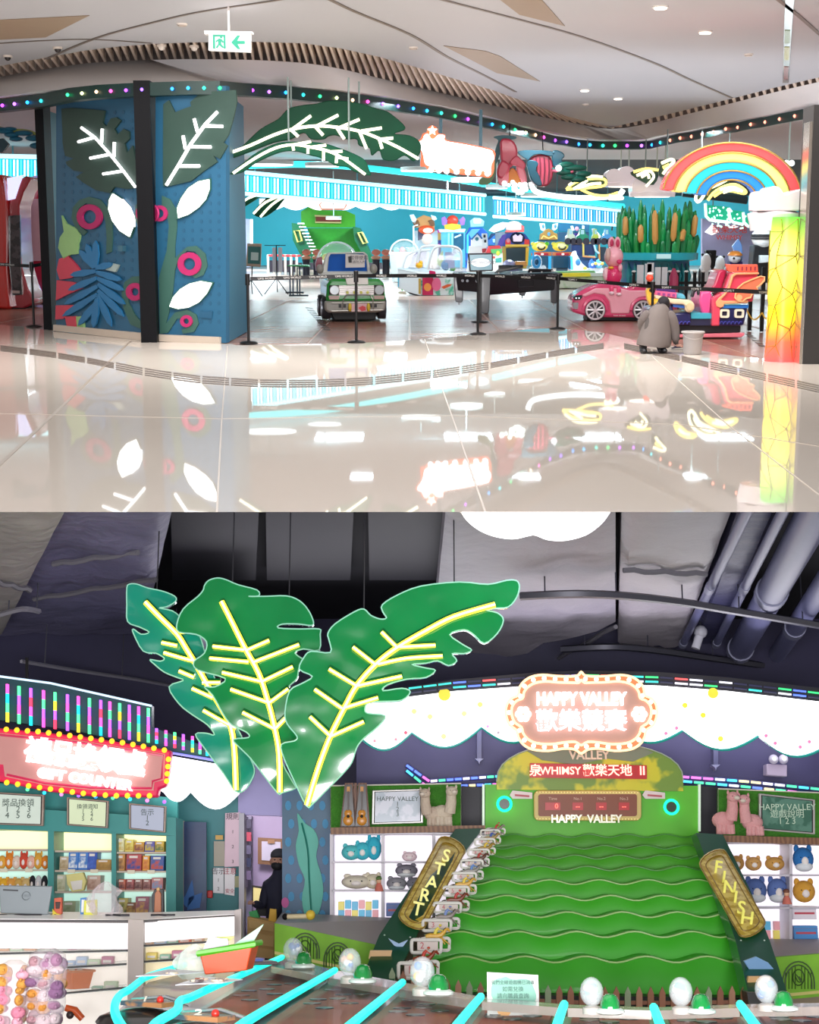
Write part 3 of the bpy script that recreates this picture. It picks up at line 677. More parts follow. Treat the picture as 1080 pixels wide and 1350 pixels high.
loops('neon_leaf_outline','looping cream neon leaves glowing behind the rainbow arch',cf,
 ['635,240 650,210 680,195 710,200 680,210 650,235 637,245','650,222 670,208 690,205','570,160 600,148 610,155 590,175 575,195','575,175 595,165','680,275 690,240 715,215 750,200 790,205 760,225 720,245 700,275 688,285 680,275','700,262 712,240 740,220 765,215','720,280 740,255 775,235 810,230 840,248 838,258 800,250 770,250 740,268','760,245 800,238 832,252','770,255 800,245 820,250'],34,rr=.035,hang=[(700,215),(790,210),(590,155)],
 back=['680,280 690,240 720,212 760,198 800,205 770,240 720,275','740,262 770,238 815,228 842,250 838,262 790,255','562,200 570,158 605,146 612,160 590,195'])
# rainbow
with T(U,'rainbow_arch','glowing rainbow arch of red, yellow, cyan and blue bands rising over the right entrance','arch')as t:
 Y=19.6;cx,by=965,262
 def arc(r0x,r0y,a0,a1,n=22):return[(cx+r0x*math.cos(math.radians(a)),by-r0y*math.sin(math.radians(a)))for a in[a0+(a1-a0)*i/n for i in range(n+1)]]
 LV=[(92,74),(77,61),(62,49),(47,37),(33,25)]
 cols=[('#e0484a',.75),('#f2e070',1.0),('#22b8cc',.75),('#1f74c8',.7)]
 cxs=[]
 for i,(co,e)in enumerate(cols):
  (a0,b0),(a1,b1)=LV[i],LV[i+1]
  o,n_=arc(a0,b0,8,170),arc(a1+.8,b1+.8,8,170)
  g=t.p('colour_band',mat(co,.25,em=e,emc=co,var=.15,ns=4,coat=.4),bev=.02)
  A=[U.P(x,y,Y)for x,y in o];B=[U.P(x,y,Y)for x,y in n_]
  N=len(A);bk=Vector((0,.32,0));vs=A+B+[p+bk for p in A]+[p+bk for p in B]
  fs=[]
  for k in range(N-1):fs+=[(k+1,k,N+k,N+k+1),(k,k+1,2*N+k+1,2*N+k),(2*N+k,2*N+k+1,3*N+k+1,3*N+k),(N+k+1,N+k,3*N+k,3*N+k+1)]
  fs+=[(0,2*N,3*N,N),(N-1,2*N-1,4*N-1,3*N-1)]
  g.add(vs,fs)
  t.p('gold_seam',mat('#a88a4a',.3,.7)).tube([p-Vector((0,.01,0))for p in A],.012,6)
 t.p('gold_seam',mat('#a88a4a',.3,.7)).tube([U.P(x,y,Y-.01)for x,y in arc(33,25,8,170)],.012,6)
 for x in(893,1034):pass
m_cloud=mat('#ddd2d4',.18,coat=.6,var=.03)
def cloud(x0,x1,yt,yb,Y,lb,hang,crop=PX,dep=.7):
 S=Stand(U,(x0+x1)/2,yb,Y=Y)
 with T(U,'cloud_lamp',lb,'lamp',loc=S.loc)as t:
  w2=(x1-x0)/2*S.mx;h=(yb-yt)*S.mz;b=t.p('cloud_body',mat('#e4d8dc',.25,coat=.5,var=.03,em=.28,emc='#fff0f4'),bev=.03)
  pts=[(w2,0),(-w2,0),(-w2,h*.45)]
  for cxx,r_ in((-w2*.62,w2*.38),(0,w2*.42),(w2*.64,w2*.36)):
   for a_ in range(170,0,-20):pts.append((cxx+r_*math.cos(math.radians(a_)),h*(.45 if cxx else .58)+r_*math.sin(math.radians(a_))*.9))
  pts.append((w2,h*.45))
  b.pr(pts,-dep/2,dep/2);t.p('lower_shell',mat('#e4d8dc',.25,coat=.5,var=.03,em=.28,emc='#fff0f4')).lathe([(w2*1.04,-h*.28),(w2*1.06,-h*.02),(w2*.9,.02)],n=24,sy=.8)
  t.p('light_disc',glow('#fff8e8',2.5)).lathe([(w2*.8,-h*.3),(w2*.8,-h*.25)],n=24,sy=.8)
  for k in hang:t.p('hanging_rod',mat('#cfd6c8',.3)).cyl((k,0,h*.6),(k,0,3.86-S.loc.z),.018,n=8)
 return t
cloud(797,850,222,241,38.8,'small white cloud lamp hanging just left of the larger one, before the cattails',(-.1,.1))
cloud(831,889,234,254,38.1,'white glossy cloud lamp hanging in front of the cattail planter',(.1,.3))
with T(U,'stained_column','glowing stained-glass column fading from green through yellow to red below','column lamp',loc=U.G(1036,478)+Vector((0,.25,0)))as t:
 S=Stand(U,1036,478);H=U.P(1036,286,S.loc.y).z;r=20.5*S.mx
 mg=mat('#ffe14a',.35,em=1.25,var=0,kind='zgrad',ns=H,col2='#ff4a48:0|#ff5a3c:.14|#ff9a2a:.24|#ffe61e:.36|#fff24e:.6|#f2ff6a:.78|#8ee03a:.93|#58c83c:1')
 b=t.p('glass_shell',mg);b.lathe([(r*1.06,0),(r*1.04,H*.05),(r*.98,H*.3),(r*.98,H*.7),(r*1.0,H)],n=20)
 random.seed(5);nodes={}
 sm=mat('#8a7420',.4)
 for i in range(6):
  for j in range(9):nodes[i,j]=(i*60+random.uniform(-18,18),(j+random.uniform(-.25,.25))*H/8)
 pt=lambda n_:Vector((r*1.02*math.cos(math.radians(n_[0])),r*1.02*math.sin(math.radians(n_[0])),max(.02,min(H-.02,n_[1]))))
 g=t.p('lead_seams',sm,kind='stuff')
 for i in range(6):
  for j in range(8):
   a_,c_,d_=nodes[i,j],nodes[i,j+1],nodes[(i+1)%6,j+(i+j)%2]
   if(i+1)%6==0:d_=(d_[0]+360,d_[1])
   for e_ in(c_,d_):
    g.tube([pt((lerp(a_[0],e_[0],k/3),lerp(a_[1],e_[1],k/3)))for k in range(4)],.006,4)
S=Stand(U,1027,290,Y=19.0)
with T(U,'cloud_decoration','big white glossy cloud under the right foot of the rainbow, on the column','cloud decoration',loc=S.loc)as t:
 b=t.p('cloud_body',m_cloud,bev=.03)
 b.pr(S(cr([(998,278),(998,256),(1004,251),(1009,252),(1016,246),(1026,247),(1034,256),(1042,253),(1052,250),(1058,252),(1058,278)],3)),.0,.5)
 t.p('lower_shell',m_cloud).lathe([(.29,-.13),(.31,-.02),(.33,.05),(.33,.08),(.25,.11)],c=(0,.25,0),n=24)
for lb,x,y,c_ in(('small white spotlights under the ceiling right of the rainbow',1040,215,'#e8f4f4'),):
 with T(U,'spotlight',lb,'lamp')as t:
  for dx in(-3,4):t.p('lamp_head',glow(c_,1.2)).ell(U.P(x+dx,y,30),.06,10,6)
  p=U.P(1040,214,30);t.p('hanging_rod',mat('#a8b8b0',.4)).cyl(p-Vector((0,0,.05)),(p.x,p.y,3.86),.015)
# ---------------------------------------------------------------- light fascias with colour strips
def fascia(x0,x1,yt0,yt1,yb0,yb1,Y0,Y1,n,lb,c=('#e8ffff','#4fe8f0'),base='#0d93a8',strong=2.0,wd=.36):
 with T(U,'light_fascia',lb,'light fascia')as t:
  f=lambda x,k,o=0:U.P(x,lerp(lerp(yt0,yt1,(x-x0)/(x1-x0)),lerp(yb0,yb1,(x-x0)/(x1-x0)),k),1/lerp(1/Y0,1/Y1,(x-x0)/(x1-x0))-o)
  b=t.p('panel',mat(base,.4,em=.35,emc='#18b8c8'));b.pr3([f(x0,0),f(x1,0),f(x1,1),f(x0,1)],(0,.2,0))
  for x in(x0+(x1-x0)*.1,(x0+x1)/2,x1-(x1-x0)*.1):p=f(x,0);t.p('hanging_rod',mat('#5c8c94',.4)).cyl(p+Vector((0,.1,-.1)),(p.x,p.y+.1,3.87 if p.y<47 else 3.91),.025,n=6)
  for k in(-.07,1.06):t.p('edge_rail',glow('#bff6ff',1.3)).tube([f(x0,k,.05),f(x1,k,.05)],.06,6)
  for i in range(n):
   x=lerp(x0,x1,(i+.5)/n);w_=(x1-x0)/n*wd
   t.p('light_strip',glow(c[0]if i%3 else c[1],strong)).pr3([f(x-w_/2,.1,.05),f(x+w_/2,.1,.05),f(x+w_/2,.9,.05),f(x-w_/2,.9,.05)],(0,.04,0))
fascia(302,640,227,259,252,281,44,52,76,'long teal fascia of upright white light strips across the arcade',wd=.42)
fascia(651,818,262,279,284,296,54,60,46,'second teal fascia of light strips running towards the cattail planter',('#dff4ff','#4aa8f0'),'#1276b0')
fascia(-30,62,207,209,233,236,40,40,20,'short teal fascia of light strips over the red claw machines')
def slab_lamp(pts,lb,Y,nm='oval_ceiling_lamp'):
 S_=[U.P(x,y,Y)for x,y in pts]
 c_=sum(S_,Vector())/len(S_)
 with T(U,nm,lb,'ceiling light',loc=c_)as t:
  w2=max(p.x for p in S_)-c_.x
  t.p('lamp_face',glow('#f4ffff',2.6)).lathe([(w2,-.04),(w2,.04)],n=28,sy=.8);t.p('lamp_rim',mat('#dff6f6',.4)).lathe([(w2*1.04,-.02),(w2*1.04,.07),(w2*.9,.08)],n=28,sy=.8)
  t.p('hanging_rod',mat('#dff6f6',.4)).cyl((0,0,.05),(0,0,3.87-c_.z),.02,n=6)
for i,(x,y,w_,Y,lb)in enumerate([(350,216,36,38,'oval white ceiling lamp leftmost in front of the teal fascia'),(425,218,22,40,'oval white lamp under the large neon leaf tip'),(555,224,26,41,'oval white lamp left below the bright shop sign'),(617,238,22,42,'oval white lamp right below the bright shop sign'),
 (440,288,10,55,'oval lamp low in front of the far race machine'),(707,258,20,46,'oval white lamp under the hanging flowers'),(760,262,18,48,'oval white lamp right of the hanging flowers'),(590,277,26,52,'oval lamp under the first fascia near its right end'),(655,247,14,44,'small oval lamp just below the bell flower'),(680,283,12,52,'small oval lamp over the domed red game')]):
 slab_lamp([(x-w_,y),(x+w_,y)],lb,Y)
for pts,lb in(([(302,219),(420,217),(540,228),(645,244),(740,262),(822,272)],'long cyan glowing cove line above the light fascias'),):
 with T(U,'cove_light',lb,'light line',solo=True)as t:
  t.p('cove_light',glow('#40e6ea',1.2)).tube([U.P(x,y,43+(x-300)*.028)for x,y in cr(pts,4)],.10,6)
with T(U,'cove_light','white curving cove line glowing under the hanging flowers','light line',solo=True)as t:
 t.p('cove_light',glow('#f4ffff',2.2)).tube([U.P(x,y,40)for x,y in cr([(700,240),(706,252),(730,258),(770,261),(812,258),(822,250)],5)],.07,6)
for i,(x0,x1,y,Y)in enumerate([(930,1000,246,44),(900,985,256,46),(925,1040,232,40)]):
 with T(U,'ceiling_pipe',['dark ceiling pipe behind the rainbow, lowest','dark ceiling pipe behind the rainbow, longest','dark ceiling pipe right below the rainbow band'][i],'pipe',solo=True)as t:
  t.p('ceiling_pipe',mat('#2d4248',.5)).cyl(U.P(x0,y-2,Y),U.P(x1,y+8,Y),.12,n=10)
# ================================================================= THE MALL HALL: standing things
# green toy car
S=Stand(U,468,424,crop=(400,320,9));my=S.mx/9
with T(U,'toy_car','green and silver coin-operated toy car with blue windscreen and white notice','ride',loc=S.loc,rot=7)as t:
 gr,sv,ch=mat('#248434',.25,coat=.6),mat('#8f8a82',.4,coat=.2),mat('#98948e',.25,.6)
 Ln=1.75
 t.p('base',mat('#0e0e10',.6),bev=.02).pr(S('370,925 870,925 880,820 330,820'),.15,Ln-.2)
 b=t.p('lower_body',sv,bev=.04);b.pr(S('255,690 985,690 975,800 880,830 300,830 255,800'),0,Ln)
 b=t.p('upper_body',gr,bev=.05);b.pr(S('270,700 285,500 330,430 900,430 965,480 985,700'),.02,Ln-.02)
 t.p('hood_stripe',mat('#d9d4cc',.3),bev=.01).pr(S('505,440 505,418 770,418 775,500 520,500'),-.005,.6)
 cab=t.p('cabin_frame',mat('#bdbcb6',.3,coat=.4),bev=.03)
 o=S('235,420 290,180 330,125 760,118 800,150 850,420');i_=S('315,352 335,180 360,142 750,136 780,160 800,352');cab.ring(o,i_,.55,.72)
 cab.pr(S('235,425 850,425 850,365 235,365'),.5,1.0)
 t.p('windscreen',mat('#1557b0',.5,spec=.15)).pr(S('318,350 338,180 362,144 748,138 778,162 798,350'),.6,.64)
 t.p('notice',mat('#c9c2bf',.5)).pr(S('530,140 765,150 760,300 528,305'),.45,.47)
 for y,tx,sz in((190,'暫停使用',.085),(240,'請勿入內',.06)):
  p=S.pt(690,y);t.p('lettering',mat('#5a5354',.5)).text(tx,(p.x,.445,p.z),sz,.001)
 t.p('notice_mark',mat('#2c2a2c',.5)).pr(S('562,172 600,168 604,245 566,245'),.44,.452)
 for s_ in(0,1):
  x=370 if s_==0 else 900;c_=S.pt(x,562)
  hl=t.p('headlamp',mat('#14110f',.5),bev=.01);a_=S.pt(x-60,505),S.pt(x+55,620);hl.box((a_[0].x,-.03,a_[1].z),(a_[1].x,.05,a_[0].z))
  t.p('lens',mat('#94999c',.15,.3),hl).cyl((c_.x,-.07,c_.z),(c_.x,-.02,c_.z),S.w(52),S.w(54),n=20)
  t.p('light_rim',ch,hl).tube([(c_.x+S.w(54)*math.cos(k),-.06,c_.z+S.w(54)*math.sin(k))for k in[i*math.pi/10 for i in range(20)]],.009,6,closed=True)
  t.p('turn_lamp',mat('#a88c80',.3)).pr(S('%d,630 %d,630 %d,672 %d,672'%((300,430,420,315)if s_==0 else(830,965,960,845))),-.02,.02)
  m_=S.pt(225 if s_==0 else 870,320);t.p('side_mirror',sv).ell((m_.x,.5,m_.z),(.07,.05,.09),12,8)
  t.p('bumper_bar',ch).tube([S.pt(330,712 if s_==0 else 808,-.05),S.pt(950,708 if s_==0 else 798,-.05)],.012,6)
 gl=t.p('grille',mat('#8f8a88',.3,.5));gl.pr(S('425,508 840,508 840,622 425,622'),-.02,.03)
 for k in range(5):t.p('grille_bar',ch,gl).pr(S('430,%d 838,%d 838,%d 430,%d'%(515+k*24,515+k*24,525+k*24,525+k*24)),-.035,0)
 for x in(523,605,685,762):c_=S.pt(x,590);t.p('badge',mat('#a8a018',.3),gl).cyl((c_.x,-.055,c_.z),(c_.x,-.03,c_.z),.028,n=12)
 t.p('bull_bar',ch).tube([S.pt(460,790,-.08),S.pt(470,680,-.08),S.pt(510,618,-.08),S.pt(790,618,-.08),S.pt(825,680,-.08),S.pt(830,790,-.08)],.012,6)
 t.p('licence_plate',mat('#c79a9c',.4)).pr(S('570,720 760,720 760,815 570,815'),-.06,-.02);t.p('red_mark',mat('#b81f28',.4)).pr(S('650,770 700,745 735,760 740,800 690,812'),-.07,-.06)
 for x in(550,770):c_=S.pt(x,765);t.p('yellow_bumper',mat('#c2a32a',.4)).ell((c_.x,-.07,c_.z),(.035,.04,.08),10,8)
 for x in(420,475,785,842):t.p('vent',mat('#1c1a1a',.5)).pr(S('%d,728 %d,728 %d,770 %d,770'%(x,x+32,x+32,x)),-.012,.0)
 for yy in(.32,1.35):
  c_=S.pt(255,690);wh=t.p('wheel',mat('#26242a',.6));wh.cyl((c_.x-.03,yy,.24),(c_.x+.12,yy,.24),.21,n=24)
  t.p('hub_cap',mat('#a8acb8',.25,.5),wh).cyl((c_.x-.05,yy,.24),(c_.x-.02,yy,.24),.14,n=20)
  c_=S.pt(985,690);t.p('wheel',mat('#26242a',.6)).cyl((c_.x-.12,yy,.24),(c_.x+.02,yy,.24),.21,n=24)
 t.p('seat',mat('#8e1c3a',.35)).pr(S('200,350 190,260 215,190 270,178 275,350'),.9,1.3)
 for x in(410,830):t.p('caster',mat('#1b1a1a',.4)).cyl((S.pt(x,940).x-.02,.25,.03),(S.pt(x,940).x+.02,.25,.03),.03,n=12)
# pink car with rabbit
S=Stand(U,806,423,crop=(740,300,6.75));
with T(U,'toy_car','pink coin-operated toy car with a pink rabbit figure riding on it','ride',loc=S.loc)as t:
 pk,dp=mat('#e8a0ae',.2,coat=.7,var=.03),mat('#d0406c',.25,coat=.6,var=.03)
 t.p('base',mat('#121013',.5),bev=.02).pr(S('240,835 690,835 700,775 240,775'),.15,.85)
 b=t.p('body',dp,bev=.05);b.pr(S(cr(q(PX,' '.join('%s'%a_ for a_ in '97,655 105,615 180,560 290,512 400,485 520,500 600,545 625,530 640,512 740,512 780,545 800,600 815,700 770,800 400,800 200,782 110,755 90,730 100,715'.split())),3,True)and q((740,300,6.75),'97,655 105,615 150,580 215,540 290,510 380,488 470,500 545,535 610,545 640,512 740,512 780,545 805,620 815,720 770,800 600,800 400,800 200,782 110,755 90,735 100,712')),0,.95)
 t.p('side_panel',pk,bev=.02).pr(S('205,620 290,585 380,600 425,660 440,765 605,765 620,680 680,625 760,610 745,560 600,560 540,545 430,540 300,540 180,600'),-.02,.02)
 for cx_,cy_ in((298,735),(722,735)):
  c_=S.pt(cx_,cy_);r_=S.w(88);wh=t.p('wheel',mat('#20181c',.5));wh.cyl((c_.x,-.05,c_.z),(c_.x,.2,c_.z),r_*1.03,n=30)
  rm=t.p('rim',mat('#d2c8cc',.2,.4),wh);n=30
  rm.ring([(c_.x+r_*.97*math.cos(a_*2*math.pi/n),c_.z+r_*.97*math.sin(a_*2*math.pi/n))for a_ in range(n)],[(c_.x+r_*.8*math.cos(a_*2*math.pi/n),c_.z+r_*.8*math.sin(a_*2*math.pi/n))for a_ in range(n)],-.07,-.03)
  for k in range(5):
   a_=k*72+18
   for da in(-11,11):
    u=Vector((math.cos(math.radians(a_)),0,math.sin(math.radians(a_))));v=Vector((math.cos(math.radians(a_+da*1.4)),0,math.sin(math.radians(a_+da*1.4))))
    t.p('spoke',mat('#d2c8cc',.2,.4),wh).tube([Vector((c_.x,-.06,c_.z))+u*r_*.12,Vector((c_.x,-.06,c_.z))+v*r_*.85],.016,6)
  t.p('wheel_hub',mat('#d2c8cc',.2,.4),wh).cyl((c_.x,-.08,c_.z),(c_.x,-.03,c_.z),r_*.2,n=14)
  t.p('wheel_arch',dp).tube([(c_.x+r_*1.16*math.cos(math.radians(k)),-.03,c_.z+r_*1.16*math.sin(math.radians(k)))for k in range(0,181,12)],.035,6)
 hl=t.p('headlamp',mat('#15131a',.1));hl.pr(S(cr([(102+a_,b_)for a_,b_ in((0,620),(20,602),(78,600),(80,620),(60,640),(10,645))],2,True)and '102,620 120,604 178,600 182,618 165,640 112,645'),-.05,.1)
 for x in(126,152):c_=S.pt(x,627);t.p('lamp_dot',glow('#e8f4ff',1),hl).ell((c_.x,-.06,c_.z),.014,8,5)
 gl=t.p('grille',mat('#2a2228',.4));gl.pr(S('98,665 150,668 140,728 108,722'),-.03,.1)
 for k in range(4):t.p('grille_bar',mat('#b8b0b8',.2,.5),gl).pr(S('98,%d 150,%d 150,%d 98,%d'%(670+k*14,672+k*14,677+k*14,675+k*14)),-.04,0)
 t.p('lettering',mat('#f0c8d0',.4)).text('TOMS WORLD',S.pt(515,783,-.045),.035,.002)
 t.p('seat',mat('#8c1c30',.4),bev=.02).pr(S('635,540 640,515 735,512 740,540'),.1,.8)
 t.p('seat_edge',mat('#e8b0b0',.3)).tube([S.pt(632,545,-.02),S.pt(642,515,-.02),S.pt(735,513,-.02)],.012,6)
 rb=mat('#eda6b2',.25,coat=.5,var=.02)
 bd=t.p('rabbit_body',mat('#d8346a',.25,coat=.5));c_=S.pt(470,425);bd.ell((c_.x,.25,c_.z),(S.w(78),.2,S.w(95)),18,12)
 hd=t.p('rabbit_head',rb);c_=S.pt(470,265);hd.ell((c_.x,.25,c_.z),(S.w(85),.22,S.w(95)),20,14)
 f_=t.p('face_disc',mat('#c9a49c',.4),hd);c_=S.pt(408,245);f_.ell((c_.x,.08,c_.z),(S.w(26),.06,S.w(60)),14,10)
 for x,y,a_ in((455,150,.15),(495,150,-.05)):
  c_=S.pt(x,y);e=t.p('rabbit_ear',rb,hd);e.ell((c_.x,.22+a_,c_.z),(S.w(32),.06,S.w(62)),12,10)
  t.p('inner_ear',mat('#c02c58',.3),hd).ell((c_.x,.17+a_,c_.z+.01),(S.w(17),.03,S.w(36)),12,8)
 c_=S.pt(508,308);t.p('cheek',mat('#d02c60',.3),hd).ell((c_.x,.04,c_.z),(S.w(24),.03,S.w(20)),12,8)
 c_=S.pt(440,362);t.p('scarf',mat('#e8b030',.4)).ell((c_.x,.12,c_.z),(S.w(26),.08,S.w(14)),12,8)
 c_=S.pt(400,415);t.p('rabbit_arm',mat('#eec4cc',.25)).ell((c_.x,.2,c_.z),(S.w(28),.08,S.w(60)),12,8)
 c_=S.pt(520,360);t.p('rabbit_arm',rb).ell((c_.x,.08,c_.z),(S.w(20),.05,S.w(35)),12,8)
 for x,y in((440,545),(505,555)):
  c_=S.pt(x,y);g=t.p('rabbit_leg',mat('#e8507c',.3));g.ell((c_.x,.0,c_.z),(S.w(22),.07,S.w(35)),12,8);c_=S.pt(x,y+38);t.p('shoe',mat('#f0d0d6',.3),g).ell((c_.x,-.05,c_.z),(S.w(24),.07,S.w(16)),12,8)
 t.p('caster',mat('#8a8a8a',.3,.5)).cyl((S.pt(280,845).x,.1,.03),(S.pt(280,845).x,.14,.03),.03,n=10)
# red ship ride
S=Stand(U,932,446,crop=(850,330,6.75))
with T(U,'ship_ride','red, pink and navy ship ride with scrolls, portholes and orange wing','ride',loc=S.loc)as t:
 nv,rd,crm=mat('#1c1f52',.3,coat=.4),mat('#d8485e',.25,coat=.5),mat('#e2cfae',.3)
 t.p('base',mat('#151318',.5),bev=.02).pr(S('290,660 870,660 860,745 290,745'),.1,.9)
 t.p('base_plate',mat('#d06a78',.4),bev=.01).pr(S('120,755 890,735 890,755 860,775 120,778'),0,1.0)
 t.p('bow',nv,bev=.03).pr(S('60,520 240,480 250,560 395,550 412,600 405,665 60,665'),0,.95)
 t.p('stern',nv,bev=.03).pr(S('655,500 915,490 890,610 878,672 650,672'),0,.95)
 t.p('deck_well',mat('#202040',.4)).pr(S('400,612 600,615 600,670 400,670'),.05,.9);t.p('deck',mat('#3aa0b4',.4),bev=.01).pr(S('405,555 590,560 600,612 412,612'),.02,.9)
 t.p('bow_rail',crm,bev=.02).pr(S('75,395 230,430 350,440 400,445 430,480 430,520 405,550 370,552 345,525 350,500 330,480 240,478 150,450 80,430'),-.06,.2)
 c_=S.pt(385,500);t.p('scroll',mat('#cbb98f',.4)).cyl((c_.x,-.09,c_.z),(c_.x,-.05,c_.z),S.w(32),n=18)
 t.p('blue_band',mat('#2a5cb0',.3)).pr(S('240,478 340,490 345,515 245,505'),-.02,.1)
 t.p('chair_seat',mat('#e0508c',.25,coat=.4),bev=.03).pr(S('500,375 590,360 600,420 590,610 545,608 505,540 490,450'),.1,.85)
 t.p('chair_back',mat('#b02048',.3,coat=.4),bev=.03).pr(S('620,310 655,190 690,175 735,185 700,300 690,360 600,380 570,370'),.15,.8)
 t.p('side_post',rd,bev=.02).pr(S('590,420 660,380 660,672 590,672'),-.04,.1)
 t.p('hull_side',rd,bev=.03).pr(S('690,360 740,200 800,205 985,205 990,250 1010,270 960,350 955,460 700,470 640,455 640,400'),.0,.95)
 t.p('scroll_trim',mat('#e8a070',.3),bev=.012).pr(S('990,200 780,203 745,225 720,330 690,385 640,425 615,460 625,500 660,512 690,500 690,478 900,470 905,445 690,450 660,440 700,400 735,350 765,240 790,222 990,218'),-.06,.02)
 t.p('crown_rail',mat('#e8604a',.3),bev=.01).pr(S('700,125 740,130 980,130 990,200 760,200 720,190'),.0,.12)
 for k in range(5):t.p('crown_gap',mat('#8c2c3c',.4)).pr(S('%d,150 %d,150 %d,185 %d,185'%(800+k*38,812+k*38,812+k*38,800+k*38)),-.012,.0)
 t.p('wing',mat('#e87858',.25,coat=.3),bev=.01).pr(S('785,390 800,340 850,295 930,260 1000,235 1035,240 1035,270 1000,310 970,330 985,365 930,390 920,420 880,430 850,455 810,450 780,420'),-.07,-.01)
 wp=[S.pt(x,y,-.08)for x,y in((785,390),(800,340),(850,295),(930,260),(1000,235),(1035,240),(1035,270),(1000,310),(970,330),(985,365),(930,390),(920,420),(880,430),(850,455),(810,450),(780,420))]
 t.p('wing_rim',mat('#f0b078',.3)).tube(wp,.014,6,closed=True)
 c_=S.pt(818,420);t.p('wing_disc',mat('#e8a878',.3)).cyl((c_.x,-.1,c_.z),(c_.x,-.06,c_.z),S.w(26),n=16)
 t.p('blue_band',mat('#2a6cb8',.3)).pr(S('690,488 912,485 908,515 680,515'),-.02,.02)
 for x in(700,830):
  c_=S.pt(x,562);h=S.w(30);fr_=t.p('porthole',mat('#e6dac0',.3));o=rrect(c_.x-S.w(42),c_.z-S.w(38),c_.x+S.w(42),c_.z+S.w(38),S.w(18));i_=rrect(c_.x-S.w(24),c_.z-S.w(20),c_.x+S.w(24),c_.z+S.w(20),S.w(8));fr_.ring(o,i_,-.05,.0)
  t.p('porthole_glass',mat('#3a3648',.1),fr_).pr(i_,-.01,.0)
 for x0 in(660,270):
  for k in range(6 if x0==660 else 4):
   x=x0+k*34;t.p('wave_mark',mat('#3c3ca0',.4)).tube([S.pt(x,658,-.012),S.pt(x+6,640,-.012),S.pt(x+20,632,-.012),S.pt(x+28,642,-.012)],.008,5)
 t.p('bow_window_band',mat('#d8608c',.3)).pr(S('80,360 275,380 275,425 80,400'),.02,.4)
 for k in range(4):t.p('bow_window',mat('#8a3c80',.4)).pr(S('%d,%d %d,%d %d,%d %d,%d'%(105+k*44,378+k*4,130+k*44,380+k*4,130+k*44,402+k*4,105+k*44,400+k*4)),.005,.03)
 t.p('bow_cabin',mat('#58a8c0',.3),bev=.02).pr(S('280,430 285,395 330,385 362,410 368,440'),.1,.6)
 t.p('purple_rail',mat('#3c1a60',.4)).pr(S('100,330 270,350 275,385 110,362'),.1,.3)
 c_=S.pt(40,250);t.p('lantern',mat('#e04830',.25),None).ell((c_.x,.1,c_.z),(S.w(34),.1,S.w(34)),14,10);c_=S.pt(45,215);t.p('lantern_cap',mat('#e8c8c4',.3)).ell((c_.x,.1,c_.z),(S.w(30),.09,S.w(16)),12,8)
 t.p('bird_figurehead',mat('#e8b040',.3),bev=.02).pr(S('5,360 20,325 50,318 65,350 62,420 72,480 40,495 15,430'),-.02,.15)
 c_=S.pt(36,358);t.p('eye',mat('#1a1412',.3)).ell((c_.x,-.03,c_.z),.02,8,5)
 t.p('yellow_float',mat('#e0b038',.3)).ell(S.pt(95,470,.0),(S.w(50),.1,S.w(44)),14,8)
 c_=S.pt(832,783);t.p('caster',mat('#3a3232',.4)).cyl((c_.x-.02,.1,.035),(c_.x+.02,.1,.035),.035,n=12)
 t.p('stick',mat('#2c2c30',.4)).tube([S.pt(430,420,.2),S.pt(445,370,.2),S.pt(480,355,.2),S.pt(495,400,.2)],.03,6)
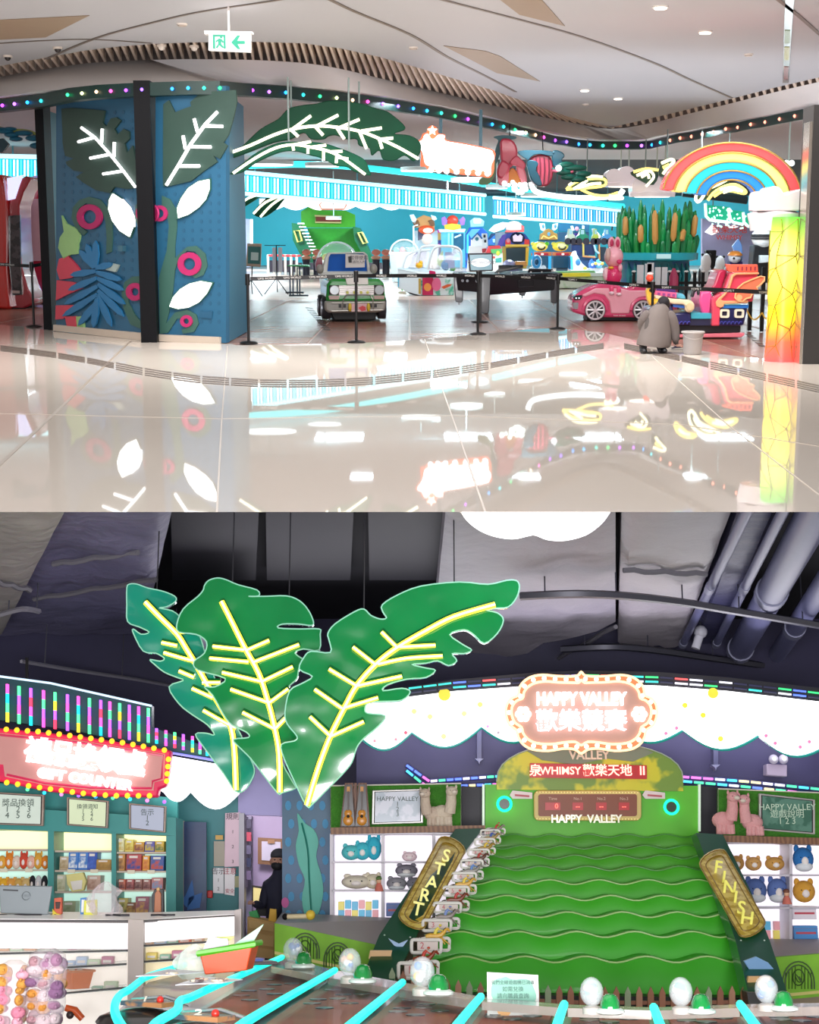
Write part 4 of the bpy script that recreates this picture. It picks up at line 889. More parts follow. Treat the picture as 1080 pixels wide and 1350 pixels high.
# crouching person, bucket, cloth
S=Stand(U,868,466,crop=(830,390,9.82))
with T(U,'person','person crouching in a grey-brown coat and dark cap wiping the floor','person',loc=S.loc)as t:
 pt=lambda x,y,d:tuple(S.pt(x,y,d))
 # body: pelvis, spine, neck, head, arms and folded legs as one surface
 J=[(*pt(330,560,.10),.13),(*pt(320,400,.06),.15),(*pt(340,240,.10),.15),(*pt(400,150,.16),.075),(*pt(440,110,.18),.075),
 (*pt(265,230,.12),.045),(*pt(190,370,.16),.04),(*pt(240,480,.34),.045),(*pt(500,230,.12),.07),(*pt(590,420,.14),.055),(*pt(600,590,.10),.042),(*pt(630,640,.06),.034),
 (*pt(270,580,.12),.10),(*pt(230,560,.36),.075),(*pt(195,660,.14),.06),(*pt(190,715,.10),.05),(*pt(175,728,-.06),.04),
 (*pt(380,580,.12),.10),(*pt(450,550,.36),.075),(*pt(420,670,.12),.06),(*pt(435,725,.10),.05),(*pt(450,735,-.06),.04)]
 E=[(0,1),(1,2),(2,3),(3,4),(2,5),(5,6),(6,7),(2,8),(8,9),(9,10),(10,11),(0,12),(12,13),(13,14),(14,15),(15,16),(0,17),(17,18),(18,19),(19,20),(20,21)]
 t.p('body',mat('#4c4644',.85)).skn(J,E,2)
 coat=t.p('coat',mat('#6b625f',.85,var=.08,ns=9),sub=1)
 rows=[]
 for y,xl,xr,dy,dz in((118,345,470,.10,.09),(150,290,500,.13,.12),(200,235,530,.17,.15),(300,200,550,.21,.18),(420,165,560,.24,.21),(540,120,570,.26,.23),(620,100,560,.27,.25),(648,112,530,.27,.25)):
  cx_=(xl+xr)/2;r=[]
  for k in range(21):
   a_=2*math.pi*k/20;p=S.pt(cx_+(xr-xl)/2*math.cos(a_),y+(12*math.sin(a_*3)if y>500 else 0)+(36*max(0,math.cos(a_))if y>600 else 0));r.append((p.x,.12+dz*math.sin(a_),p.z))
  rows.append(r)
 coat.sheet(rows)
 sl=t.p('sleeve',mat('#655c5a',.85,var=.08,ns=9),sub=1);sl.tube([S.pt(490,200,.08),S.pt(545,300,.06),S.pt(590,430,.06),S.pt(600,560,.04),S.pt(604,600,.03)],[.075,.08,.072,.055,.048],12)
 sl=t.p('sleeve',mat('#655c5a',.85,var=.08,ns=9),sub=1);sl.tube([S.pt(270,200,.08),S.pt(190,300,.1),S.pt(170,400,.22),S.pt(230,470,.36)],[.075,.075,.06,.05],12)
 t.p('collar',mat('#5c5454',.8),sub=1).tube([(S.pt(410,128).x+.085*math.cos(k),.15+.07*math.sin(k),S.pt(410,128).z+.02*math.cos(k))for k in[i*math.pi/7 for i in range(14)]],.022,8,closed=True)
 c_=S.pt(452,100);t.p('cap',mat('#17131a',.8)).ell((c_.x,.17,c_.z),(.082,.10,.088),18,12)
 c_=S.pt(500,135);t.p('hair',mat('#1c161a',.7)).ell((c_.x-.01,.16,c_.z),(.045,.06,.05),14,8)
 hd=t.p('hand',mat('#b98d7c',.6));h0=S.pt(640,645,.05)
 hd.ell(h0,(.042,.03,.018),12,8)
 for k in range(4):hd.tube([h0+Vector((.02,-.02+k*.014,0)),h0+Vector((.06,-.024+k*.016,-.004)),h0+Vector((.08-abs(k-1.5)*.006,-.026+k*.017,-.02))],[.009,.008,.006],6)
 hd.tube([h0+Vector((-.01,-.025,0)),h0+Vector((.02,-.05,-.008)),h0+Vector((.04,-.055,-.016))],[.010,.009,.007],6)
 for x,y,yy in((180,728,-.05),(440,738,-.05)):
  c_=S.pt(x,y);t.p('shoe',mat('#1b1b1f',.5)).ell((c_.x,yy+.06,max(.04,c_.z)),(.05,.12,.04),14,8)
S=Stand(U,893,461,crop=(830,390,9.82))
with T(U,'cleaning_cloth','dark crumpled cloth in the hand of the crouching person','cloth',loc=S.loc,solo=True)as t:
 b=t.p('cleaning_cloth',mat('#1a1626',.9));random.seed(4)
 rows=[[(-.085+.17*j/8,-.06+.12*i/6,.012+(.05*math.exp(-((j-4)**2+(i-3)**2)/6)+random.uniform(0,.012)))for j in range(9)]for i in range(7)]
 b.sheet(rows);b.sheet([[(x,y,.001)for x,y,z in r]for r in rows]);b.sub=1
S=Stand(U,913,467,crop=(830,390,9.82))
with T(U,'bucket','grey plastic bucket standing beside the crouching person','bucket',loc=S.loc)as t:
 r=S.w(112);h=S.pt(0,470).z
 t.p('bucket_body',mat('#9a9594',.45)).lathe([(0,0.003),(r*.95,.003),(r,.02),(r*1.2,h),(r*1.16,h),(r*.94,.03),(0,.03)],n=28)
 t.p('rim',mat('#aca7a5',.4)).tube([(r*1.26*math.cos(k),r*1.26*math.sin(k),h)for k in[i*math.pi/16 for i in range(32)]],.013,6,closed=True)
 t.p('handle',mat('#b8b4b2',.3,.4)).tube([(r*1.22*math.cos(k),-r*1.05*abs(math.sin(k))-.02,h-.015-.07*math.sin(k))for k in[i*math.pi/10 for i in range(11)]],.005,5)
# black pool table with screen
S=Stand(U,632,413,crop=(600,350,7.448))
bk=mat('#15131a',.28,coat=.2,var=.02)
with T(U,'pool_table','long glossy black pool table on four stout legs with casters','game table',loc=S.loc,rot=0)as t:
 a0,a1=S.pt(-20,290),S.pt(1075,250)
 front=[S.pt(330,110),S.pt(1040,95),S.pt(1035,250),S.pt(340,290)]
 d0,d1=0.0,.55 # the long side runs slightly away from the viewer
 ap=t.p('apron',bk,bev=.02);ap.pr3([Vector((p.x,d0 if i in(0,3)else d1,p.z))for i,p in enumerate(front)],(-.02,.5,0))
 sd=[S.pt(20,110,1.0),S.pt(345,110,0),S.pt(345,290,0),S.pt(200,268,.5),S.pt(40,262,1.0)]
 e=t.p('end_apron',mat('#22222a',.35),bev=.01);e.pr3([Vector((p.x,p.y,p.z))for p in sd],(.05,.3,0))
 tp=t.p('top_rail',mat('#1c1a1f',.25),bev=.015);tp.pr3([Vector(p)for p in(S.pt(240,100,-.03),S.pt(1075,84,.52),S.pt(1000,66,2.1),S.pt(-15,84,1.1))],(0,0,-.05))
 t.p('playfield',mat('#1d3a44',.3)).pr3([Vector(p)+Vector((0,0,.004))for p in(S.pt(290,94,.15),S.pt(1010,82,.65),S.pt(960,72,1.7),S.pt(50,82,1.0))],(0,0,-.01))
 def leg(xt0,xt1,xb0,xb1,yt,yb,d):
  g=t.p('leg',bk,bev=.012);g.pr(S('%d,%d %d,%d %d,%d %d,%d %d,%d'%(xt0,yt,xt1,yt,xb1+4,yb-30,xb1-6,yb,xb0,yb-8)),d,d+.22)
  c_=S.pt((xb0+xb1)/2,yb+8);z=c_.z;t.p('caster',mat('#a8a8a8',.3,.5),g).cyl((c_.x-.015,d+.1,z),(c_.x+.015,d+.1,z),.03,n=12)
 leg(245,350,250,330,110,476,0);leg(0,95,18,92,110,385,1.0);leg(955,1060,965,1022,100,385,.52);leg(695,768,700,762,258,335,2.0)
 for x in(340,430,530,650):pass
 for x,y in((426,78),(553,74),(752,70),(862,70),(968,62)):c_=S.pt(x,y,-.02);t.p('sight_dot',mat('#e8e6e4',.3)).ell((c_.x,-.01+(x-300)/700*.5,c_.z),.018,8,6)
 cr_=t.p('cushion',bk,bev=.015);cr_.pr3([Vector(p)for p in(S.pt(390,82,.2),S.pt(720,40,1.6),S.pt(720,10,1.6),S.pt(460,10,1.4),S.pt(455,48,1.2),S.pt(390,70,.2))],(0,.08,0))
 t.p('cushion',bk,bev=.01).pr3([Vector(p)for p in(S.pt(725,78,.5),S.pt(1000,74,.9),S.pt(995,45,.9),S.pt(740,38,.5))],(0,.08,0))
 t.p('panel_outline',mat('#2c2830',.4)).tube([S.pt(630,150,.2),S.pt(780,146,.3),S.pt(780,210,.3),S.pt(630,215,.2)],.008,5,closed=True)
 for x in(85,130,220):c_=S.pt(x,160,1.0-x/345);t.p('button',mat('#8c94a0',.3)).cyl((c_.x,c_.y-.03,c_.z),(c_.x,c_.y,c_.z),.03,n=12)
 for x in(470,710,930):c_=S.pt(x,103,(x-330)/700*.5-.012);t.p('lettering',mat('#8a8890',.4)).text('TOMS WORLD',c_,.05,.001)
S=Stand(U,632,385,Y=27.6,crop=(540,280,5.4))
with T(U,'score_screen','small monitor with glowing oval picture on a black stand before the pool table','screen',loc=U.G(634,425))as t:
 S=Stand(U,634,425,crop=(540,280,5.4));lf=2.4
 t.p('case',mat('#2c343a',.3),bev=.02).pr(S('412,295 590,292 592,420 425,424'),0,.12)
 sc=t.p('screen_face',mat('#4a7480',.2,em=.5,emc='#3f7f90'));sc.pr(S('424,306 580,303 582,410 434,413'),-.01,.0)
 c_=S.pt(503,360);sc2=t.p('oval_picture',glow('#dfe6ea',.9));sc2.pr([(c_.x+S.w(68)*math.cos(k),c_.z+S.w(30)*math.sin(k))for k in[i*math.pi/16 for i in range(32)]],-.02,-.01)
 t.p('lettering',mat('#7a6a70',.4)).text('TOMS WORLD',(c_.x,-.025,c_.z),.085,.001)
 t.p('stand_pole',m_blk).box((c_.x-.03,.04,0),(c_.x+.03,.1,S.pt(0,415).z));t.p('stand_foot',m_blk).lathe([(.16,0),(.16,.02),(.03,.04)],c=(c_.x,.07,0),n=18)
# white claw machine
S=Stand(U,560,389,crop=(515,310,11.37))
wh=mat('#e4eaee',.3,var=.02)
with T(U,'claw_machine','low white game machine with curved clear canopy and yellow duck','game machine',loc=S.loc)as t:
 f1=[S.pt(450,905,0),S.pt(450,590,0),S.pt(950,590,.4),S.pt(950,905,.4)]
 t.p('front_panel',mat('#e0eef0',.35,kind='speckle',ns=3,col2='#58b89a')).pr3([Vector(p)for p in f1],(0,.9,0))
 sd=[S.pt(450,905,-.005),S.pt(450,590,-.005),S.pt(100,530,.9),S.pt(105,800,.9),S.pt(240,860,.5)]
 t.p('side_panel',wh,bev=.01).pr3([Vector(p)for p in sd],(.4,.5,0))
 t.p('pink_panel',mat('#c8285c',.35)).pr3([S.pt(480,900,-.02),S.pt(480,640,-.02),S.pt(640,640,.09),S.pt(640,900,.09)],(0,.02,0))
 t.p('pink_balloon',mat('#e05c8c',.35)).pr3([Vector((p.x,.1,p.z))for p in[S.pt(690+70*math.cos(k),740+100*math.sin(k))for k in[i*math.pi/10 for i in range(20)]]],(0,-.03,0))
 t.p('orange_face',mat('#e89038',.4)).pr3([Vector((p.x,-.03,p.z))for p in[S.pt(555+55*math.cos(k),780+60*math.sin(k))for k in[i*math.pi/10 for i in range(20)]]],(0,-.02,0))
 t.p('yellow_strip',mat('#b89a3c',.4)).pr3([S.pt(420,880,-.02),S.pt(420,650,-.02),S.pt(455,650,-.02),S.pt(455,880,-.02)],(0,.02,0))
 t.p('rocket_picture',mat('#d05a30',.4)).pr3([S.pt(760,780,.2),S.pt(860,740,.3),S.pt(925,740,.34),S.pt(900,770,.32),S.pt(800,810,.24)],(0,-.02,0))
 t.p('top_deck',wh,bev=.02).pr3([S.pt(95,530,.9),S.pt(240,505,1.2),S.pt(950,500,1.2),S.pt(950,590,.38),S.pt(580,600,-.02),S.pt(450,592,-.02)],(0,0,.05))
 t.p('plinth',mat('#23222a',.6)).pr3([S.pt(300,890,.3),S.pt(450,925,.05),S.pt(950,915,.45),S.pt(950,895,.45),S.pt(450,900,.05),S.pt(250,860,.45)],(0,.5,0))
 t.p('pink_box',mat('#c82460',.35),bev=.01).pr3([S.pt(580,600,-.06),S.pt(580,530,-.06),S.pt(670,545,0),S.pt(680,600,0)],(0,.2,0))
 hoop=lambda pts,d:[S.pt(x,y,d)for x,y in cr(pts,4)]
 for pts,d in(([(560,520),(610,300),(660,200),(760,170),(950,180),(1040,230),(1060,330),(1060,520)],.1),([(180,500),(240,330),(330,270),(420,240),(600,230)],.7),([(390,500),(420,300),(470,190),(560,170),(740,165)],.5)):
  t.p('canopy_hoop',wh).tube(hoop(pts,d),.035,8)
 t.p('canopy_glass',glass('#dff0f4',.16)).pr3([Vector(p)for p in hoop([(570,520),(615,300),(665,210),(760,180),(950,190),(1030,240),(1050,520)],.12)],(0,.03,0))
 t.p('canopy_glass',glass('#dff0f4',.16)).pr3([Vector(p)for p in hoop([(190,500),(245,330),(330,275),(420,245),(590,235),(560,500)],.72)],(0,.03,0))
 t.p('violet_panel',mat('#7878a8',.4)).pr3([S.pt(270,500,.8),S.pt(320,330,.8),S.pt(400,255,.8),S.pt(550,245,.8),S.pt(550,400,.8),S.pt(500,500,.8)],(0,.03,0))
 t.p('violet_panel',mat('#8a90c0',.4)).pr3([S.pt(820,500,.5),S.pt(820,260,.5),S.pt(960,260,.5),S.pt(970,500,.5)],(0,.03,0))
 t.p('green_column',mat('#c8dca0',.4)).pr3([S.pt(680,480,.6),S.pt(690,380,.6),S.pt(790,230,.6),S.pt(810,480,.6)],(0,.03,0))
 dk=t.p('duck',mat('#f0b418',.35));dk.ell(S.pt(430,460,.3),(.1,.1,.075),14,8);dk.ell(S.pt(455,418,.3),(.055,.055,.055),12,8);t.p('beak',mat('#e07020',.4),dk).ell(S.pt(395,425,.28),(.04,.03,.015),8,6)
 for x,y,c_,r_ in((645,470,'#b8a8a0',.12),(830,480,'#3c78b0',.13),(940,500,'#58b048',.08),(700,500,'#c8c8cc',.09)):t.p('prize_ball',mat(c_,.3)).ell(S.pt(x,y+60,.6)+Vector((0,0,r_+.02)),r_,12,8)
 t.p('blue_strip',mat('#58b8d8',.3)).pr3([S.pt(105,790,.91),S.pt(105,600,.91),S.pt(125,600,.85),S.pt(125,795,.85)],(0,-.02,0))
with T(U,'prize_box','small yellow and green boxed game standing left of the white claw machine','game',loc=U.G(527,383))as t:
 S=Stand(U,527,383,crop=(515,310,11.37))
 t.p('case',mat('#d8d840',.4),bev=.02).pr(S('110,640 230,650 230,800 115,800'),0,.4);t.p('red_mark',mat('#d85038',.4)).pr(S('150,690 220,695 215,760 160,755'),-.02,0)
 for x in(165,210):t.p('foot',mat('#6ac83c',.4)).pr(S('%d,800 %d,800 %d,830 %d,830'%(x,x+20,x+22,x-2)),0,.3)
# domed pusher games
def dome(cx_,by,r_,hb,lb,col='#dfeef0',Y=None):
 S=Stand(U,cx_,by);R_=r_*S.mx;hz=hb*S.mz
 with T(U,'dome_game',lb,'game machine',loc=S.loc+Vector((0,R_,0)))as t:
  t.p('cabinet',mat(col,.3),bev=.03).lathe([(R_*.86,0),(R_*.9,hz*.3),(R_*1.02,hz*.8),(R_*1.02,hz)],n=24)
  t.p('dome',glass('#e8fbfb',.22)).ell((0,0,hz),(R_,R_,R_*.95),28,12,0,90)
  t.p('dome_ring',glow('#f4ffff',.9)).tube([(R_*math.cos(k),R_*math.sin(k),hz)for k in[i*math.pi/14 for i in range(28)]],.04,6,closed=True)
  t.p('dome_rib',mat('#f0f8f8',.3)).tube([(R_*.98*math.cos(k),-.3,hz+R_*.93*math.sin(k))for k in[i*math.pi/14 for i in range(15)]],.03,6)
  for k in range(7):t.p('prize',mat(random.choice(['#f0d860','#f0a0a0','#a8d8f0','#ffffff','#c8f0c0']),.4)).ell((R_*.6*math.cos(k*.9),R_*.6*math.sin(k*.9),hz+.12),R_*.2,8,6)
dome(444,379,27,34,'big clear-domed game just behind the green toy car')
dome(533,372,19,38,'clear-domed game behind the low white claw machine')
# stands left of the green car
cd2=(300,300,9)
def tripod(t,S,cx_,yt,yb,sp,d=0):
 for dx in(-sp,sp,0):t.p('tripod_leg',m_blk).tube([S.pt(cx_,yt,d),S.pt(cx_+dx,yb-(22 if dx==0 else 0),d+(.25 if dx==0 else-.12))],.012,6)
S=Stand(U,331,390.5,crop=cd2)
with T(U,'notice_stand','green framed notice board on a black tripod stand','sign stand',loc=S.loc)as t:
 t.p('frame',mat('#a08a78',.5),bev=.01).pr(S('245,190 415,195 400,470 225,460'),0,.05);f_=t.p('poster',mat('#2a5f5c',.5));f_.pr(S('255,225 405,230 392,435 248,428'),-.01,0)
 t.p('paper',mat('#a8b8b4',.5)).pr(S('290,295 378,300 372,392 285,388'),-.02,-.01)
 t.p('pole',m_blk).tube([S.pt(290,630),S.pt(300,460)],.015,6);tripod(t,S,285,620,812,135)
S=Stand(U,365,391,crop=cd2)
with T(U,'notice_stand','tall black tripod carrying two pale upright panels','sign stand',loc=S.loc)as t:
 for x in(540,610):t.p('panel',mat('#c4ccd8',.4)).pr(S('%d,240 %d,240 %d,530 %d,530'%(x,x+45,x+45,x)),0,.04)
 t.p('pole',m_blk).tube([S.pt(590,620,-.03),S.pt(590,215,-.03)],.015,6);t.p('cross_bar',m_blk).tube([S.pt(450,215,-.03),S.pt(700,215,-.03)],.01,6);tripod(t,S,585,600,790,140)
S=Stand(U,392,391,crop=cd2)
with T(U,'small_table','small table with green top on thin black metal legs','table',loc=S.loc)as t:
 t.p('table_top',mat('#1f8a50',.4),bev=.01).pr(S('720,445 960,445 975,468 720,462'),-.1,.5)
 for x in(745,780,820,850):t.p('leg',mat('#3a4a60',.4)).tube([S.pt(x,800,0 if x<800 else .3),S.pt(x,465,0 if x<800 else .3)],.02,6)
 for y,a_,b_ in((770,690,905),(806,730,960)):t.p('foot_bar',mat('#2c3440',.4)).tube([S.pt(a_,y,0),S.pt(b_,y,0)],.025,6)
S=Stand(U,385,362,crop=cd2)
with T(U,'coin_game','row of white framed coin games with red tops behind the tripods','game machine',loc=S.loc)as t:
 t.p('canopy',mat('#d84048',.35),bev=.02).pr(S('480,318 860,325 850,350 480,345'),0,1.2)
 for k in range(6):x=470+k*68;t.p('frame_post',mat('#ecdfc8',.4),bev=.01).pr(S('%d,320 %d,320 %d,560 %d,560'%(x,x+26,x+26,x)),0,.15)
 for k in range(5):x=500+k*68;t.p('dark_opening',mat('#342e3c',.4)).pr(S('%d,390 %d,390 %d,530 %d,530'%(x,x+36,x+36,x)),.1,.3)
for k in range(6):
 x=404+k*14 if k<2 else 496+(k-2)*13
 S=Stand(U,x,366)
 with T(U,'seat',['curved coral and black game seat nearest the green table','curved coral and black game seat left of the domed game','curved coral game seat just right of the toy car roof','curved coral game seat second right of the toy car','curved coral game seat third right of the toy car','curved coral game seat beside the white claw machine'][k],'seat',loc=S.loc)as t:
  t.p('cushion',mat('#e8a080',.4)).ell((0,0,.78),(.19,.18,.09),12,8);t.p('seat_base',mat('#2a2430',.5)).lathe([(.18,0),(.14,.1),(.14,.6),(.17,.7)],n=14);t.p('back',mat('#d88068',.4)).ell((0,.2,.98),(.18,.06,.12),12,8)
# far doorway, cupboard at left
with T(U,'door_far',None,None,kind='structure')as t:
 t.p('door_leaf',mat('#b6bfdc',.4)).px(U,[(310,287),(330,289),(330,352),(309,352)],80,.1)
S=Stand(U,324,352,crop=cd2)
with T(U,'cupboard','beige cupboard with dark red things on top by the far left door','cupboard',loc=S.loc)as t:
 t.p('body',mat('#c2b8b4',.5),bev=.02).pr(S('160,150 270,150 268,460 155,460'),0,.8);t.p('red_pile',mat('#8c2c40',.5),bev=.03).pr(S('165,145 190,110 262,115 270,148'),0,.6);t.p('black_ornament',m_blk).pr(S('140,125 190,75 235,100 215,112 170,112'),.1,.3)
with T(U,'ball','blue ball on the floor beside the far cupboard','ball',loc=U.G(322,352.5),solo=True)as t:t.p('ball',mat('#4a60c8',.3)).ell((0,-.1,.33),.33,14,10)
with T(U,'glass_counter','pale teal glass-fronted counter along the left inside wall','counter',loc=U.G(302,392))as t:
 S=Stand(U,302,392,crop=cd2);t.p('body',mat('#7fc4cc',.3)).pr(S('-20,420 35,430 55,640 30,810 -20,830'),0,1.5);t.p('upper_case',mat('#dce8ea',.3)).pr(S('-20,-20 62,-10 60,420 -20,410'),.2,1.5)
 t.p('edge_light',glow('#ffffff',1.2)).tube([S.pt(62,0,.15),S.pt(62,400,.15)],.025,6)
for k,(x0,x1,lb)in enumerate(((316,331,'upright white light pillar by the far left shelves'),)):
 with T(U,'light_pillar',lb,'lamp',solo=True)as t:t.p('light_pillar',glow('#ffffff',2)).px(U,[(330,289),(333,289),(333,322),(330,322)],62,.1)
# cattail planter
S=Stand(U,872,387);PY=S.loc.y
with T(U,'cattail_planter','tall round planter of green reed blades and brown cattails on a blue mural base','planter',loc=S.loc+Vector((0,1.3,0)))as t:
 R_=55*S.mx;zt=U.P(872,343,PY).z-0;zr=U.P(872,334,PY).z;zT=U.P(872,262,PY).z
 b=t.p('mural_base',mat('#1b4f78',.4,kind='speckle',ns=1.6,col2='#17606a'));b.lathe([(R_*.84,0),(R_*.84,zt)],n=36)
 t.p('rim_tray',mat('#1d9aa8',.3,coat=.4)).lathe([(R_*.86,zt-.04),(R_*1.04,zt),(R_*1.05,zr),(R_*.98,zr+.02),(R_*.3,zr)],n=40)
 t.p('rim_label',mat('#c8e8e8',.4)).box((-.15,-R_*1.07,zt+.04),(.25,-R_*1.04,zr-.02))
 random.seed(11)
 for ring_,(rr_,n_,h0,h1)in enumerate(((.93,40,.2,.45),(.86,34,.6,.8),(.75,28,.8,1.0))):
  for k in range(n_):
   a_=360/n_*k+random.uniform(-3,3)
   if math.sin(math.radians(a_))>.35:continue
   h=(zT-zr)*random.uniform(h0,h1);x,y=R_*rr_*math.cos(math.radians(a_)),R_*rr_*math.sin(math.radians(a_));tx=x*random.uniform(1.0,1.12)
   t.p('reed_blade',random.choice([mat('#138a46',.3,coat=.4),mat('#0f6e3a',.3,coat=.4),mat('#1d7d38',.3,coat=.4)])).tube([(x,y,zr-.02),(lerp(x,tx,.5),y,zr+h*.5),(lerp(x,tx,.85),y,zr+h*.85),(tx,y,zr+h)],[.075,.085,.07,.02],7)
 for x,y0,y1,d in((829,285,310,.62),(847,296,320,.55),(865,277,322,.5),(889,280,318,.5),(901,302,318,.55),(920,283,312,.7)):
  c0_,c1_=U.P(x,y1,PY)-S.loc,U.P(x+(3 if x>880 else 0),y0,PY)-S.loc;yy=-R_*math.sqrt(max(0,1-(c0_.x/R_)**2))*.98
  t.p('cattail',mat('#c48a48',.4)).tube([(c0_.x,yy,c0_.z),(c0_.x,yy,lerp(c0_.z,c1_.z,.15)),(c1_.x,yy,lerp(c0_.z,c1_.z,.85)),(c1_.x,yy,c1_.z)],[.04,.09,.08,.03],8)
 for k in range(9):
  a_=math.radians(215+k*14);t.p('leaf_relief',mat('#1a6a70',.4)).tube([(R_*.85*math.cos(a_),R_*.85*math.sin(a_),.1),(R_*.86*math.cos(a_+.05),R_*.86*math.sin(a_+.05),zt*.5),(R_*.85*math.cos(a_-.04),R_*.85*math.sin(a_-.04),zt*.9)],[.04,.12,.02],6)
# fence pickets and pink reed in front of the planter
cg=(850,330,6.75)
with T(U,'picket_fence','low black picket fence with white tips around the cattail planter','fence')as t:
 Y=33.0
 for x in(-40,-95,30,110,225,297,372,447,520,585):
  p=U.P(*q(cg,'%d,190'%x)[0],Y);f_=U.P(*q(cg,'%d,190'%x)[0],Y);g=t.p('picket',m_blk);g.box((p.x-.035,Y-.03,0),(p.x+.035,Y+.03,p.z));t.p('picket_tip',mat('#e8e4e0',.4),g).ell((p.x,Y,p.z),(.05,.04,.03),8,5)
 a_,c_=U.P(*q(cg,'-95,290')[0],Y),U.P(*q(cg,'620,290')[0],Y);t.p('rail',m_blk).box((a_.x,Y-.02,a_.z-.03),(c_.x,Y+.02,a_.z+.03))
 for x in(-40,30,50,120,170):
  p=U.P(*q(cg,'%d,%d'%(x,110+(x*7)%50))[0],Y-.08);t.p('white_letter',mat('#e8ecf0',.4)).box((p.x-.06,Y-.1,max(.2,p.z-.9)),(p.x+.08,Y-.05,p.z))
 p=U.P(*q(cg,'262,160')[0],Y-.1);t.p('pink_reed',mat('#c04068',.4)).tube([(p.x,Y-.1,0),(p.x,Y-.1,p.z*.8),(p.x,Y-.1,p.z)],[.1,.1,.03],8)
with T(U,'chain_fence','black fence posts joined by a sagging yellow chain left of the glowing column','fence')as t:
 Y=24.8;ps=[]
 for x,yt,yb in((988,372,436),(1004,352,437),(1018,372,437)):
  f_=U.G(x,yb);p=U.P(x,yt,f_.y);t.p('post',m_blk).box((f_.x-.03,f_.y-.03,0),(f_.x+.03,f_.y+.03,p.z));ps.append((f_,p))
 for(a_,c_)in(((982,404),(1004,412)),((1004,412),(1020,402))):
  P0,P1=U.P(*a_,Y),U.P(*c_,Y);t.p('chain',mat('#d8a830',.4)).tube([P0.lerp(P1,k/6)-Vector((0,.05,.16*math.sin(math.pi*k/6)))for k in range(7)],.012,5)
# frog machine
S=Stand(U,832,382,crop=(740,300,6.75))
with T(U,'frog_game','green frog-faced toy with an open red mouth behind the rabbit','game machine',loc=S.loc)as t:
 g=t.p('body',mat('#2f9a44',.3,coat=.4),bev=.03);g.pr(S('550,290 600,278 655,285 665,360 660,560 545,560'),0,.8)
 c_=S.pt(625,318);t.p('eye',mat('#c8e0c8',.3)).ell((c_.x,-.05,c_.z),.13,14,10);t.p('pupil',mat('#1c3c24',.3)).ell((c_.x,-.16,c_.z),.06,10,8)
 t.p('mouth',mat('#b82c3c',.3)).pr(S(cr([(q((740,300,6.75),'%d,%d'%p)[0])for p in((540,385),(600,370),(645,385),(645,425),(600,425),(540,440))],3,True)),-.06,.02)
 t.p('teeth',mat('#e8e0d0',.3)).pr(S('550,405 630,398 630,412 550,420'),-.08,-.05)
# planet-like white vending robot
S=Stand(U,1003,372,crop=(900,230,6))
with T(U,'sphere_machine','white striped sphere machine on a black stand behind the ship ride','game machine',loc=S.loc)as t:
 c_=S.pt(640,500);r_=S.w(92);t.p('sphere',mat('#e4e6ea',.2,coat=.4)).ell((c_.x,.3,c_.z),(r_,r_,r_*.95),26,16)
 for z in(-.12,0.05,.2):rr_=math.sqrt(max(.01,1-(z/.95)**2))*r_;t.p('dark_band',mat('#2c2c30',.3)).tube([(c_.x+rr_*1.01*math.cos(k),.3+rr_*1.01*math.sin(k),c_.z+z*r_)for k in[i*math.pi/14 for i in range(28)]],.03,5,closed=True)
 t.p('white_plate',mat('#d8d4d8',.3),bev=.01).pr(S('570,345 700,345 715,375 600,400 570,385'),.1,.6)
 t.p('stand',mat('#16161a',.4),bev=.03).pr(S('560,560 720,560 715,860 545,860'),.1,.8);t.p('console',mat('#c8ccd0',.3),bev=.02).pr(S('600,640 715,640 715,690 600,700'),-.2,.3)
# black and white machines
for i,(x0,x1,yt,yb,lb)in enumerate(((919,938,333,392,'white and black bear-faced toy ride left of the ship chair'),(938,956,336,390,'white toy ride with spotted head behind the ship chair'))):
 S=Stand(U,(x0+x1)/2,yb)
 with T(U,'bear_ride',lb,'ride',loc=S.loc)as t:
  w2=(x1-x0)/2*S.mx;h=(yb-yt)*S.mz
  t.p('body',mat('#d8dade',.3,coat=.3)).ell((0,0,h*.4),(w2,w2*.8,h*.42),16,12);t.p('head',mat('#e4e6e8',.3,coat=.3)).ell((0,-.1,h*.78),(w2*.7,w2*.6,h*.2),16,12)
  for s_ in(-1,1):t.p('ear',mat('#1c1c20',.3)).ell((s_*w2*.5,-.1,h*.95),(w2*.2,w2*.15,w2*.2),10,8);t.p('eye_patch',mat('#1c1c20',.3)).ell((s_*w2*.28,-w2*.68,h*.78),(w2*.14,.05,w2*.2),10,8);t.p('arm',mat('#1c1c20',.3)).ell((s_*w2*.85,-.1,h*.45),(w2*.2,w2*.2,h*.2),10,8)
with T(U,'seat','black high-backed racing seat behind the ship ride','seat',loc=U.G(934,384))as t:
 S=Stand(U,934,384,crop=(900,230,6));t.p('back',m_blk,bev=.03).pr(S('175,600 260,600 255,700 245,760 195,760 190,700'),0,.3);t.p('base',m_blk).pr(S('190,760 250,760 250,915 190,915'),0,.5);t.p('label_plate',mat('#d8dce0',.4)).pr(S('170,760 230,765 230,800 170,795'),-.08,-.04)
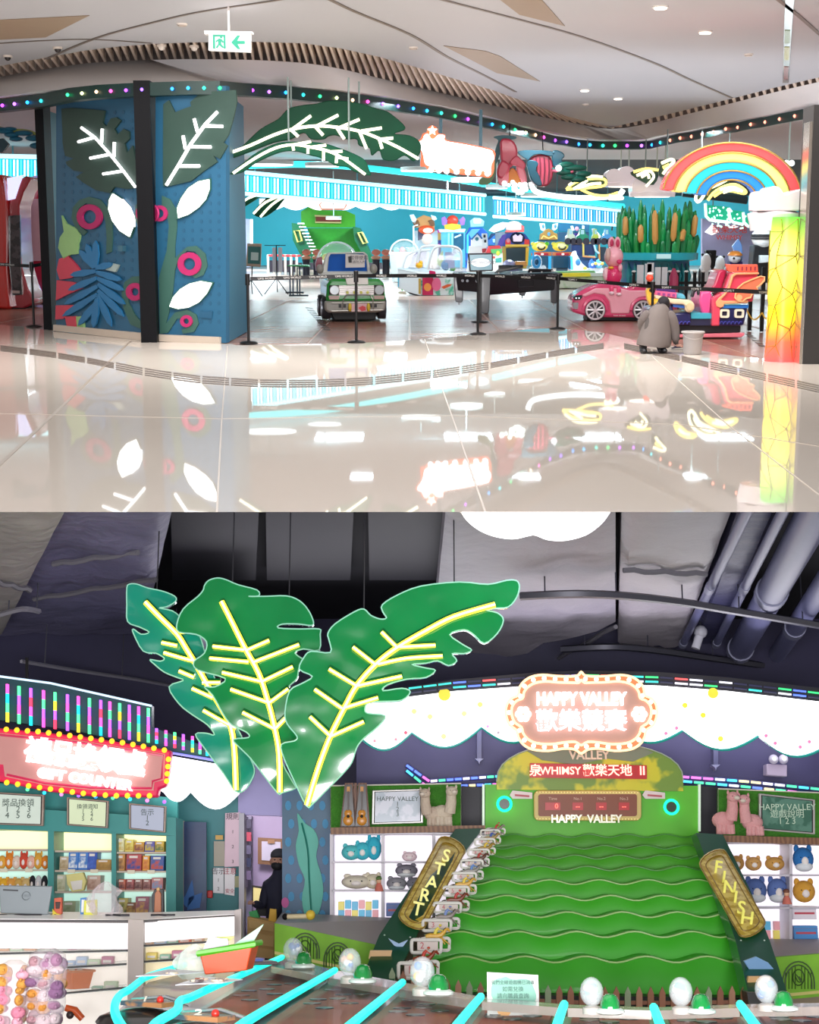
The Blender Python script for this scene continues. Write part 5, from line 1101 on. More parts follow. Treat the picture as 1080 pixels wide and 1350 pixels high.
with T(U,'mushroom_toy','round toy with orange cap and blue fin near the ship crown','toy',loc=U.G(969,370))as t:
 S=Stand(U,969,370,crop=(900,230,6));c_=S.pt(408,655);t.p('body',mat('#e4e0ea',.3)).ell((c_.x,0,c_.z),(S.w(50),.3,S.w(45)),16,12);t.p('cap',mat('#e88a3c',.3)).ell((c_.x,0,c_.z+S.w(12)),(S.w(58),.36,S.w(40)),16,8,0,90)
 t.p('eye',m_blk).ell((c_.x-S.w(20),-.28,c_.z-S.w(8)),S.w(9),8,6);t.p('fin',mat('#78a0e0',.3),bev=.02).pr(S('395,570 440,508 470,560 480,640 470,700 440,690'),.2,.4);t.p('pillar',mat('#3a2c60',.4)).pr(S('370,690 470,690 475,840 365,840'),.0,.5)
with T(U,'yellow_toy','small bright yellow toy on a white shelf unit right of the orange-capped toy','toy',loc=U.G(990,366))as t:
 S=Stand(U,990,366,crop=(900,230,6));t.p('shelf_unit',mat('#d0d4da',.4),bev=.02).pr(S('490,690 600,690 600,815 490,815'),0,.5);t.p('yellow_body',mat('#e0e030',.4)).ell(S.pt(530,655,.1),(S.w(24),.15,S.w(34)),12,8)
for k,x in enumerate((935,947)):
 with T(U,'screen_game',['small screen game left under the red wall sign','small screen game right under the red wall sign'][k],'game machine',loc=U.G(x,357))as t:
  S=Stand(U,x,357);t.p('cabinet',mat('#3a3c50',.4),bev=.03).pr(S([(x-5,340),(x-4,318),(x+4,318),(x+5,340),(x+5,357),(x-5,357)]),0,.8);t.p('screen_face',glow('#c8a8c0',.8)).pr(S([(x-3,321),(x+3,321),(x+3,331),(x-3,331)]),-.03,0);t.p('yellow_base',mat('#d8cc70',.4)).pr(S([(x-6,334),(x+6,334),(x+6,342),(x-6,342)]),-.1,.1)
with T(U,'wall_sign','red lettered sign with mountain mark on the pale far right wall','sign')as t:
 p=U.P(962,303,59.5);t.p('lettering',mat('#d04438',.4,em=.3)).text('歡樂天地',p,.34,.02);t.p('lettering',mat('#d04438',.4,em=.3)).text('WHIMSY',p-Vector((0,0,.3)),.26,.02)
 for x in(939,968):t.p('lit_mark',glow('#ffffff',1.2)).px(U,[(x-9,306),(x,296),(x+9,306),(x,310)]if x==939 else[(x-8,300),(x,296),(x+6,299),(x,301)],59.6,.1)
with T(U,'neon_mesh','green glowing neon panels under the far right ceiling','neon decoration')as t:
 for i,(x0,x1,y0,y1)in enumerate(((930,961,270,290),(961,980,276,293),(980,998,282,298))):
  t.p('panel',mat('#0f8a70',.4,em=.4,emc='#18c89a')).px(U,[(x0,y0),(x1,y0+3),(x1,y1+2),(x0+3,y1)],50,.1)
  t.p('neon_tube',glow('#d8fff0',1.6)).tube([U.P(x,y,49.8)for x,y in((x0,y0-2),(x0+1,y1-5),(x0+6,y1),(x1,y1+3))],.05,6)
 random.seed(8)
 g=t.p('light_points',glow('#bfffe6',1.6),kind='stuff')
 for i in range(70):x=random.uniform(935,998);g.ell(U.P(x,random.uniform(274,300)+(x-960)*.1,49.7),.035,5,3)
 for x in(940,990):p=U.P(x,274,50.05);t.p('hanging_rod',mat('#8a9a98',.4)).cyl(p,(p.x,p.y,3.92),.02,n=6)
# red claw machines at the far left
c8=(0,130,4.5)
S=Stand(U,22,407,crop=c8)
with T(U,'claw_machine','red claw machine with dark side window at the left edge','game machine',loc=S.loc)as t:
 b=t.p('cabinet',mat('#c02a24',.25,coat=.5,var=.04),bev=.05);b.pr(S('-120,460 40,460 55,500 60,600 55,800 45,1000 50,1150 60,1250 -120,1240'),0,1.2)
 t.p('side_shell',mat('#a82c38',.25,coat=.5),bev=.04).pr(S('40,1245 45,1000 55,640 75,560 110,500 170,465 200,480 150,560 120,640 115,800 120,1000 150,1130 190,1200 180,1220 110,1255'),.3,1.4)
 t.p('light_panel',glow('#cfd4ff',1.1)).pr(S('60,480 155,462 130,520 100,600 55,610 60,540'),.24,.3)
 t.p('dark_window',mat('#2a2226',.15,kind='speckle',ns=6,col2='#4a4246')).pr(S('60,700 128,695 125,830 118,1000 120,1165 62,1170 52,1000 55,820'),.22,.3)
 t.p('base',m_blk).pr(S('-100,1240 140,1245 130,1270 -100,1265'),.2,1.2);t.p('label_plate',mat('#b8a8a4',.4)).pr(S('62,1140 108,1142 106,1158 62,1156'),.2,.22)
S=Stand(U,50,401,crop=c8)
with T(U,'claw_machine','lavender framed red claw machine with pale panel against the mural wall','game machine',loc=S.loc)as t:
 t.p('cabinet',mat('#b0283c',.25,coat=.5),bev=.04).pr(S('160,560 200,500 270,500 330,520 330,1210 240,1210 200,1100 165,960'),.3,1.3)
 t.p('panel',mat('#c8a0a8',.4)).pr(S('190,600 330,600 330,965 180,965 185,780'),.2,.3)
 b=t.p('light_frame',mat('#a8a4dc',.2,em=.35,emc='#b8b0ff'));b.tube([S.pt(x,y,.15)for x,y in cr([(270,490),(215,500),(150,600),(135,780),(130,950),(165,1050),(215,1140),(220,1205)],4)],.10,8)
 t.p('neon_tube',glow('#f4f0ff',1.8)).tube([S.pt(x,y,.04)for x,y in((265,495),(240,510),(190,600))],.035,6)
 t.p('base',m_blk).pr(S('200,1205 330,1205 330,1232 215,1232'),.3,1.2)
# the far horse-race machine, seen small
cc_=(300,250,4.5)
S=Stand(U,435,354,crop=cc_)
with T(U,'race_machine','far green stepped race machine under a white scalloped canopy behind the green toy car','game machine',loc=S.loc)as t:
 g1=mat('#4cb82c',.4,var=.15)
 t.p('back_board',g1).pr(S('432,130 500,88 520,120 700,125 755,150 755,225 432,225'),1.0,1.4)
 for k in range(9):y=228+k*27;t.p('step',mat('#2f9a2c',.4,var=.15)).pr(S('%d,%d %d,%d %d,%d %d,%d'%(470+k*4,y,750+k*10,y,760+k*10,y+30,480+k*6,y+30)),.8-k*.25,1.1-k*.25)
 for s_,pts in((0,'395,200 440,205 540,450 480,460 400,300'),(1,'750,220 790,230 880,440 840,450 760,300')):t.p('side_ramp',mat('#12593a',.35)).pr(S(pts),-1.2,.6)
 for pts in('410,245 440,245 455,305 430,310','780,255 805,255 835,315 810,320'):
  a_=S(pts);t.p('lettered_oval',mat('#d8c868',.4)).tube([(x,-1.3,z)for x,z in a_],.05,5,closed=True)
 for k in range(11):y=200+k*19;t.p('hurdle',mat('#e4e8e4',.4)).pr(S('%d,%d %d,%d %d,%d %d,%d'%(430+k*9,y,470+k*9,y,472+k*9,y+8,432+k*9,y+8)),-1.5,-1.4)
 t.p('score_board',mat('#7c3424',.4)).pr(S('520,160 670,165 668,190 522,188'),.9,1.0);t.p('board_rim',mat('#e0d090',.4)).tube([(x,.88,z)for x,z in S('515,155 675,160 672,196 518,194')],.05,5,closed=True)
 for x in(365,480,590,700,830):t.p('play_table',mat('#3c3a44',.4)).pr(S('%d,430 %d,430 %d,465 %d,465'%(x,x+90,x+95,x-5)),-2.5,-1.5)
with T(U,'scalloped_canopy','far white glowing scalloped canopy with name board over the race machine','canopy')as t:
 t.p('canopy_face',glow('#ffffff',1.9)).px(U,scal(342,532,262,272,6,5),70,.3)
 t.p('name_board',mat('#ffe8dc',.4,em=.9,emc='#ffe8e0'),bev=.02).px(U,[(424,266),(454,266),(457,270),(454,276),(424,276),(421,270)],69.5,.2)
 t.p('board_rim',mat('#d88a70',.4,em=.5)).tube([U.P(x,y,69.4)for x,y in[(424,266),(454,266),(457,270),(454,276),(424,276),(421,270)]],.03,5,closed=True)
 for x in(380,500):p=U.P(x,263,70.1);t.p('hanging_rod',mat('#e0e8e8',.4)).cyl(p,(p.x,p.y,3.92),.03,n=6)
def farcab(x0,x1,yt,yb,tall,lb,left):
 S=Stand(U,(x0+x1)/2,yb,crop=cc_)
 with T(U,'prize_cabinet',lb,'cabinet',loc=S.loc)as t:
  r=lambda a,b,c,d:S([(x0+(x1-x0)*a,yt+(yb-yt)*c),(x0+(x1-x0)*b,yt+(yb-yt)*c),(x0+(x1-x0)*b,yt+(yb-yt)*d),(x0+(x1-x0)*a,yt+(yb-yt)*d)])
  t.p('frame',mat('#c4bcb0',.4),bev=.02).pr(r(0,1,.22,1),.3,.8);t.p('top_back',mat('#2c9a50',.5)).pr(r(0,1,-.05,.22),.5,.7)
  t.p('picture',mat('#4a5c5c',.3)).pr(r(.1 if not left else .3,.55 if not left else .68,0,.18),.3,.45)
  for k,a_ in enumerate((.62,.82)if not left else(.74,.88)):t.p('plush',mat('#e8e0d8',.8)).pr(r(a_ if left else a_-.6+.0,(a_ if left else a_-.6)+.12,.0,.21),.2,.4)
  for i in range(2):
   for j in range(3):
    cl=[['#3aa8d8','#e8a8b4'],['#d8c0a0','#c8ccd8'],['#b8d8d8','#707890']][j][i]if left else[['#e8c880','#48a8e0'],['#d8d8e0','#d8a870'],['#d0d0d8','#c0d0d8']][j][i]
    t.p('bay',mat('#efeaf4',.4,em=.3,emc='#ffffff')).pr(r(.04+i*.5,.48+i*.5,.26+j*.25,.48+j*.25),.28,.31)
    for m_ in range(2):p=S([(x0+(x1-x0)*(.15+i*.5+m_*.2),yt+(yb-yt)*(.41+j*.25))])[0];t.p('plush',mat(cl,.8)).ell((p[0],.1,p[1]),((x1-x0)*.1*S.mx,.2,(yb-yt)*.07*S.mz),10,7)
farcab(340,388,283,350,1,'far prize cabinet left of the far green race machine',True)
farcab(475,522,285,350,1,'far prize cabinet right of the far green race machine',False)
# ---------------------------------------------------------------- arcade machines in the middle distance
c7=(540,280,5.4);c9=(700,280,8.308)
def machine(nm,lb,cx,by,crop,parts,cat='game machine'):
 S=Stand(U,cx,by,crop=crop)
 with T(U,nm,lb,cat,loc=S.loc)as t:
  for prt in parts:
   n_,c_,shp=prt[:3];e_=prt[3]if len(prt)>3 else 0;y0,y1=prt[4]if len(prt)>4 else(0,.6)
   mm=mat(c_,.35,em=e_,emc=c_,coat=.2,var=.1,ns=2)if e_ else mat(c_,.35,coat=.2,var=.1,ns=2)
   if shp[0]=='o':_,x,y,rx,ry=shp.split();c=S.pt(float(x),float(y));t.p(n_,mm).ell((c.x,(y0+y1)/2,c.z),(S.w(float(rx)),max(.08,(y1-y0)/2),S.w(float(ry))),16,10)
   elif shp[0]=='r':_,x,y,rx,ry=shp.split();t.p(n_,mm).tube([S.pt(float(x)+float(rx)*math.cos(k),float(y)+float(ry)*math.sin(k),y0)for k in[i*math.pi/9 for i in range(18)]],.06,6,closed=True)
   elif shp[0]=='t':t.p(n_,mm).tube([S.pt(a,b,y0)for a,b in q(PX,shp[2:])],.045,6)
   else:t.p(n_,mm,bev=.02).pr(S(shp),y0,y1)
  V=[v for p in t.parts for v in p.v];mz=min(v.z for v in V)
  if mz>.02:xs=[v.x for v in V if v.z<mz+.6];t.p('plinth',mat('#5c6c7c',.4)).box((min(xs)*.8+max(xs)*.2,.15,0),(min(xs)*.2+max(xs)*.8,.5,mz+.06))
F_=(-.06,0);B_=(.2,.9)
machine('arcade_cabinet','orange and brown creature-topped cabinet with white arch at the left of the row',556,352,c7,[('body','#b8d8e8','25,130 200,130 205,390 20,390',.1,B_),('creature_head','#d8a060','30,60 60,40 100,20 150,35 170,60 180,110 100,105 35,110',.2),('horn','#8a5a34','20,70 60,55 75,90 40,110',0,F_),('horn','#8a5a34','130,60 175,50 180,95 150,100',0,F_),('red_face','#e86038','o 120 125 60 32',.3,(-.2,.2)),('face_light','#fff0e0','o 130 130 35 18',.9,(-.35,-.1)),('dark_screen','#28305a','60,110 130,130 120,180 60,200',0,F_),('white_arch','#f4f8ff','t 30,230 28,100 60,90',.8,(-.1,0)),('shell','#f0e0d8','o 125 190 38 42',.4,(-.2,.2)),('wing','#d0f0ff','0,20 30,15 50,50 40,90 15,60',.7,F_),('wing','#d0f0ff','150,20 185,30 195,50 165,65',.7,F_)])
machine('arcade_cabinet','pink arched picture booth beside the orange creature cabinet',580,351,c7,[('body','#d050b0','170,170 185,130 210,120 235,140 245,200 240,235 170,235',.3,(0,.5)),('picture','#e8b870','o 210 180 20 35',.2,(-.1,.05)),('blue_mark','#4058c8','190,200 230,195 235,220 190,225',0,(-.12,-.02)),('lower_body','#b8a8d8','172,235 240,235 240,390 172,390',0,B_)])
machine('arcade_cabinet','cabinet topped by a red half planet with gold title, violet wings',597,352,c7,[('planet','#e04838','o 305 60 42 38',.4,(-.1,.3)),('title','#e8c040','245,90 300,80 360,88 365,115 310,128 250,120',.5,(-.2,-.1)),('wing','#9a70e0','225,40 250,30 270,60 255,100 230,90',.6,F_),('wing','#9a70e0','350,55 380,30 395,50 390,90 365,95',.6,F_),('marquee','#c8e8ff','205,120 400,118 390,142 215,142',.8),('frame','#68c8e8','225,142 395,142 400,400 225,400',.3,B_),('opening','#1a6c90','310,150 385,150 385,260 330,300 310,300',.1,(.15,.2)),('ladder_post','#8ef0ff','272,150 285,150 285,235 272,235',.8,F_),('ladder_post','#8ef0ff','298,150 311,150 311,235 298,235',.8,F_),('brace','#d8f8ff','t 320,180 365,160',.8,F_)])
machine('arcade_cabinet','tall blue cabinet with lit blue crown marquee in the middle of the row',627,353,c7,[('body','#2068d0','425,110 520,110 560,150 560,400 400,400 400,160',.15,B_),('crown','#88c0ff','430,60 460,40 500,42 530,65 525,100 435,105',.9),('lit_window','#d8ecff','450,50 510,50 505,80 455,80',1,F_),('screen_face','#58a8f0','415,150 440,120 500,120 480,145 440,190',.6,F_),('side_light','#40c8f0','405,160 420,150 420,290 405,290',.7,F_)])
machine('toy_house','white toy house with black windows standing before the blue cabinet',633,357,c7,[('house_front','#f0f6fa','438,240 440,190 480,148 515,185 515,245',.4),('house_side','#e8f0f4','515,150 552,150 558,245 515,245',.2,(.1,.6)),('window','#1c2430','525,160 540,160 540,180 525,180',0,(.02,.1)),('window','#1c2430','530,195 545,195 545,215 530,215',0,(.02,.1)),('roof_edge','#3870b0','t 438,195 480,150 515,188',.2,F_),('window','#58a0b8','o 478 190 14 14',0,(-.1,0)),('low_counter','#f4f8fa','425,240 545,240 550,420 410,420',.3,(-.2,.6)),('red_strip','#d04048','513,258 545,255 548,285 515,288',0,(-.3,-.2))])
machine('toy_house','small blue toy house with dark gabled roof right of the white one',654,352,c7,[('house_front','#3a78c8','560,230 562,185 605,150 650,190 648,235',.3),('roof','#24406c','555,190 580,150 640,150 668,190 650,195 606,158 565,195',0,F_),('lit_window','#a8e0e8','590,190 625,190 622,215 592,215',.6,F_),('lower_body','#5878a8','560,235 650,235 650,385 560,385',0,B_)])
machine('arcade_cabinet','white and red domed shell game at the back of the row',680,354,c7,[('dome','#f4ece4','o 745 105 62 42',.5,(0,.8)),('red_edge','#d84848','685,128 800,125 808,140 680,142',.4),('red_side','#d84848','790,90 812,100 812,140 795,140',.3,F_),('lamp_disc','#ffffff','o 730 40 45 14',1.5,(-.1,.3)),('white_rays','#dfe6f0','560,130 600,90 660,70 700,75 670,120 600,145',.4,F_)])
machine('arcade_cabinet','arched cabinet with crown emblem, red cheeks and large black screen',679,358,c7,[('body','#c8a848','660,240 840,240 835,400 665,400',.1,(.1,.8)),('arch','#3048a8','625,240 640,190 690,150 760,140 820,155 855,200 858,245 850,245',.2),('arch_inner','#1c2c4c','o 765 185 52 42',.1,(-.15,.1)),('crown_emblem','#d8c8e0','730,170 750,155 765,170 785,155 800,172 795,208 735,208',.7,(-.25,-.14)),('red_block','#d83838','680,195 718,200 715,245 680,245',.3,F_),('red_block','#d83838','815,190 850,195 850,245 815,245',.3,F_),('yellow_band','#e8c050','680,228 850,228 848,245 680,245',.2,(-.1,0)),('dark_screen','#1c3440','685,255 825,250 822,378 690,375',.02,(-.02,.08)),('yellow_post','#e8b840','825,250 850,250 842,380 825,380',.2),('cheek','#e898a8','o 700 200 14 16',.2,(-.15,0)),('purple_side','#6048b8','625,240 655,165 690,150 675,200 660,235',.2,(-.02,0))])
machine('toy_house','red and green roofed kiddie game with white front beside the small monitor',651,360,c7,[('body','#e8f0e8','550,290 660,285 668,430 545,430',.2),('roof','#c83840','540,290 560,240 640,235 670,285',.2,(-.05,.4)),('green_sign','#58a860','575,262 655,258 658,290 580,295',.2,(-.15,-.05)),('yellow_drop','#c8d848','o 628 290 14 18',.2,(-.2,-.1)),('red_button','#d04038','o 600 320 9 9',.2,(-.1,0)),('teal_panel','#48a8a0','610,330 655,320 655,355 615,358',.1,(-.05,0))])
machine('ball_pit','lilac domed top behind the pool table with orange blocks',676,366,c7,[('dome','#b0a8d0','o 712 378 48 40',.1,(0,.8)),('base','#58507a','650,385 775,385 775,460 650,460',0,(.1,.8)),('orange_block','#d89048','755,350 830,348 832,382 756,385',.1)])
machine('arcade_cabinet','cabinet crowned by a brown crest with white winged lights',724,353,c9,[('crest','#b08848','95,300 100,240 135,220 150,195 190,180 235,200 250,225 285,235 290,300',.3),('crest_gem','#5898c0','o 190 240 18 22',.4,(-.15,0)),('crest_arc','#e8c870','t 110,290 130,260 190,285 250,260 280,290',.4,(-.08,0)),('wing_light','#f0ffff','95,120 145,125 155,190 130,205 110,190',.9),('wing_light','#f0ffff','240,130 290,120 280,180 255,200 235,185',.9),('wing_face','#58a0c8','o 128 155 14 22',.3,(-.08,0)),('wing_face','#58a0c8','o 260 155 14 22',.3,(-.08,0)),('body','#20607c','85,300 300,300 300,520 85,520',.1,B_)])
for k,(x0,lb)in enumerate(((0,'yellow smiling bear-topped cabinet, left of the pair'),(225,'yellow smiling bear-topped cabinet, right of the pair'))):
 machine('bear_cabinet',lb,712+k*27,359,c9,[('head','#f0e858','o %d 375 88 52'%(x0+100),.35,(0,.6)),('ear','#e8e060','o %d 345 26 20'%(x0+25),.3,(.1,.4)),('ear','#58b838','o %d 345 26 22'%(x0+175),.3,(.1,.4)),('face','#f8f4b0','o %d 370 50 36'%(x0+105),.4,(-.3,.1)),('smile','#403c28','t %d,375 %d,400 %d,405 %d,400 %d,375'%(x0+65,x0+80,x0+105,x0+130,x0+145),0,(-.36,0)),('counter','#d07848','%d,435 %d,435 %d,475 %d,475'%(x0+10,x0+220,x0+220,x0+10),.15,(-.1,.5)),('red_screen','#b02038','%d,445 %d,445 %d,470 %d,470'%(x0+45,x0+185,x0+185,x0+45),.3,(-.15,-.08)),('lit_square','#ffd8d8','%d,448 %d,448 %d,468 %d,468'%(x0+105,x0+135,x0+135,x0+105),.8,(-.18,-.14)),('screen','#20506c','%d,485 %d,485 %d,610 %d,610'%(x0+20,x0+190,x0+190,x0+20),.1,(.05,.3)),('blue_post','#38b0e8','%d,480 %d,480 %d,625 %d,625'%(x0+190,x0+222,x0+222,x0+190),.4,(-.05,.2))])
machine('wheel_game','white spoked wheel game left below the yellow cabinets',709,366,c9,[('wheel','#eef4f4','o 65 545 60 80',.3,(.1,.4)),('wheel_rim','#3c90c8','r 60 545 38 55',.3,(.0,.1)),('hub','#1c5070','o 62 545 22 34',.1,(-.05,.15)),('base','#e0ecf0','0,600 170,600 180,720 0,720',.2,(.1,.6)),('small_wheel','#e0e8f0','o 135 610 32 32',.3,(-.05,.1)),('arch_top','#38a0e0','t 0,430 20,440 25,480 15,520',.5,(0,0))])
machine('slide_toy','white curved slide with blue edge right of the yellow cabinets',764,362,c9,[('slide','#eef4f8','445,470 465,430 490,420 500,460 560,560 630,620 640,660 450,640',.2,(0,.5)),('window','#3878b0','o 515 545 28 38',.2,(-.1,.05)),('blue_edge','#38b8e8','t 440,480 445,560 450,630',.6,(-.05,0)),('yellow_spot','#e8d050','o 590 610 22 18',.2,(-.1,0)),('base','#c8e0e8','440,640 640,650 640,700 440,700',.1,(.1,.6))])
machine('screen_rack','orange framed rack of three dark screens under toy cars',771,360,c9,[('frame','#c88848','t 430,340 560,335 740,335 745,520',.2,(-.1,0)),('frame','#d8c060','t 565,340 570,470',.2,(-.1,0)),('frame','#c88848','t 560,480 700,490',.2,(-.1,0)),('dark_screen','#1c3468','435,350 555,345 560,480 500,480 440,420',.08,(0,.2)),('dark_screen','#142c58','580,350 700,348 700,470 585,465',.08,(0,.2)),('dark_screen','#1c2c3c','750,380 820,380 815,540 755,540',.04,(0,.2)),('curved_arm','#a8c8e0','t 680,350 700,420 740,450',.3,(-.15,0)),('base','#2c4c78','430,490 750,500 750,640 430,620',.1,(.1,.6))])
for k,(x,y,w_,c_,lb)in enumerate(((430,290,50,'#e8f0d8','white toy car leftmost on top of the screen rack'),(560,295,65,'#2c9c78','teal toy car in the middle of the top of the rack'),(702,290,36,'#c8d858','lime toy wheel right on top of the rack'),(825,305,50,'#58a8e8','blue toy car right above the rack'))):
 S=Stand(U,700+x/8.308,323,Y=58)
 with T(U,'toy_vehicle',lb,'toy',loc=S.loc)as t:
  w2=w_/8.308*S.mx;t.p('body',mat(c_,.3,em=.15,emc=c_,coat=.3),bev=.02).pr([(-w2,.1),(w2,.1),(w2*.95,.35),(w2*.5,.4),(w2*.3,.6),(-w2*.4,.6),(-w2*.6,.38),(-w2,.3)],-.2,.3)
  for s_ in(-.6,.6):t.p('wheel',mat('#3c3444',.5)).cyl((s_*w2,-.25,.13),(s_*w2,-.15,.13),.13,n=12)
  t.p('window',mat('#b8e0e8',.2,em=.2)).pr([(-w2*.35,.4),(w2*.25,.4),(w2*.2,.56),(-w2*.32,.56)],-.22,-.2)
machine('toy_display','wall display of white bunny-ear lights and pink toy above the toy cars',763,352,c9,[('back_panel','#1c6c98','300,120 640,125 635,220 300,210',.2,(.3,.4)),('ear_light','#f0ffff','425,150 455,150 470,200 440,205',.8,F_),('ear_light','#f0ffff','555,140 580,150 575,195 550,200',.8,F_),('pink_toy','#c84078','500,230 560,180 570,195 520,245',.2,(-.15,-.05)),('pink_ball','#e8a8c0','o 495 180 22 25',.3,(-.15,0)),('violet_wheel','#4c3888','r 482 255 14 16',.3,(-.15,0)),('lower_body','#28587c','300,215 640,220 640,600 300,600',.05,(.35,.9))])
machine('robot_arm_toy','white nodding long-necked toy beside the toy cars',788,354,c9,[('neck','#e8ecf4','670,180 690,175 760,260 740,300 700,280 680,220',.2),('dark_body','#14141c','700,290 770,260 790,330 740,345',0,(.1,.5)),('post','#2c3038','730,340 745,340 745,610 730,610',0,(.1,.2)),('black_lamp','#1c2430','o 885 130 16 18',0,(-.05,.1)),('black_rod','#1c2430','t 885,140 878,200',0,(0,0))])
for k,(x,c_,lb)in enumerate(((678,'#3068d0','blue ride with fins right of the white slide'),(750,'#58b0d8','pale blue ride with yellow nose beside the blue one'))):
 machine('small_ride',lb,700+x/8.308,362,c9,[('body',c_,'o %d 575 42 45'%x,.3,(0,.5)),('fin',c_,'%d,530 %d,505 %d,550 %d,560'%(x-35,x-5,x+5,x-20),.3,(.1,.2)),('nose','#e8b848','o %d 560 18 18'%(x+30),.3,(-.1,.1)),('window','#e8f4ff','o %d 570 14 14'%(x-10),.5,(-.2,0)),('base','#c8d0d8','%d,610 %d,610 %d,680 %d,680'%(x-40,x+40,x+40,x-40),.1,(.1,.5))])
S=Stand(U,768,380,crop=c9)
with T(U,'play_counter','long low white counter with yellow top and floral front before the rack','counter',loc=S.loc)as t:
 t.p('counter_body',mat('#dfe4d0',.4,kind='speckle',ns=2.4,col2='#b8cfa0'),bev=.02).pr(S('290,690 860,690 850,830 300,830'),0,1);t.p('yellow_top',mat('#ecd838',.35,em=.15)).pr(S('340,665 640,660 650,700 350,705'),-.1,.8);t.p('green_top',mat('#8cc888',.35)).pr(S('290,650 700,640 720,665 640,672 300,680'),.2,1);t.p('white_top',mat('#f0f4f0',.35)).pr(S('640,665 850,660 850,700 645,700'),-.05,.9)
machine('aqua_panel','glowing aqua panel standing between rack and cattails',817,356,c9,[('panel','#58c8f0','940,130 985,120 985,300 950,290',.6,(0,.2)),('lower_body','#2878a8','945,290 985,290 985,620 945,620',.2,(0,.4))])
# ================================================================= THE GAME HALL (its own upright): structure
struct(L,'floor_game_hall',mat('#8f8a90',.3),lambda b:b.box((-9,6,-.1),(9,24,0)))
struct(L,'wall_back_game_hall',mat('#2a2748',.5,var=.1),lambda b:b.box((-9,21,0),(9,21.2,5.2)))
struct(L,'ceiling_game_hall',mat('#0d0e14',.8),lambda b:b.box((-9,12.3,4.95),(9,22,5.05)))
def on(pts,z):return[L.G(a,b,z)for a,b in pts]
def duct(nm,col,c4,z,lb,n=12,m=16,amp=.06,side=.3,seams=()):
 """crinkled insulated duct: underside from its four picture corners at height z, with sides"""
 from mathutils import noise
 a,b_,c,d=on(c4,z)
 with T(L,nm,lb,'duct')as t:
  g=t.p('duct_skin',mat(col,.5,var=.12,ns=1.2,bump=.8));rows=[]
  for i in range(m+1):
   r=[]
   for j in range(n+1):
    p=a.lerp(b_,j/n).lerp(d.lerp(c,j/n),i/m);e=1 if 0<j<n else .3
    p=p+Vector((0,0,e*amp*(noise.noise(p*1.6)*1.5+abs(noise.noise(p*4))*1.2)+(.06 if j in(0,n)else 0)));r.append(p)
   rows.append([Vector((r[0].x,r[0].y,z+side))]+r+[Vector((r[-1].x,r[-1].y,z+side))])
  g.sheet(rows);g.sheet([rows[-1],[Vector((p.x,p.y,z+side))for p in rows[-1]]])
  for s_ in seams:
   p0,p1=on(s_,z-.02);t.p('seam_band',mat('#6a6870',.5)).tube([p0.lerp(p1,k/8)+Vector((0,0,.012*math.sin(k*2)))for k in range(9)],.03,6)
duct('insulated_duct','#aba6b2',[(592,640),(812,640),(812,826),(566,893)],4.42,'wide crinkled silver insulated duct in the middle of the ceiling',seams=[((700,888),(812,826))])
duct('insulated_duct','#b4aeb6',[(821,640),(982,640),(897,857),(815,853)],4.46,'narrower silver insulated duct right of the widest one',seams=[((822,752),(932,757))])
duct('insulated_duct','#6f6d8c',[(96,640),(236,640),(190,838),(-30,838)],4.5,'blue-grey insulated duct left of the leaves',seams=[((70,744),(182,728)),((45,790),(206,764))])
duct('insulated_duct','#a5a19c',[(-60,640),(108,640),(2,842),(-80,842)],4.3,'pale grey insulated duct cut by the left edge',n=8,seams=[((-10,766),(40,778))])
duct('insulated_duct','#4c4c70',[(988,640),(1042,640),(950,850),(912,850)],4.55,'flat blue-grey duct between silver duct and round pipes',n=6,amp=.01)
duct('insulated_duct','#4f4d60',[(232,835),(330,835),(330,900),(200,960)],4.1,'low dark grey duct behind the left leaf',n=6,amp=.01)
for i,(a_,c_,r_,lb)in enumerate((((1095,640),(975,858),.16,'thick blue-grey round ceiling pipe nearest the silver ducts'),((1110,735),(1010,885),.12,'thinner blue-grey round ceiling pipe at the right edge'),((1002,640),(900,850),.05,'slim pipe running along the second silver duct'),((1050,640),(944,850),.05,'slim dark pipe beside the thick round pipe'))):
 with T(L,'ceiling_pipe',lb,'pipe')as t:
  A,B=L.G(*a_,4.45),L.G(*c_,4.45);t.p('pipe_run',mat('#6b6d92',.4)).cyl(A,B,r_,n=18)
  for k in(.5,.97):t.p('pipe_collar',mat('#8a8ca8',.4)).cyl(A.lerp(B,k),A.lerp(B,k+.03),r_*1.12,n=18)
with T(L,'dark_soffit','black ceiling panels with faint joints above the leaves','ceiling panel')as t:
 for x in(225,350,485):t.p('panel',mat('#14151d',.6)).pr3(on([(x,640),(x+118,640),(x+112,765),(x+2,765)],4.8),(0,0,.04))
def rail(nm,lb,pts,z,r,col,cat='rail',n=5):
 with T(L,nm,lb,cat)as t:
  P=on(cr(pts,4),z);t.p('rail_bar',mat(col,.4,.3)).tube(P,r,n)
  for k in range(2,len(P)-1,5):t.p('hanger',mat('#3c3c48',.4)).cyl(P[k],P[k]+Vector((0,0,4.9-z)),.008,n=5)
rail('light_track','long curved dark track arching over the name sign to the right',[(686,786),(760,783),(830,786),(900,794),(960,804),(1020,814),(1090,826)],4.25,.045,'#4a4a54')
rail('light_track','second curved dark track lower behind the arching one',[(740,856),(810,853),(870,858),(940,868),(1010,878),(1090,892)],4.3,.05,'#383844')
rail('light_track','thin pale rail at the left below the blue-grey duct',[(28,872),(100,884),(180,896),(245,908)],4.0,.025,'#9a98a4')
rail('light_track','short bracket rail at the far left under the ceiling',[(-5,812),(30,803),(52,806)],4.2,.03,'#8a8894')
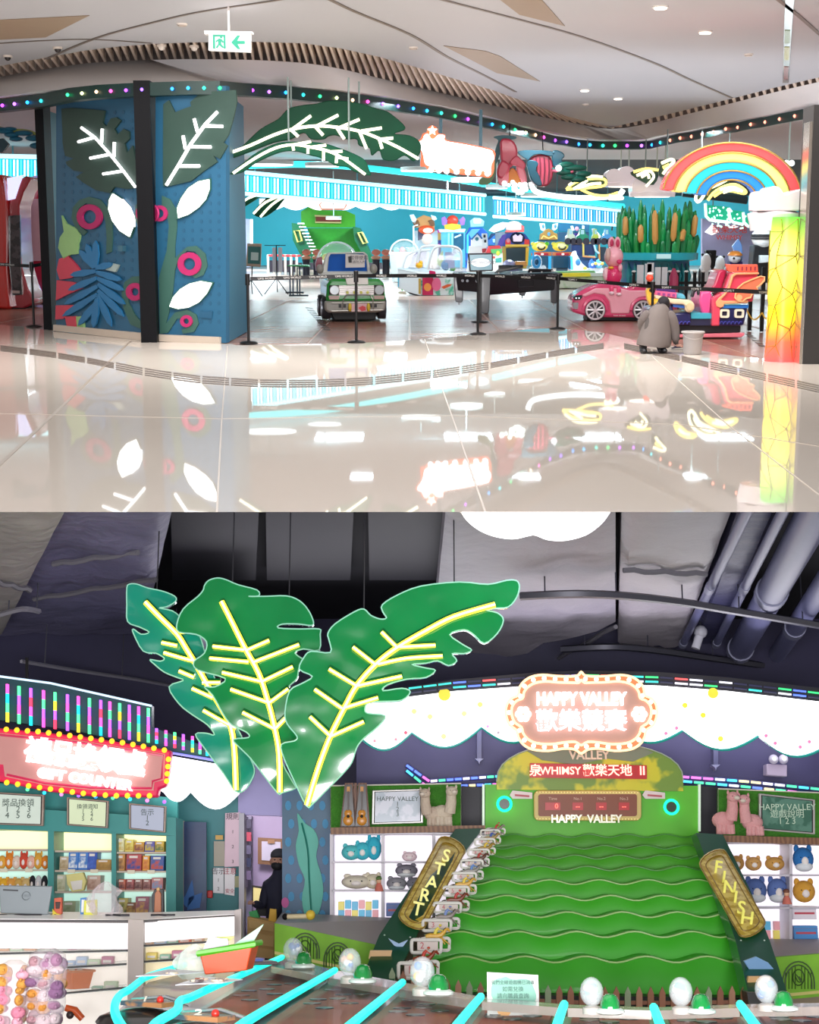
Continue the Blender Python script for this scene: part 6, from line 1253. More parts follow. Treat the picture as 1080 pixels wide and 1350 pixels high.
with T(L,'spotlight','small pale tube spotlight hanging between duct and round pipe','lamp')as t:
 a_,c_=L.P(924,833,19),L.P(917,855,19);t.p('lamp_tube',mat('#c8c8d4',.3)).cyl(a_,c_,.055,n=12);t.p('lamp_head',mat('#b8b8c4',.3)).ell(a_,.085,10,8);t.p('hanging_rod',mat('#3c3c48',.4)).cyl(a_,(a_.x,a_.y,4.86),.01,n=5)
with T(L,'cloud_lamp','large glowing white cloud-shaped lamp cut by the top of the game hall','lamp')as t:
 o=cr([(606,655),(607,668),(612,682),(628,697),(650,707),(676,711),(696,707),(706,706),(722,712),(745,713),(772,706),(792,692),(803,678),(808,668),(808,655)],3)
 P=on(o,4.3);t.p('lamp_face',glow('#ffffff',2.4)).pr3(P,(0,0,.03));c_=sum(P,Vector())/len(P)
 t.p('lamp_rim',mat('#e8dcc8',.4,em=.5,emc='#ffe8c8')).pr3([c_+(p-c_)*1.045+Vector((0,0,.035))for p in P],(0,0,.12))
 for k in(-.5,.5):t.p('hanging_rod',mat('#3c3c48',.4)).cyl(c_+Vector((k,.2,.1)),(c_.x+k,c_.y+.2,4.95),.01,n=5)
# ---------------------------------------------------------------- the three neon leaves
ca,cb=(150,750,3.6),(360,750,3.176)
m_leafL=mat('#0a8244',.16,var=.25,ns=2.2,coat=1,bump=1,bs=1.25);m_leafT=mat('#0e8c74',.16,var=.25,ns=2.5,coat=1,bump=1,bs=1.25)
m_ny=glow('#ffe23c',2.0);m_nc=glow('#fff6a0',2.6)
def leaf3(lb,crop,out,veins,Y,mm,bow,hang,tilt=0):
 P3=lambda x,y,o=0:L.P(x,y,Y-o+bow(x,y))
 with T(L,'neon_leaf',lb,'leaf decoration',group='glossy neon-veined leaves')as t:
  o=cr(q(crop,out),3,True);cx_,cy_=sum(p[0]for p in o)/len(o),sum(p[1]for p in o)/len(o)
  b=t.p('leaf_blade',mm,bev=.028);b.pr3([P3(x,y)for x,y in o],(0,.085,0))
  t.p('leaf_edge',mat('#8fd8bc',.2,em=.12,emc='#d8fff4')).tube([P3(x,y,.004)for x,y in o],.006,5,closed=True)
  for i,v in enumerate(veins):
   vp=[P3(x,y,.045)for x,y in cr(q(crop,v),4)];g=t.p('neon_vein',m_ny);g.tube(vp,.025 if i==0 else .018,8)
   t.p('neon_core',m_nc,g).tube([p-Vector((0,.016,0))for p in vp],.013 if i==0 else .009,6)
   t.p('vein_channel',mat('#0a5c30',.2,coat=.5)).tube([p+Vector((0,.02,.022))for p in vp],.022,6)
  for hx,hy in hang:p=P3(*q(crop,'%d,%d'%(hx,hy))[0])+Vector((0,.05,0));t.p('hanging_wire',mat('#2a2a30',.4)).cyl(p,(p.x,p.y,4.8),.006,n=5)
leaf3('left teal-green neon leaf partly behind the middle one',ca,'62,90 75,72 110,72 160,90 230,105 290,130 292,155 250,180 215,185 280,200 330,240 400,300 440,420 480,520 520,640 600,780 640,880 668,950 655,1000 620,1050 578,1056 520,970 430,850 388,785 440,780 478,788 445,740 370,690 310,640 262,560 330,530 300,515 240,490 190,450 172,430 220,438 240,425 200,400 140,390 95,310 92,285 130,310 168,300 120,275 66,250 62,170',
 ['150,158 215,225 300,310 345,380 400,470 450,560 505,650 552,740 572,850 580,1050','228,350 300,365','238,398 330,425 425,448','310,485 380,515','372,568 470,612','425,672 555,745','420,540 505,540','552,745 580,755'],
 13.3,m_leafT,lambda x,y:0,[(200,110)])
leaf3('broad middle green neon leaf with a yellow midrib',ca,'430,80 450,55 490,43 530,50 590,75 680,100 688,128 640,130 720,130 820,128 880,150 920,190 945,240 942,268 880,262 800,262 780,280 880,285 975,285 980,310 975,385 900,380 860,400 910,440 880,470 870,520 830,560 835,590 818,690 870,790 860,820 800,835 790,850 800,920 855,1020 862,1042 800,1062 780,1066 720,990 650,900 600,850 568,810 640,800 630,775 560,740 520,690 470,600 430,560 480,560 530,520 400,480 380,440 430,400 440,345 390,310 310,300 300,260 330,190 400,130 425,100',
 ['512,155 560,250 620,370 690,500 735,640 765,760 785,880 788,1060','470,368 620,385','455,425 640,442','515,492 700,535','555,572 735,635','612,682 765,760','635,385 738,340','660,445 880,360','705,535 850,465','740,635 828,570','768,758 815,710'],
 13.0,m_leafL,lambda x,y:0,[(560,80),(830,150)])
leaf3('right green neon leaf sweeping up to a long tip',cb,'140,992 85,880 45,790 35,735 90,720 100,700 60,650 50,600 70,510 120,480 165,450 110,420 130,370 160,345 240,350 235,300 230,270 260,230 340,180 380,168 410,195 450,210 475,205 460,180 458,150 520,110 620,72 780,55 900,65 980,48 1020,50 1032,75 1020,120 985,160 930,165 890,172 940,185 965,215 940,270 885,312 840,275 800,255 740,275 800,320 832,340 800,355 750,355 770,385 735,405 690,385 640,395 580,400 640,415 680,425 640,455 560,462 480,485 460,510 540,500 575,515 540,550 470,555 400,560 385,590 400,605 470,615 440,660 380,710 350,750 330,810 290,860 220,930 165,985',
 ['142,990 175,880 205,790 245,690 300,580 350,490 430,400 520,330 640,260 760,200 930,150','155,620 240,700','175,505 290,585','235,420 350,490','335,328 425,398','455,265 520,330','245,700 380,640','300,582 440,540','355,490 540,450','440,400 560,375 710,365','530,328 680,320'],
 12.6,m_leafL,lambda x,y:0,[(380,185),(760,70)])
# ---------------------------------------------------------------- fascias, canopies and signs
cl=(0,880,3)
mixc=['#ff5ad0','#20d8e8','#58ff9a','#ffe23c','#b060ff','#ff4060']
with T(L,'light_fascia','dark teal fascia with upright rainbow light strips above the pink sign','light fascia')as t:
 t.p('panel',mat('#16444a',.45)).px(L,q(cl,'-60,25 200,60 600,150 600,235 860,330 900,390 640,330 300,250 -60,200'),15.9,.15)
 xs=[27,73,120,170,216,265,308,352,397,433,472,510,547,585,618,655,690,724,760,790,818,845]
 for i,x in enumerate(xs):
  y0,y1=(65+(x-27)*.17,215+(x-27)*.145)if i<14 else(240+(x-618)*.22,300+(x-618)*.24)
  for k in range(4):a_,c_=lerp(y0,y1,k/4),lerp(y0,y1,(k+1)/4);t.p('light_strip',glow(mixc[(i*2+k*(1+i%2))%6],1.5)).px(L,q(cl,'%f,%f %f,%f %f,%f %f,%f'%(x-4.5,a_,x+4.5,a_,x+4.5,c_,x-4.5,c_)),15.8,.05)
 t.p('edge_line',glow('#c8e8ff',1.0)).tube([L.P(x,y,15.75)for x,y in q(cl,'-40,30 200,62 600,152')],.012,5)
 t.p('hanger',m_blk).px(L,q(cl,'100,-40 110,-40 110,50 100,50'),15.95,.03)
 t.p('side_bracket',mat('#26262e',.5)).px(L,q(cl,'-80,0 -60,0 -60,1000 -80,1000'),15.9,.1)
ck=(0,960,4.696)
def bulbrow(t,pts,Y,n,col,r=.028,par=None,e=1.7):
 P=[Vector(p)for p in pts];d=[0]
 for a_,b_ in zip(P,P[1:]):d.append(d[-1]+(b_-a_).length)
 for k in range(n):
  s_=d[-1]*(k+.5)/n;j=max(i for i in range(len(d))if d[i]<=s_);j=min(j,len(P)-2)
  p=P[j].lerp(P[j+1],(s_-d[j])/(d[j+1]-d[j]));t.p('bulb',glow(col if isinstance(col,str)else col[k%len(col)],e),par).ell(L.P(p.x,p.y,Y),r,8,5)
with T(L,'redemption_sign','pink marquee sign with white Chinese letters and rows of yellow bulbs','sign')as t:
 Y=15.3;out='-150,-20 0,0 500,48 1062,138 1048,260 1030,360 985,375 975,428 560,420 280,390 0,330 -150,300'
 b=t.p('frame',mat('#c8204e',.35,em=.25,emc='#e0305c'),bev=.02);b.px(L,q(ck,out),Y,.14)
 t.p('face',mat('#c08480',.5,em=.16,emc='#ffb8ac')).px(L,q(ck,'-150,15 0,30 500,78 1022,160 1015,320 955,335 950,385 560,382 280,352 30,300 20,225 -150,215'),Y-.02,.04)
 t.p('inner_line',mat('#d0305c',.35,em=.2)).tube([L.P(x,y,Y-.03)for x,y in q(ck,'-150,25 0,42 500,90 1010,170 1002,312 945,328 940,372 560,368 280,340 42,288')],.012,5)
 bulbrow(t,q(ck,'-60,0 0,5 250,22 500,55 750,88 1050,142'),Y-.03,17,'#ffb02a');bulbrow(t,q(ck,'-60,322 0,330 250,368 500,402 700,418 960,418'),Y-.03,15,'#ffb02a');bulbrow(t,q(ck,'1045,170 1030,350'),Y-.03,4,'#ffb02a')
 for i,ch_ in enumerate('禮品換領處'):p=L.P(*q(ck,'%d,%d'%(232+i*148,150+i*19))[0],Y-.04);t.p('lettering',glow('#ffffff',1.6)).text(ch_,p,.27,.03,rotz=8,bold=.006)
 t.p('lettering',glow('#ffffff',1.6)).text('GIFT COUNTER',L.P(*q(ck,'525,318')[0],Y-.04),.135,.03,rotz=8,bold=.006)
 bulbrow(t,[(25,1039),(45,1042),(62,1046),(150,1052),(228,1058)],Y+.3,9,['#58ff9a','#30c8ff','#ff80e0','#a060ff','#3090ff'],.02)
 t.p('back_frame',mat('#3a4a50',.5)).px(L,[(-30,975),(200,1000),(200,1030),(-30,1020)],Y+.14,.5)
with T(L,'scalloped_canopy','short white glowing scalloped canopy right of the pink sign','canopy')as t:
 def lobes(x0,x1,y0,y1,d):return[(lerp(x0,x1,k/10),lerp(y0,y1,k/10)+d*math.sin(math.pi*k/10))for k in range(11)]
 t.p('canopy_face',glow('#ffffff',2.2)).px(L,[(313,1012),(222,996),(200,1035)]+lobes(212,250,1040,1043,15)[1:]+lobes(250,314,1043,1046,22)[1:],15.7,.12)
 t.p('edge_line',glow('#8888ff',1.2)).tube([L.P(x,y,15.65)for x,y in((222,992),(270,1000),(313,1008))],.012,5)
 t.p('back_frame',mat('#2a3a44',.5)).px(L,[(225,1000),(310,1014),(310,1030),(225,1025)],15.82,1)
with T(L,'scalloped_canopy','long white glowing scalloped canopy with coloured dots behind the name sign','canopy')as t:
 Y=17;tp=[(1090,926),(960,911),(870,904),(770,901),(700,904),(600,911),(480,926),(462,965)]
 lb_=lobes(470,543,966,964,22)+lobes(543,635,964,957,23)[1:]+lobes(635,720,957,955,21)[1:]+lobes(720,810,955,955,20)[1:]+lobes(810,901,955,961,19)[1:]+lobes(901,1001,961,968,22)[1:]+lobes(1001,1090,968,982,20)[1:]
 t.p('canopy_face',glow('#ffffff',2.3)).px(L,tp+lb_,Y,.14)
 t.p('dark_fascia',mat('#23222c',.5)).px(L,[(1090,908),(960,893),(870,886),(770,884),(700,887),(600,896),(505,911),(480,926),(600,911),(700,904),(770,901),(870,904),(960,911),(1090,926)],Y+.02,.2)
 for off,seed in((-5,1),(-11,2)):
  random.seed(seed);tops=tp[:7][::-1]
  for k in range(30):
   x0=500+k*19.5;cc0=random.choice(['#40e0d0','#ff6060','#6080ff','#f0f0ff','#40e080','#2a2a40','#2a2a40'])
   t.p('edge_light',glow(cc0,1.2)).tube([L.P(x0,along(tops,x0)+off,Y-.03),L.P(x0+17,along(tops,x0+17)+off,Y-.03)],.011,5)
 t.p('scallop_light',mat('#1c6c70',.4,em=.3,emc='#20c0a0')).tube([L.P(x,y+1.5,Y+.1)for x,y in lb_],.02,5)
 for x,y,c_,r_ in((586,916,'#f0e040',.07),(546,938,'#e8f0a0',.03),(567,945,'#e8f0a0',.03),(612,941,'#e8f0a0',.03),(633,929,'#f0e880',.03),(585,971,'#e8f0a0',.03),(494,977,'#f0a0b0',.018),(522,975,'#f0a0b0',.018),(535,966,'#f06080',.02),(643,958,'#e0a0e0',.018),(657,966,'#a8a0b0',.018),(903,930,'#f0e040',.03),(927,943,'#f0e040',.03),(950,974,'#e8e850',.03),(892,960,'#f080b0',.02),(878,967,'#f080b0',.02),(1010,970,'#f080b0',.02),(1022,980,'#f080b0',.02),(1067,978,'#f080b0',.02),(1055,985,'#f080b0',.02),(940,914,'#f0d840',.06)):
  p=L.P(x,y,Y-.005);t.p('colour_dot',mat(c_,.4,em=.6,emc=c_)).cyl(p,p-Vector((0,.015,0)),r_,n=12)
 for x in(520,700,860,1040):t.p('support',m_blk).px(L,[(x,915),(x+6,915),(x+6,935),(x,935)],Y+.14,3.9)
for i,(pts,lb)in enumerate((([(536,1009),(566,1030),(650,1024),(664,1023)],'upper colour-changing light line along the purple wall left of the arch'),([(536,1016),(562,1037),(610,1036),(660,1034)],'lower colour-changing light line along the purple wall left of the arch'),([(896,1024),(980,1030),(1085,1041)],'upper colour-changing light line along the purple wall right of the arch'),([(900,1030),(980,1037),(1085,1048)],'lower colour-changing light line along the purple wall right of the arch'))):
 with T(L,'wall_light_line',lb,'light line')as t:
  t.p('rail',mat('#4a4c7c',.3)).tube([L.P(x,y,17.5)for x,y in pts],.03,6);random.seed(i)
  for k in range(12):
   x0=lerp(pts[0][0],pts[-1][0],k/12);x1=x0+(pts[-1][0]-pts[0][0])/15
   t.p('light_segment',glow(random.choice(['#ff70d0','#50e0ff','#f0f0ff','#6080ff','#50f0a0','#ffe8a0']),1.5)).tube([L.P(x0,along(pts,x0),17.45),L.P(x1,along(pts,x1),17.45)],.014,5)
struct(L,'wall_purple',mat('#3a3660',.5,var=.08),lambda b:b.px(L,[(470,925),(1095,925),(1095,1240),(470,1240)],17.6,.1))
with T(L,'pendant_camera','small grey rod with star foot hanging below the canopy cusp','camera')as t:
 for x,y0,y1 in((632,962,1000),(944,986,1008)):t.p('rod',mat('#55557a',.3)).px(L,[(x-3,y0),(x+3,y0),(x+3,y1),(x-3,y1)],17.45,.16);t.p('foot',mat('#8a8ab0',.3)).px(L,[(x-6,y1),(x+6,y1),(x+1,y1+4),(x,y1+8),(x-1,y1+4)],17.45,.16)
with T(L,'emergency_light','white twin-headed emergency light on the purple wall','lamp')as t:
 t.p('case',mat('#b8a8c4',.4),bev=.01).px(L,[(1011,1007),(1038,1008),(1038,1024),(1011,1022)],17.4,.185)
 for x in(1020,1033):p=L.P(x,1001,17.35);g=t.p('lamp_head',mat('#c8c0d8',.2));g.ell(p,.055,14,10);t.p('lens',mat('#f0f0f8',.1,em=.3),g).ell(p-Vector((0,.035,0)),.03,10,8)
# name sign
cn=(670,885,5.4)
hv=[(520,3),(545,28),(600,36),(700,34),(800,26),(880,40),(935,75),(965,120),(975,170),(1020,192),(1055,240),(1060,310),(1035,380),(985,420),(972,470),(935,522),(870,556),(760,566),(650,550),(570,556),(520,585)]
hv=hv+[(1045-x,y)for x,y in hv[-2:0:-1]]
hin=[(522+(x-522)*.925,292+(y-292)*(.83 if abs(x-522)>60 else .8))for x,y in hv]
with T(L,'name_sign','orange bulb-framed HAPPY VALLEY marquee sign above the green game','sign')as t:
 Y=16.3;f_=lambda pts:q(cn,' '.join('%f,%f'%p for p in pts))
 t.p('frame',mat('#d0704a',.35,em=.3,emc='#f08050'),bev=.01).px(L,f_(hv),Y,.15);t.p('face',mat('#b88c7c',.5,em=.14,emc='#ffd0c0')).px(L,f_(hin),Y-.03,.04)
 for p_ in(hv,hin):t.p('neon_outline',glow('#ffd0a0',1.5)).tube([L.P(x,y,Y-.05)for x,y in f_(cr(p_,3,True))],.014,6,closed=True)
 mid=[((a[0]+b[0])/2,(a[1]+b[1])/2)for a,b in zip(hv,hin)];bulbrow(t,f_(mid+mid[:1]),Y-.03,34,'#fff4e4',.026)
 t.p('lettering',glow('#f4f8ff',1.5)).text('HAPPY VALLEY',L.P(*f_([(520,200)])[0],Y-.06),.185,.03,bold=.008,sx=.78);t.p('lettering',glow('#ffeaf8',1.5)).text('歡樂競賽',L.P(*f_([(522,360)])[0],Y-.06),.245,.03,bold=.004)
 for x in(108,935):
  c_=L.P(*f_([(x,305)])[0],Y-.05);g=t.p('flower_light',glow('#fff8f0',1.8));[g.ell(c_+Vector((.05*math.cos(k),0,.05*math.sin(k))),(.04,.02,.04),8,5)for k in(0,1.05,2.1,3.14,4.2,5.24)]
 t.p('bracket',m_blk).px(L,[(740,900),(800,900),(800,960),(740,960)],Y+.15,.7)
# ---------------------------------------------------------------- the green horse-race game
def slopeY(y):return lerp(16.5,13.7,max(0,min(1,(y-1095)/215)))
gA=mat('#5cbc20',.45,var=.22,ns=2.5);gB=mat('#2c8c12',.28,var=.18,ns=1.8,coat=.5)
with T(L,'race_game','large green stepped horse-race game with wavy lanes, ramps and score board','game machine')as t:
 t.p('back_board',gA).px(L,[(640,1034),(921,1036),(922,1125),(640,1120)],16.75,.2)
 for x in(636,921):t.p('white_edge',mat('#d8ecd8',.4,em=.3)).px(L,[(x,1034),(x+3,1034),(x+3,1096),(x,1096)],16.72,.05)
 ar=[(655,1041)]+[(778-123*math.cos(math.radians(a)),1030-52*math.sin(math.radians(a))**.8)for a in range(0,181,10)]+[(901,1043)]
 t.p('arch_panel',mat('#d4d018',.4,kind='speckle',ns=3.2,col2='#74962c')).px(L,ar,16.7,.1);t.p('grey_sky',mat('#7c8a74',.5)).px(L,[(695,990),(720,982),(778,979),(840,983),(862,992),(835,1004),(800,1000),(760,1008),(715,1002)],16.68,.03)
 t.p('arch_edge',mat('#a8b8a0',.3)).tube([L.P(x,y,16.69)for x,y in ar[1:-1]],.008,5)
 t.p('lettering',mat('#e8d8c0',.4)).text('VALLEY',L.P(777,996,16.66),.13,.01,bold=.004)
 k_=t.p('led_ticker',mat('#7c0a10',.3,em=.5,emc='#c01018'));k_.px(L,[(699,1006),(853,1009),(853,1027),(699,1025)],16.64,.04)
 for s_,x in(('泉',706),('WHIMSY',739),('歡樂天地',801),('II',847)):t.p('lettering',glow('#ffb0a0',1.8),k_).text(s_,L.P(x,1016.5,16.62),.135 if len(s_)!=6 else .115,.004,bold=.002)
 sb=t.p('score_board',mat('#d8c070',.4),bev=.01);sb.px(L,rrect(704,1042,846,1082,7),16.62,.05);t.p('board_face',mat('#84401f',.4),sb).px(L,rrect(710,1047,840,1076,3),16.6,.03)
 for i,(x,s_,d_)in enumerate(((729,'Time','0'),(762,'No.1','--'),(793,'No.2','--'),(823,'No.3','--'))):
  t.p('lettering',mat('#e0b8a0',.4),sb).text(s_,L.P(x,1053,16.59),.045,.002);w_=10 if i==0 else 7
  t.p('digit_window',mat('#8c1014',.3,em=.35,emc='#c01818'),sb).px(L,[(x-w_,1058),(x+w_,1058),(x+w_,1068),(x-w_,1068)],16.59,.01);t.p('lettering',glow('#ff7060',2),sb).text(d_,L.P(x+(5 if i==0 else 0),1063,16.58),.075,.003)
 bulbrow(t,[(706,1044.5),(843,1045)],16.6,34,'#f0dc90',.008,sb,.5);bulbrow(t,[(706,1079.5),(843,1080)],16.6,34,'#f0dc90',.008,sb,.5)
 t.p('lettering',mat('#d8d4c0',.3,.3)).text('HAPPY  VALLEY',L.P(773,1080,16.58),.115,.014,sx=.95,bold=.004)
 for x,y in((665,1060),(885,1064)):
  p=L.P(x,y,16.7);g=t.p('ring_lamp',glow('#20ffb0',1.8));g.tube([p+Vector((.073*math.cos(k),-.02,.073*math.sin(k)))for k in[i*math.pi/12 for i in range(24)]],.016,6,closed=True);t.p('lamp_centre',mat('#3c4c40',.2),g).cyl(p,p-Vector((0,.03,0)),.055,n=16)
 for x in(688,863):t.p('picture_tag',mat('#e8d8d8',.4)).px(L,[(x-16,1048),(x-12,1042),(x+14,1045),(x+14,1053),(x-12,1053)],16.68,.03);t.p('red_print',mat('#c06068',.5)).px(L,[(x-9,1047),(x+10,1048.5),(x+10,1051),(x-9,1049.5)],16.67,.01)
 WV=[1102,1117,1130,1145,1163,1184,1206,1232,1265];RX=[920,926,931,937,944,952,960,970,979];LX=[640,630,620,610,600,588,575,560,545]
 for i,y in enumerate(WV):
  yn=WV[i+1]if i<8 else 1312;A=lerp(2.2,4.2,i/8);lam=lerp(50,80,i/8);Y=16.5-i*.34;x0,x1=LX[i],RX[i]+(6 if i<8 else 10);xs=[lerp(x0,x1,k/48)for k in range(49)];ph=640+i*9
  wv=lambda x,y=y,A=A,lam=lam,ph=ph:y+A*math.sin(2*math.pi*(x-ph)/lam)
  st=t.p('lane_step',mat(['#4c9c24','#4a9e22','#46a01e','#42a41a','#3ea818','#3aaa16','#38ac14','#36ae12','#36ae12'][i],.5,var=.15,ns=2,coat=.04))
  top=[L.P(x,wv(x),Y)for x in xs];rows=[[p+Vector((0,.34,.01))for p in top],[p+Vector((0,.02,.004))for p in top],top]
  for k in range(1,6):f_=k/5;rows.append([L.P(x,lerp(wv(x),yn+9,f_),Y-.0+.025*math.sin(math.pi*f_*.9))for x in xs])
  st.sheet(rows[::-1])
  t.p('lane_edge',mat('#9cc870' if i>3 else '#3c8c28',.3),st).tube([p+Vector((0,-.006,0))for p in top],.005+.0004*i,5)
 bk_=mat('#0d0f0e',.4)
 for nm,word,le,ri,ov in(('start_ramp','START',[(601,1093),(574,1126),(536,1178),(500,1233),(478,1288)],[(637,1092),(608,1130),(573,1182),(548,1236),(516,1300)],((592,1122),(547,1206))),('finish_ramp','FINISH',[(918,1098),(930,1130),(948,1175),(970,1240),(986,1306)],[(953,1100),(968,1130),(990,1175),(1015,1240),(1038,1308)],((944,1139),(988,1216)))):
  g=t.p(nm,mat('#0b5232',.3,var=.08,coat=.3));RY=lambda y:slopeY(y)-1.05
  a_=[L.P(x,y,RY(y))for x,y in le];b_=[L.P(x,y,RY(y))for x,y in ri];d=Vector((0,.3,-.03))
  g.sheet([a_,b_]);g.sheet([[p+d for p in a_],a_]);g.sheet([b_,[p+d for p in b_]]);g.pr3([a_[-1],b_[-1],b_[-1]+Vector((0,.1,-.35)),a_[-1]+Vector((0,.1,-.35))],(0,.3,0))
  (ax,ay),(bx,by)=ov;dx,dy=bx-ax,by-ay;ln=math.hypot(dx,dy);ux,uy=dx/ln,dy/ln
  def ovl(r,e=0):return[(ax+(-uy)*r*math.cos(k)-ux*(r*.5*abs(math.sin(k))+e),ay+ux*r*math.cos(k)-uy*(r*.5*abs(math.sin(k))+e))for k in[i*math.pi/8 for i in range(9)]]+[(bx+uy*r*math.cos(k)+ux*(r*.5*abs(math.sin(k))+e),by-ux*r*math.cos(k)+uy*(r*.5*abs(math.sin(k))+e))for k in[i*math.pi/8 for i in range(9)]]
  rc=21;pl=t.p('sign_plate',mat('#c8a83c',.35,kind='speckle',ns=14,col2='#e8d070'),g);P_=lambda pts,o:[L.P(x,y,RY(y)-o)for x,y in pts]
  pl.pr3(P_(ovl(20,8),.03),(0,.02,0));t.p('plate_face',mat('#0a3c28',.3),g).pr3(P_(ovl(11,2),.04),(0,.015,0))
  for r_ in(19,13):t.p('plate_rim',mat('#8a6c1c',.4),g).tube(P_(ovl(r_,7 if r_>15 else 3),.045),.006,5,closed=True)
  for k,ch_ in enumerate(word):
   f_=(k+.5)/len(word);x,y=lerp(ax-ux*2,bx+ux*2,f_),lerp(ay-uy*2,by+uy*2,f_);t.p('lettering',mat('#e0dc60',.35,em=.15,emc='#f0e860'),g).text(ch_,L.P(x,y,RY(y)-.14),.165,.008,rotz=12 if word=='START' else 10,bold=.003)
  for k in(1,2,3):
   for c_ in(le,ri):x,y=c_[k];x+=7 if c_ is le else-7;p=L.P(x,y,RY(y));t.p('bolt',mat('#c8d8cc',.3,.5),g).ell(p,.009,8,5)
  x,y=(502,1258)if word=='START' else(1001,1292);t.p('wood_plate',mat('#d0a468',.4),g).px(L,[(x-14,y-5),(x+15,y-5),(x+13,y+6),(x-16,y+6)],RY(y)-.05,.05)
  x,y=(528,1245)if word=='START' else(1003,1275);t.p('blue_mark',mat('#6f9cc8',.3),g).px(L,[(x-16,y-8),(x-2,y-1),(x+10,y-6),(x+2,y+5),(x-8,y+2)]if word=='START' else[(x-22,y-8),(x-6,y-14),(x+10,y-6),(x+22,y+8),(x-12,y+8)],RY(y)-.05,.04)
 t.p('side_wall',bk_).px(L,[(480,1290),(525,1302),(525,1340),(470,1330)],12.6,.2);t.p('side_wall',bk_).px(L,[(985,1308),(1038,1310),(1036,1345),(990,1345)],12.6,.2)
 t.p('plinth',mat('#171a16',.5)).px(L,[(515,1310),(1040,1316),(1040,1420),(480,1420)],13.5,.4)
for x0,x1,lb in((609,637,'dark post left of the green race game board'),(920,947,'dark post right of the green race game board')):
 with T(L,'dark_pillar',lb,'pillar',solo=True)as t:t.p('dark_pillar',mat('#1d1a26',.5)).px(L,[(x0,1036),(x1,1038),(x1,1112),(x0,1110)],16.9,.3)
# picket fence in front of the race game
with T(L,'picket_fence','low brown picket fence along the foot of the green race game','fence')as t:
 ft=[(515,1280),(560,1292),(640,1300),(760,1305),(900,1306),(992,1304)];Y=12.9
 for o_ in(14,30):t.p('rail',mat('#8a5436',.5)).px(L,[(x,y+o_)for x,y in ft]+[(x,y+o_+5)for x,y in ft[::-1]],Y+.03,.02)
 x=517;k=0
 while x<992:
  y=along(ft,x);c_=['#9a6244','#8c5638','#a8785a','#94603f'][k%4]if k%7 else '#8c9c78'
  t.p('picket',mat(c_,.5)).px(L,[(x-4,y+4),(x,y-5),(x+4,y+4),(x+4,y+42),(x-4,y+42)],Y,.025);x+=lerp(14.5,15.5,k/32);k+=1
# hurdles, horses with riders
cz=(500,1070,5.19)
HB=[(695,860,122,170),(655,828,182,232),(608,792,255,305),(560,750,328,385),(502,708,415,475),(442,660,510,575),(375,610,620,688),(300,545,738,815),(222,480,872,965),(133,402,1032,1140)]
HC=['#8c8478','#a88c50','#a08030','#5c3424','#8c8880','#d8a840','#7c3c24','#8a8078','#e0b040','#8c3818','#9c9890']
ORD=['topmost','second','third','fourth','fifth','sixth','seventh','eighth','ninth','lowest']
for i,(x0,x1,y0,y1)in enumerate(HB):
 (a,b),(c,d)=q(cz,'%d,%d %d,%d'%(x0,y0,x1,y1));Y=slopeY(d)-1.0
 with T(L,'hurdle',ORD[i]+' white tube hurdle with numbered plate beside the start ramp','hurdle')as t:
  w_=c-a;wt=mat('#e8e6de',.35)
  def fr_(xa,xb,ya,yb,o):t.p('tube_frame',wt).tube([L.P(x,y,Y+o)for x,y in cr(rrect(xa,ya,xb,yb,2.5,2),1,True)],.0105+.0006*i,6,closed=True)
  fr_(a,a+w_*.78,b+1,d,0);fr_(a+w_*.22,c,b-1,d-3,.12);t.p('number_plate',mat('#cfc0b8',.4)).px(L,[(a+w_*.15,b+3),(a+w_*.7,b+3),(a+w_*.7,d-3),(a+w_*.15,d-3)],Y+.03,.01)
  t.p('lettering',mat('#b83848',.4)).text(str(10-i)if i<9 else '1',L.P(a+w_*.28,(b+d)/2,Y+.02),(d-b)*.0042,.002)
 s_=w_*.5*L.mx(Y)/.33;cx_,cy_=a+w_*.62,b-3;loc=L.P(cx_,cy_+10,Y+.06)
 hc=mat(HC[i],.4);rc_=mat(['#c03028','#3858a8','#e0c040','#b03028','#6088c8','#e8c840','#c04040','#7890c8','#e8d850','#c83820'][i],.5)
 with T(L,'toy_horse',ORD[i]+' toy horse and rider of the ten along the lanes, at its hurdle','toy',loc=loc,scale=s_)as t:
  h=t.p('horse_body',hc);h.tube([(-.15,0,.12),(-.08,0,.135),(.03,0,.13),(.1,0,.145),(.15,0,.19),(.18,0,.235),(.205,0,.24),(.245,0,.20)],[.03,.042,.038,.042,.03,.022,.026,.012],8)
  for lx,lz in((-.13,-.19),(-.10,-.13),(.08,.13),(.10,.19)):t.p('leg',hc).tube([(lx,0,.1),(lx+(lz*.35),.012 if lz>0 else-.012,.05),(lz*1.25,0,.0)],[.02,.011,.008],6)
  t.p('tail',mat('#3c2c20',.6)).tube([(-.17,0,.13),(-.22,0,.12),(-.25,0,.08)],[.012,.01,.004],5);t.p('mane',mat('#3c2c20',.6)).tube([(.1,0,.185),(.14,0,.225),(.175,0,.26)],.009,5)
  r_=t.p('rider',rc_);r_.tube([(.0,0,.16),(.02,0,.22),(.06,0,.26)],[.028,.03,.02],8);r_.tube([(.05,0,.25),(.09,-.02,.22),(.13,0,.21)],.009,5);t.p('head',mat('#c89878',.5),r_).ell((.085,0,.285),.02,8,6);t.p('riding_cap',rc_,r_).ell((.087,0,.296),(.026,.022,.018),8,5)
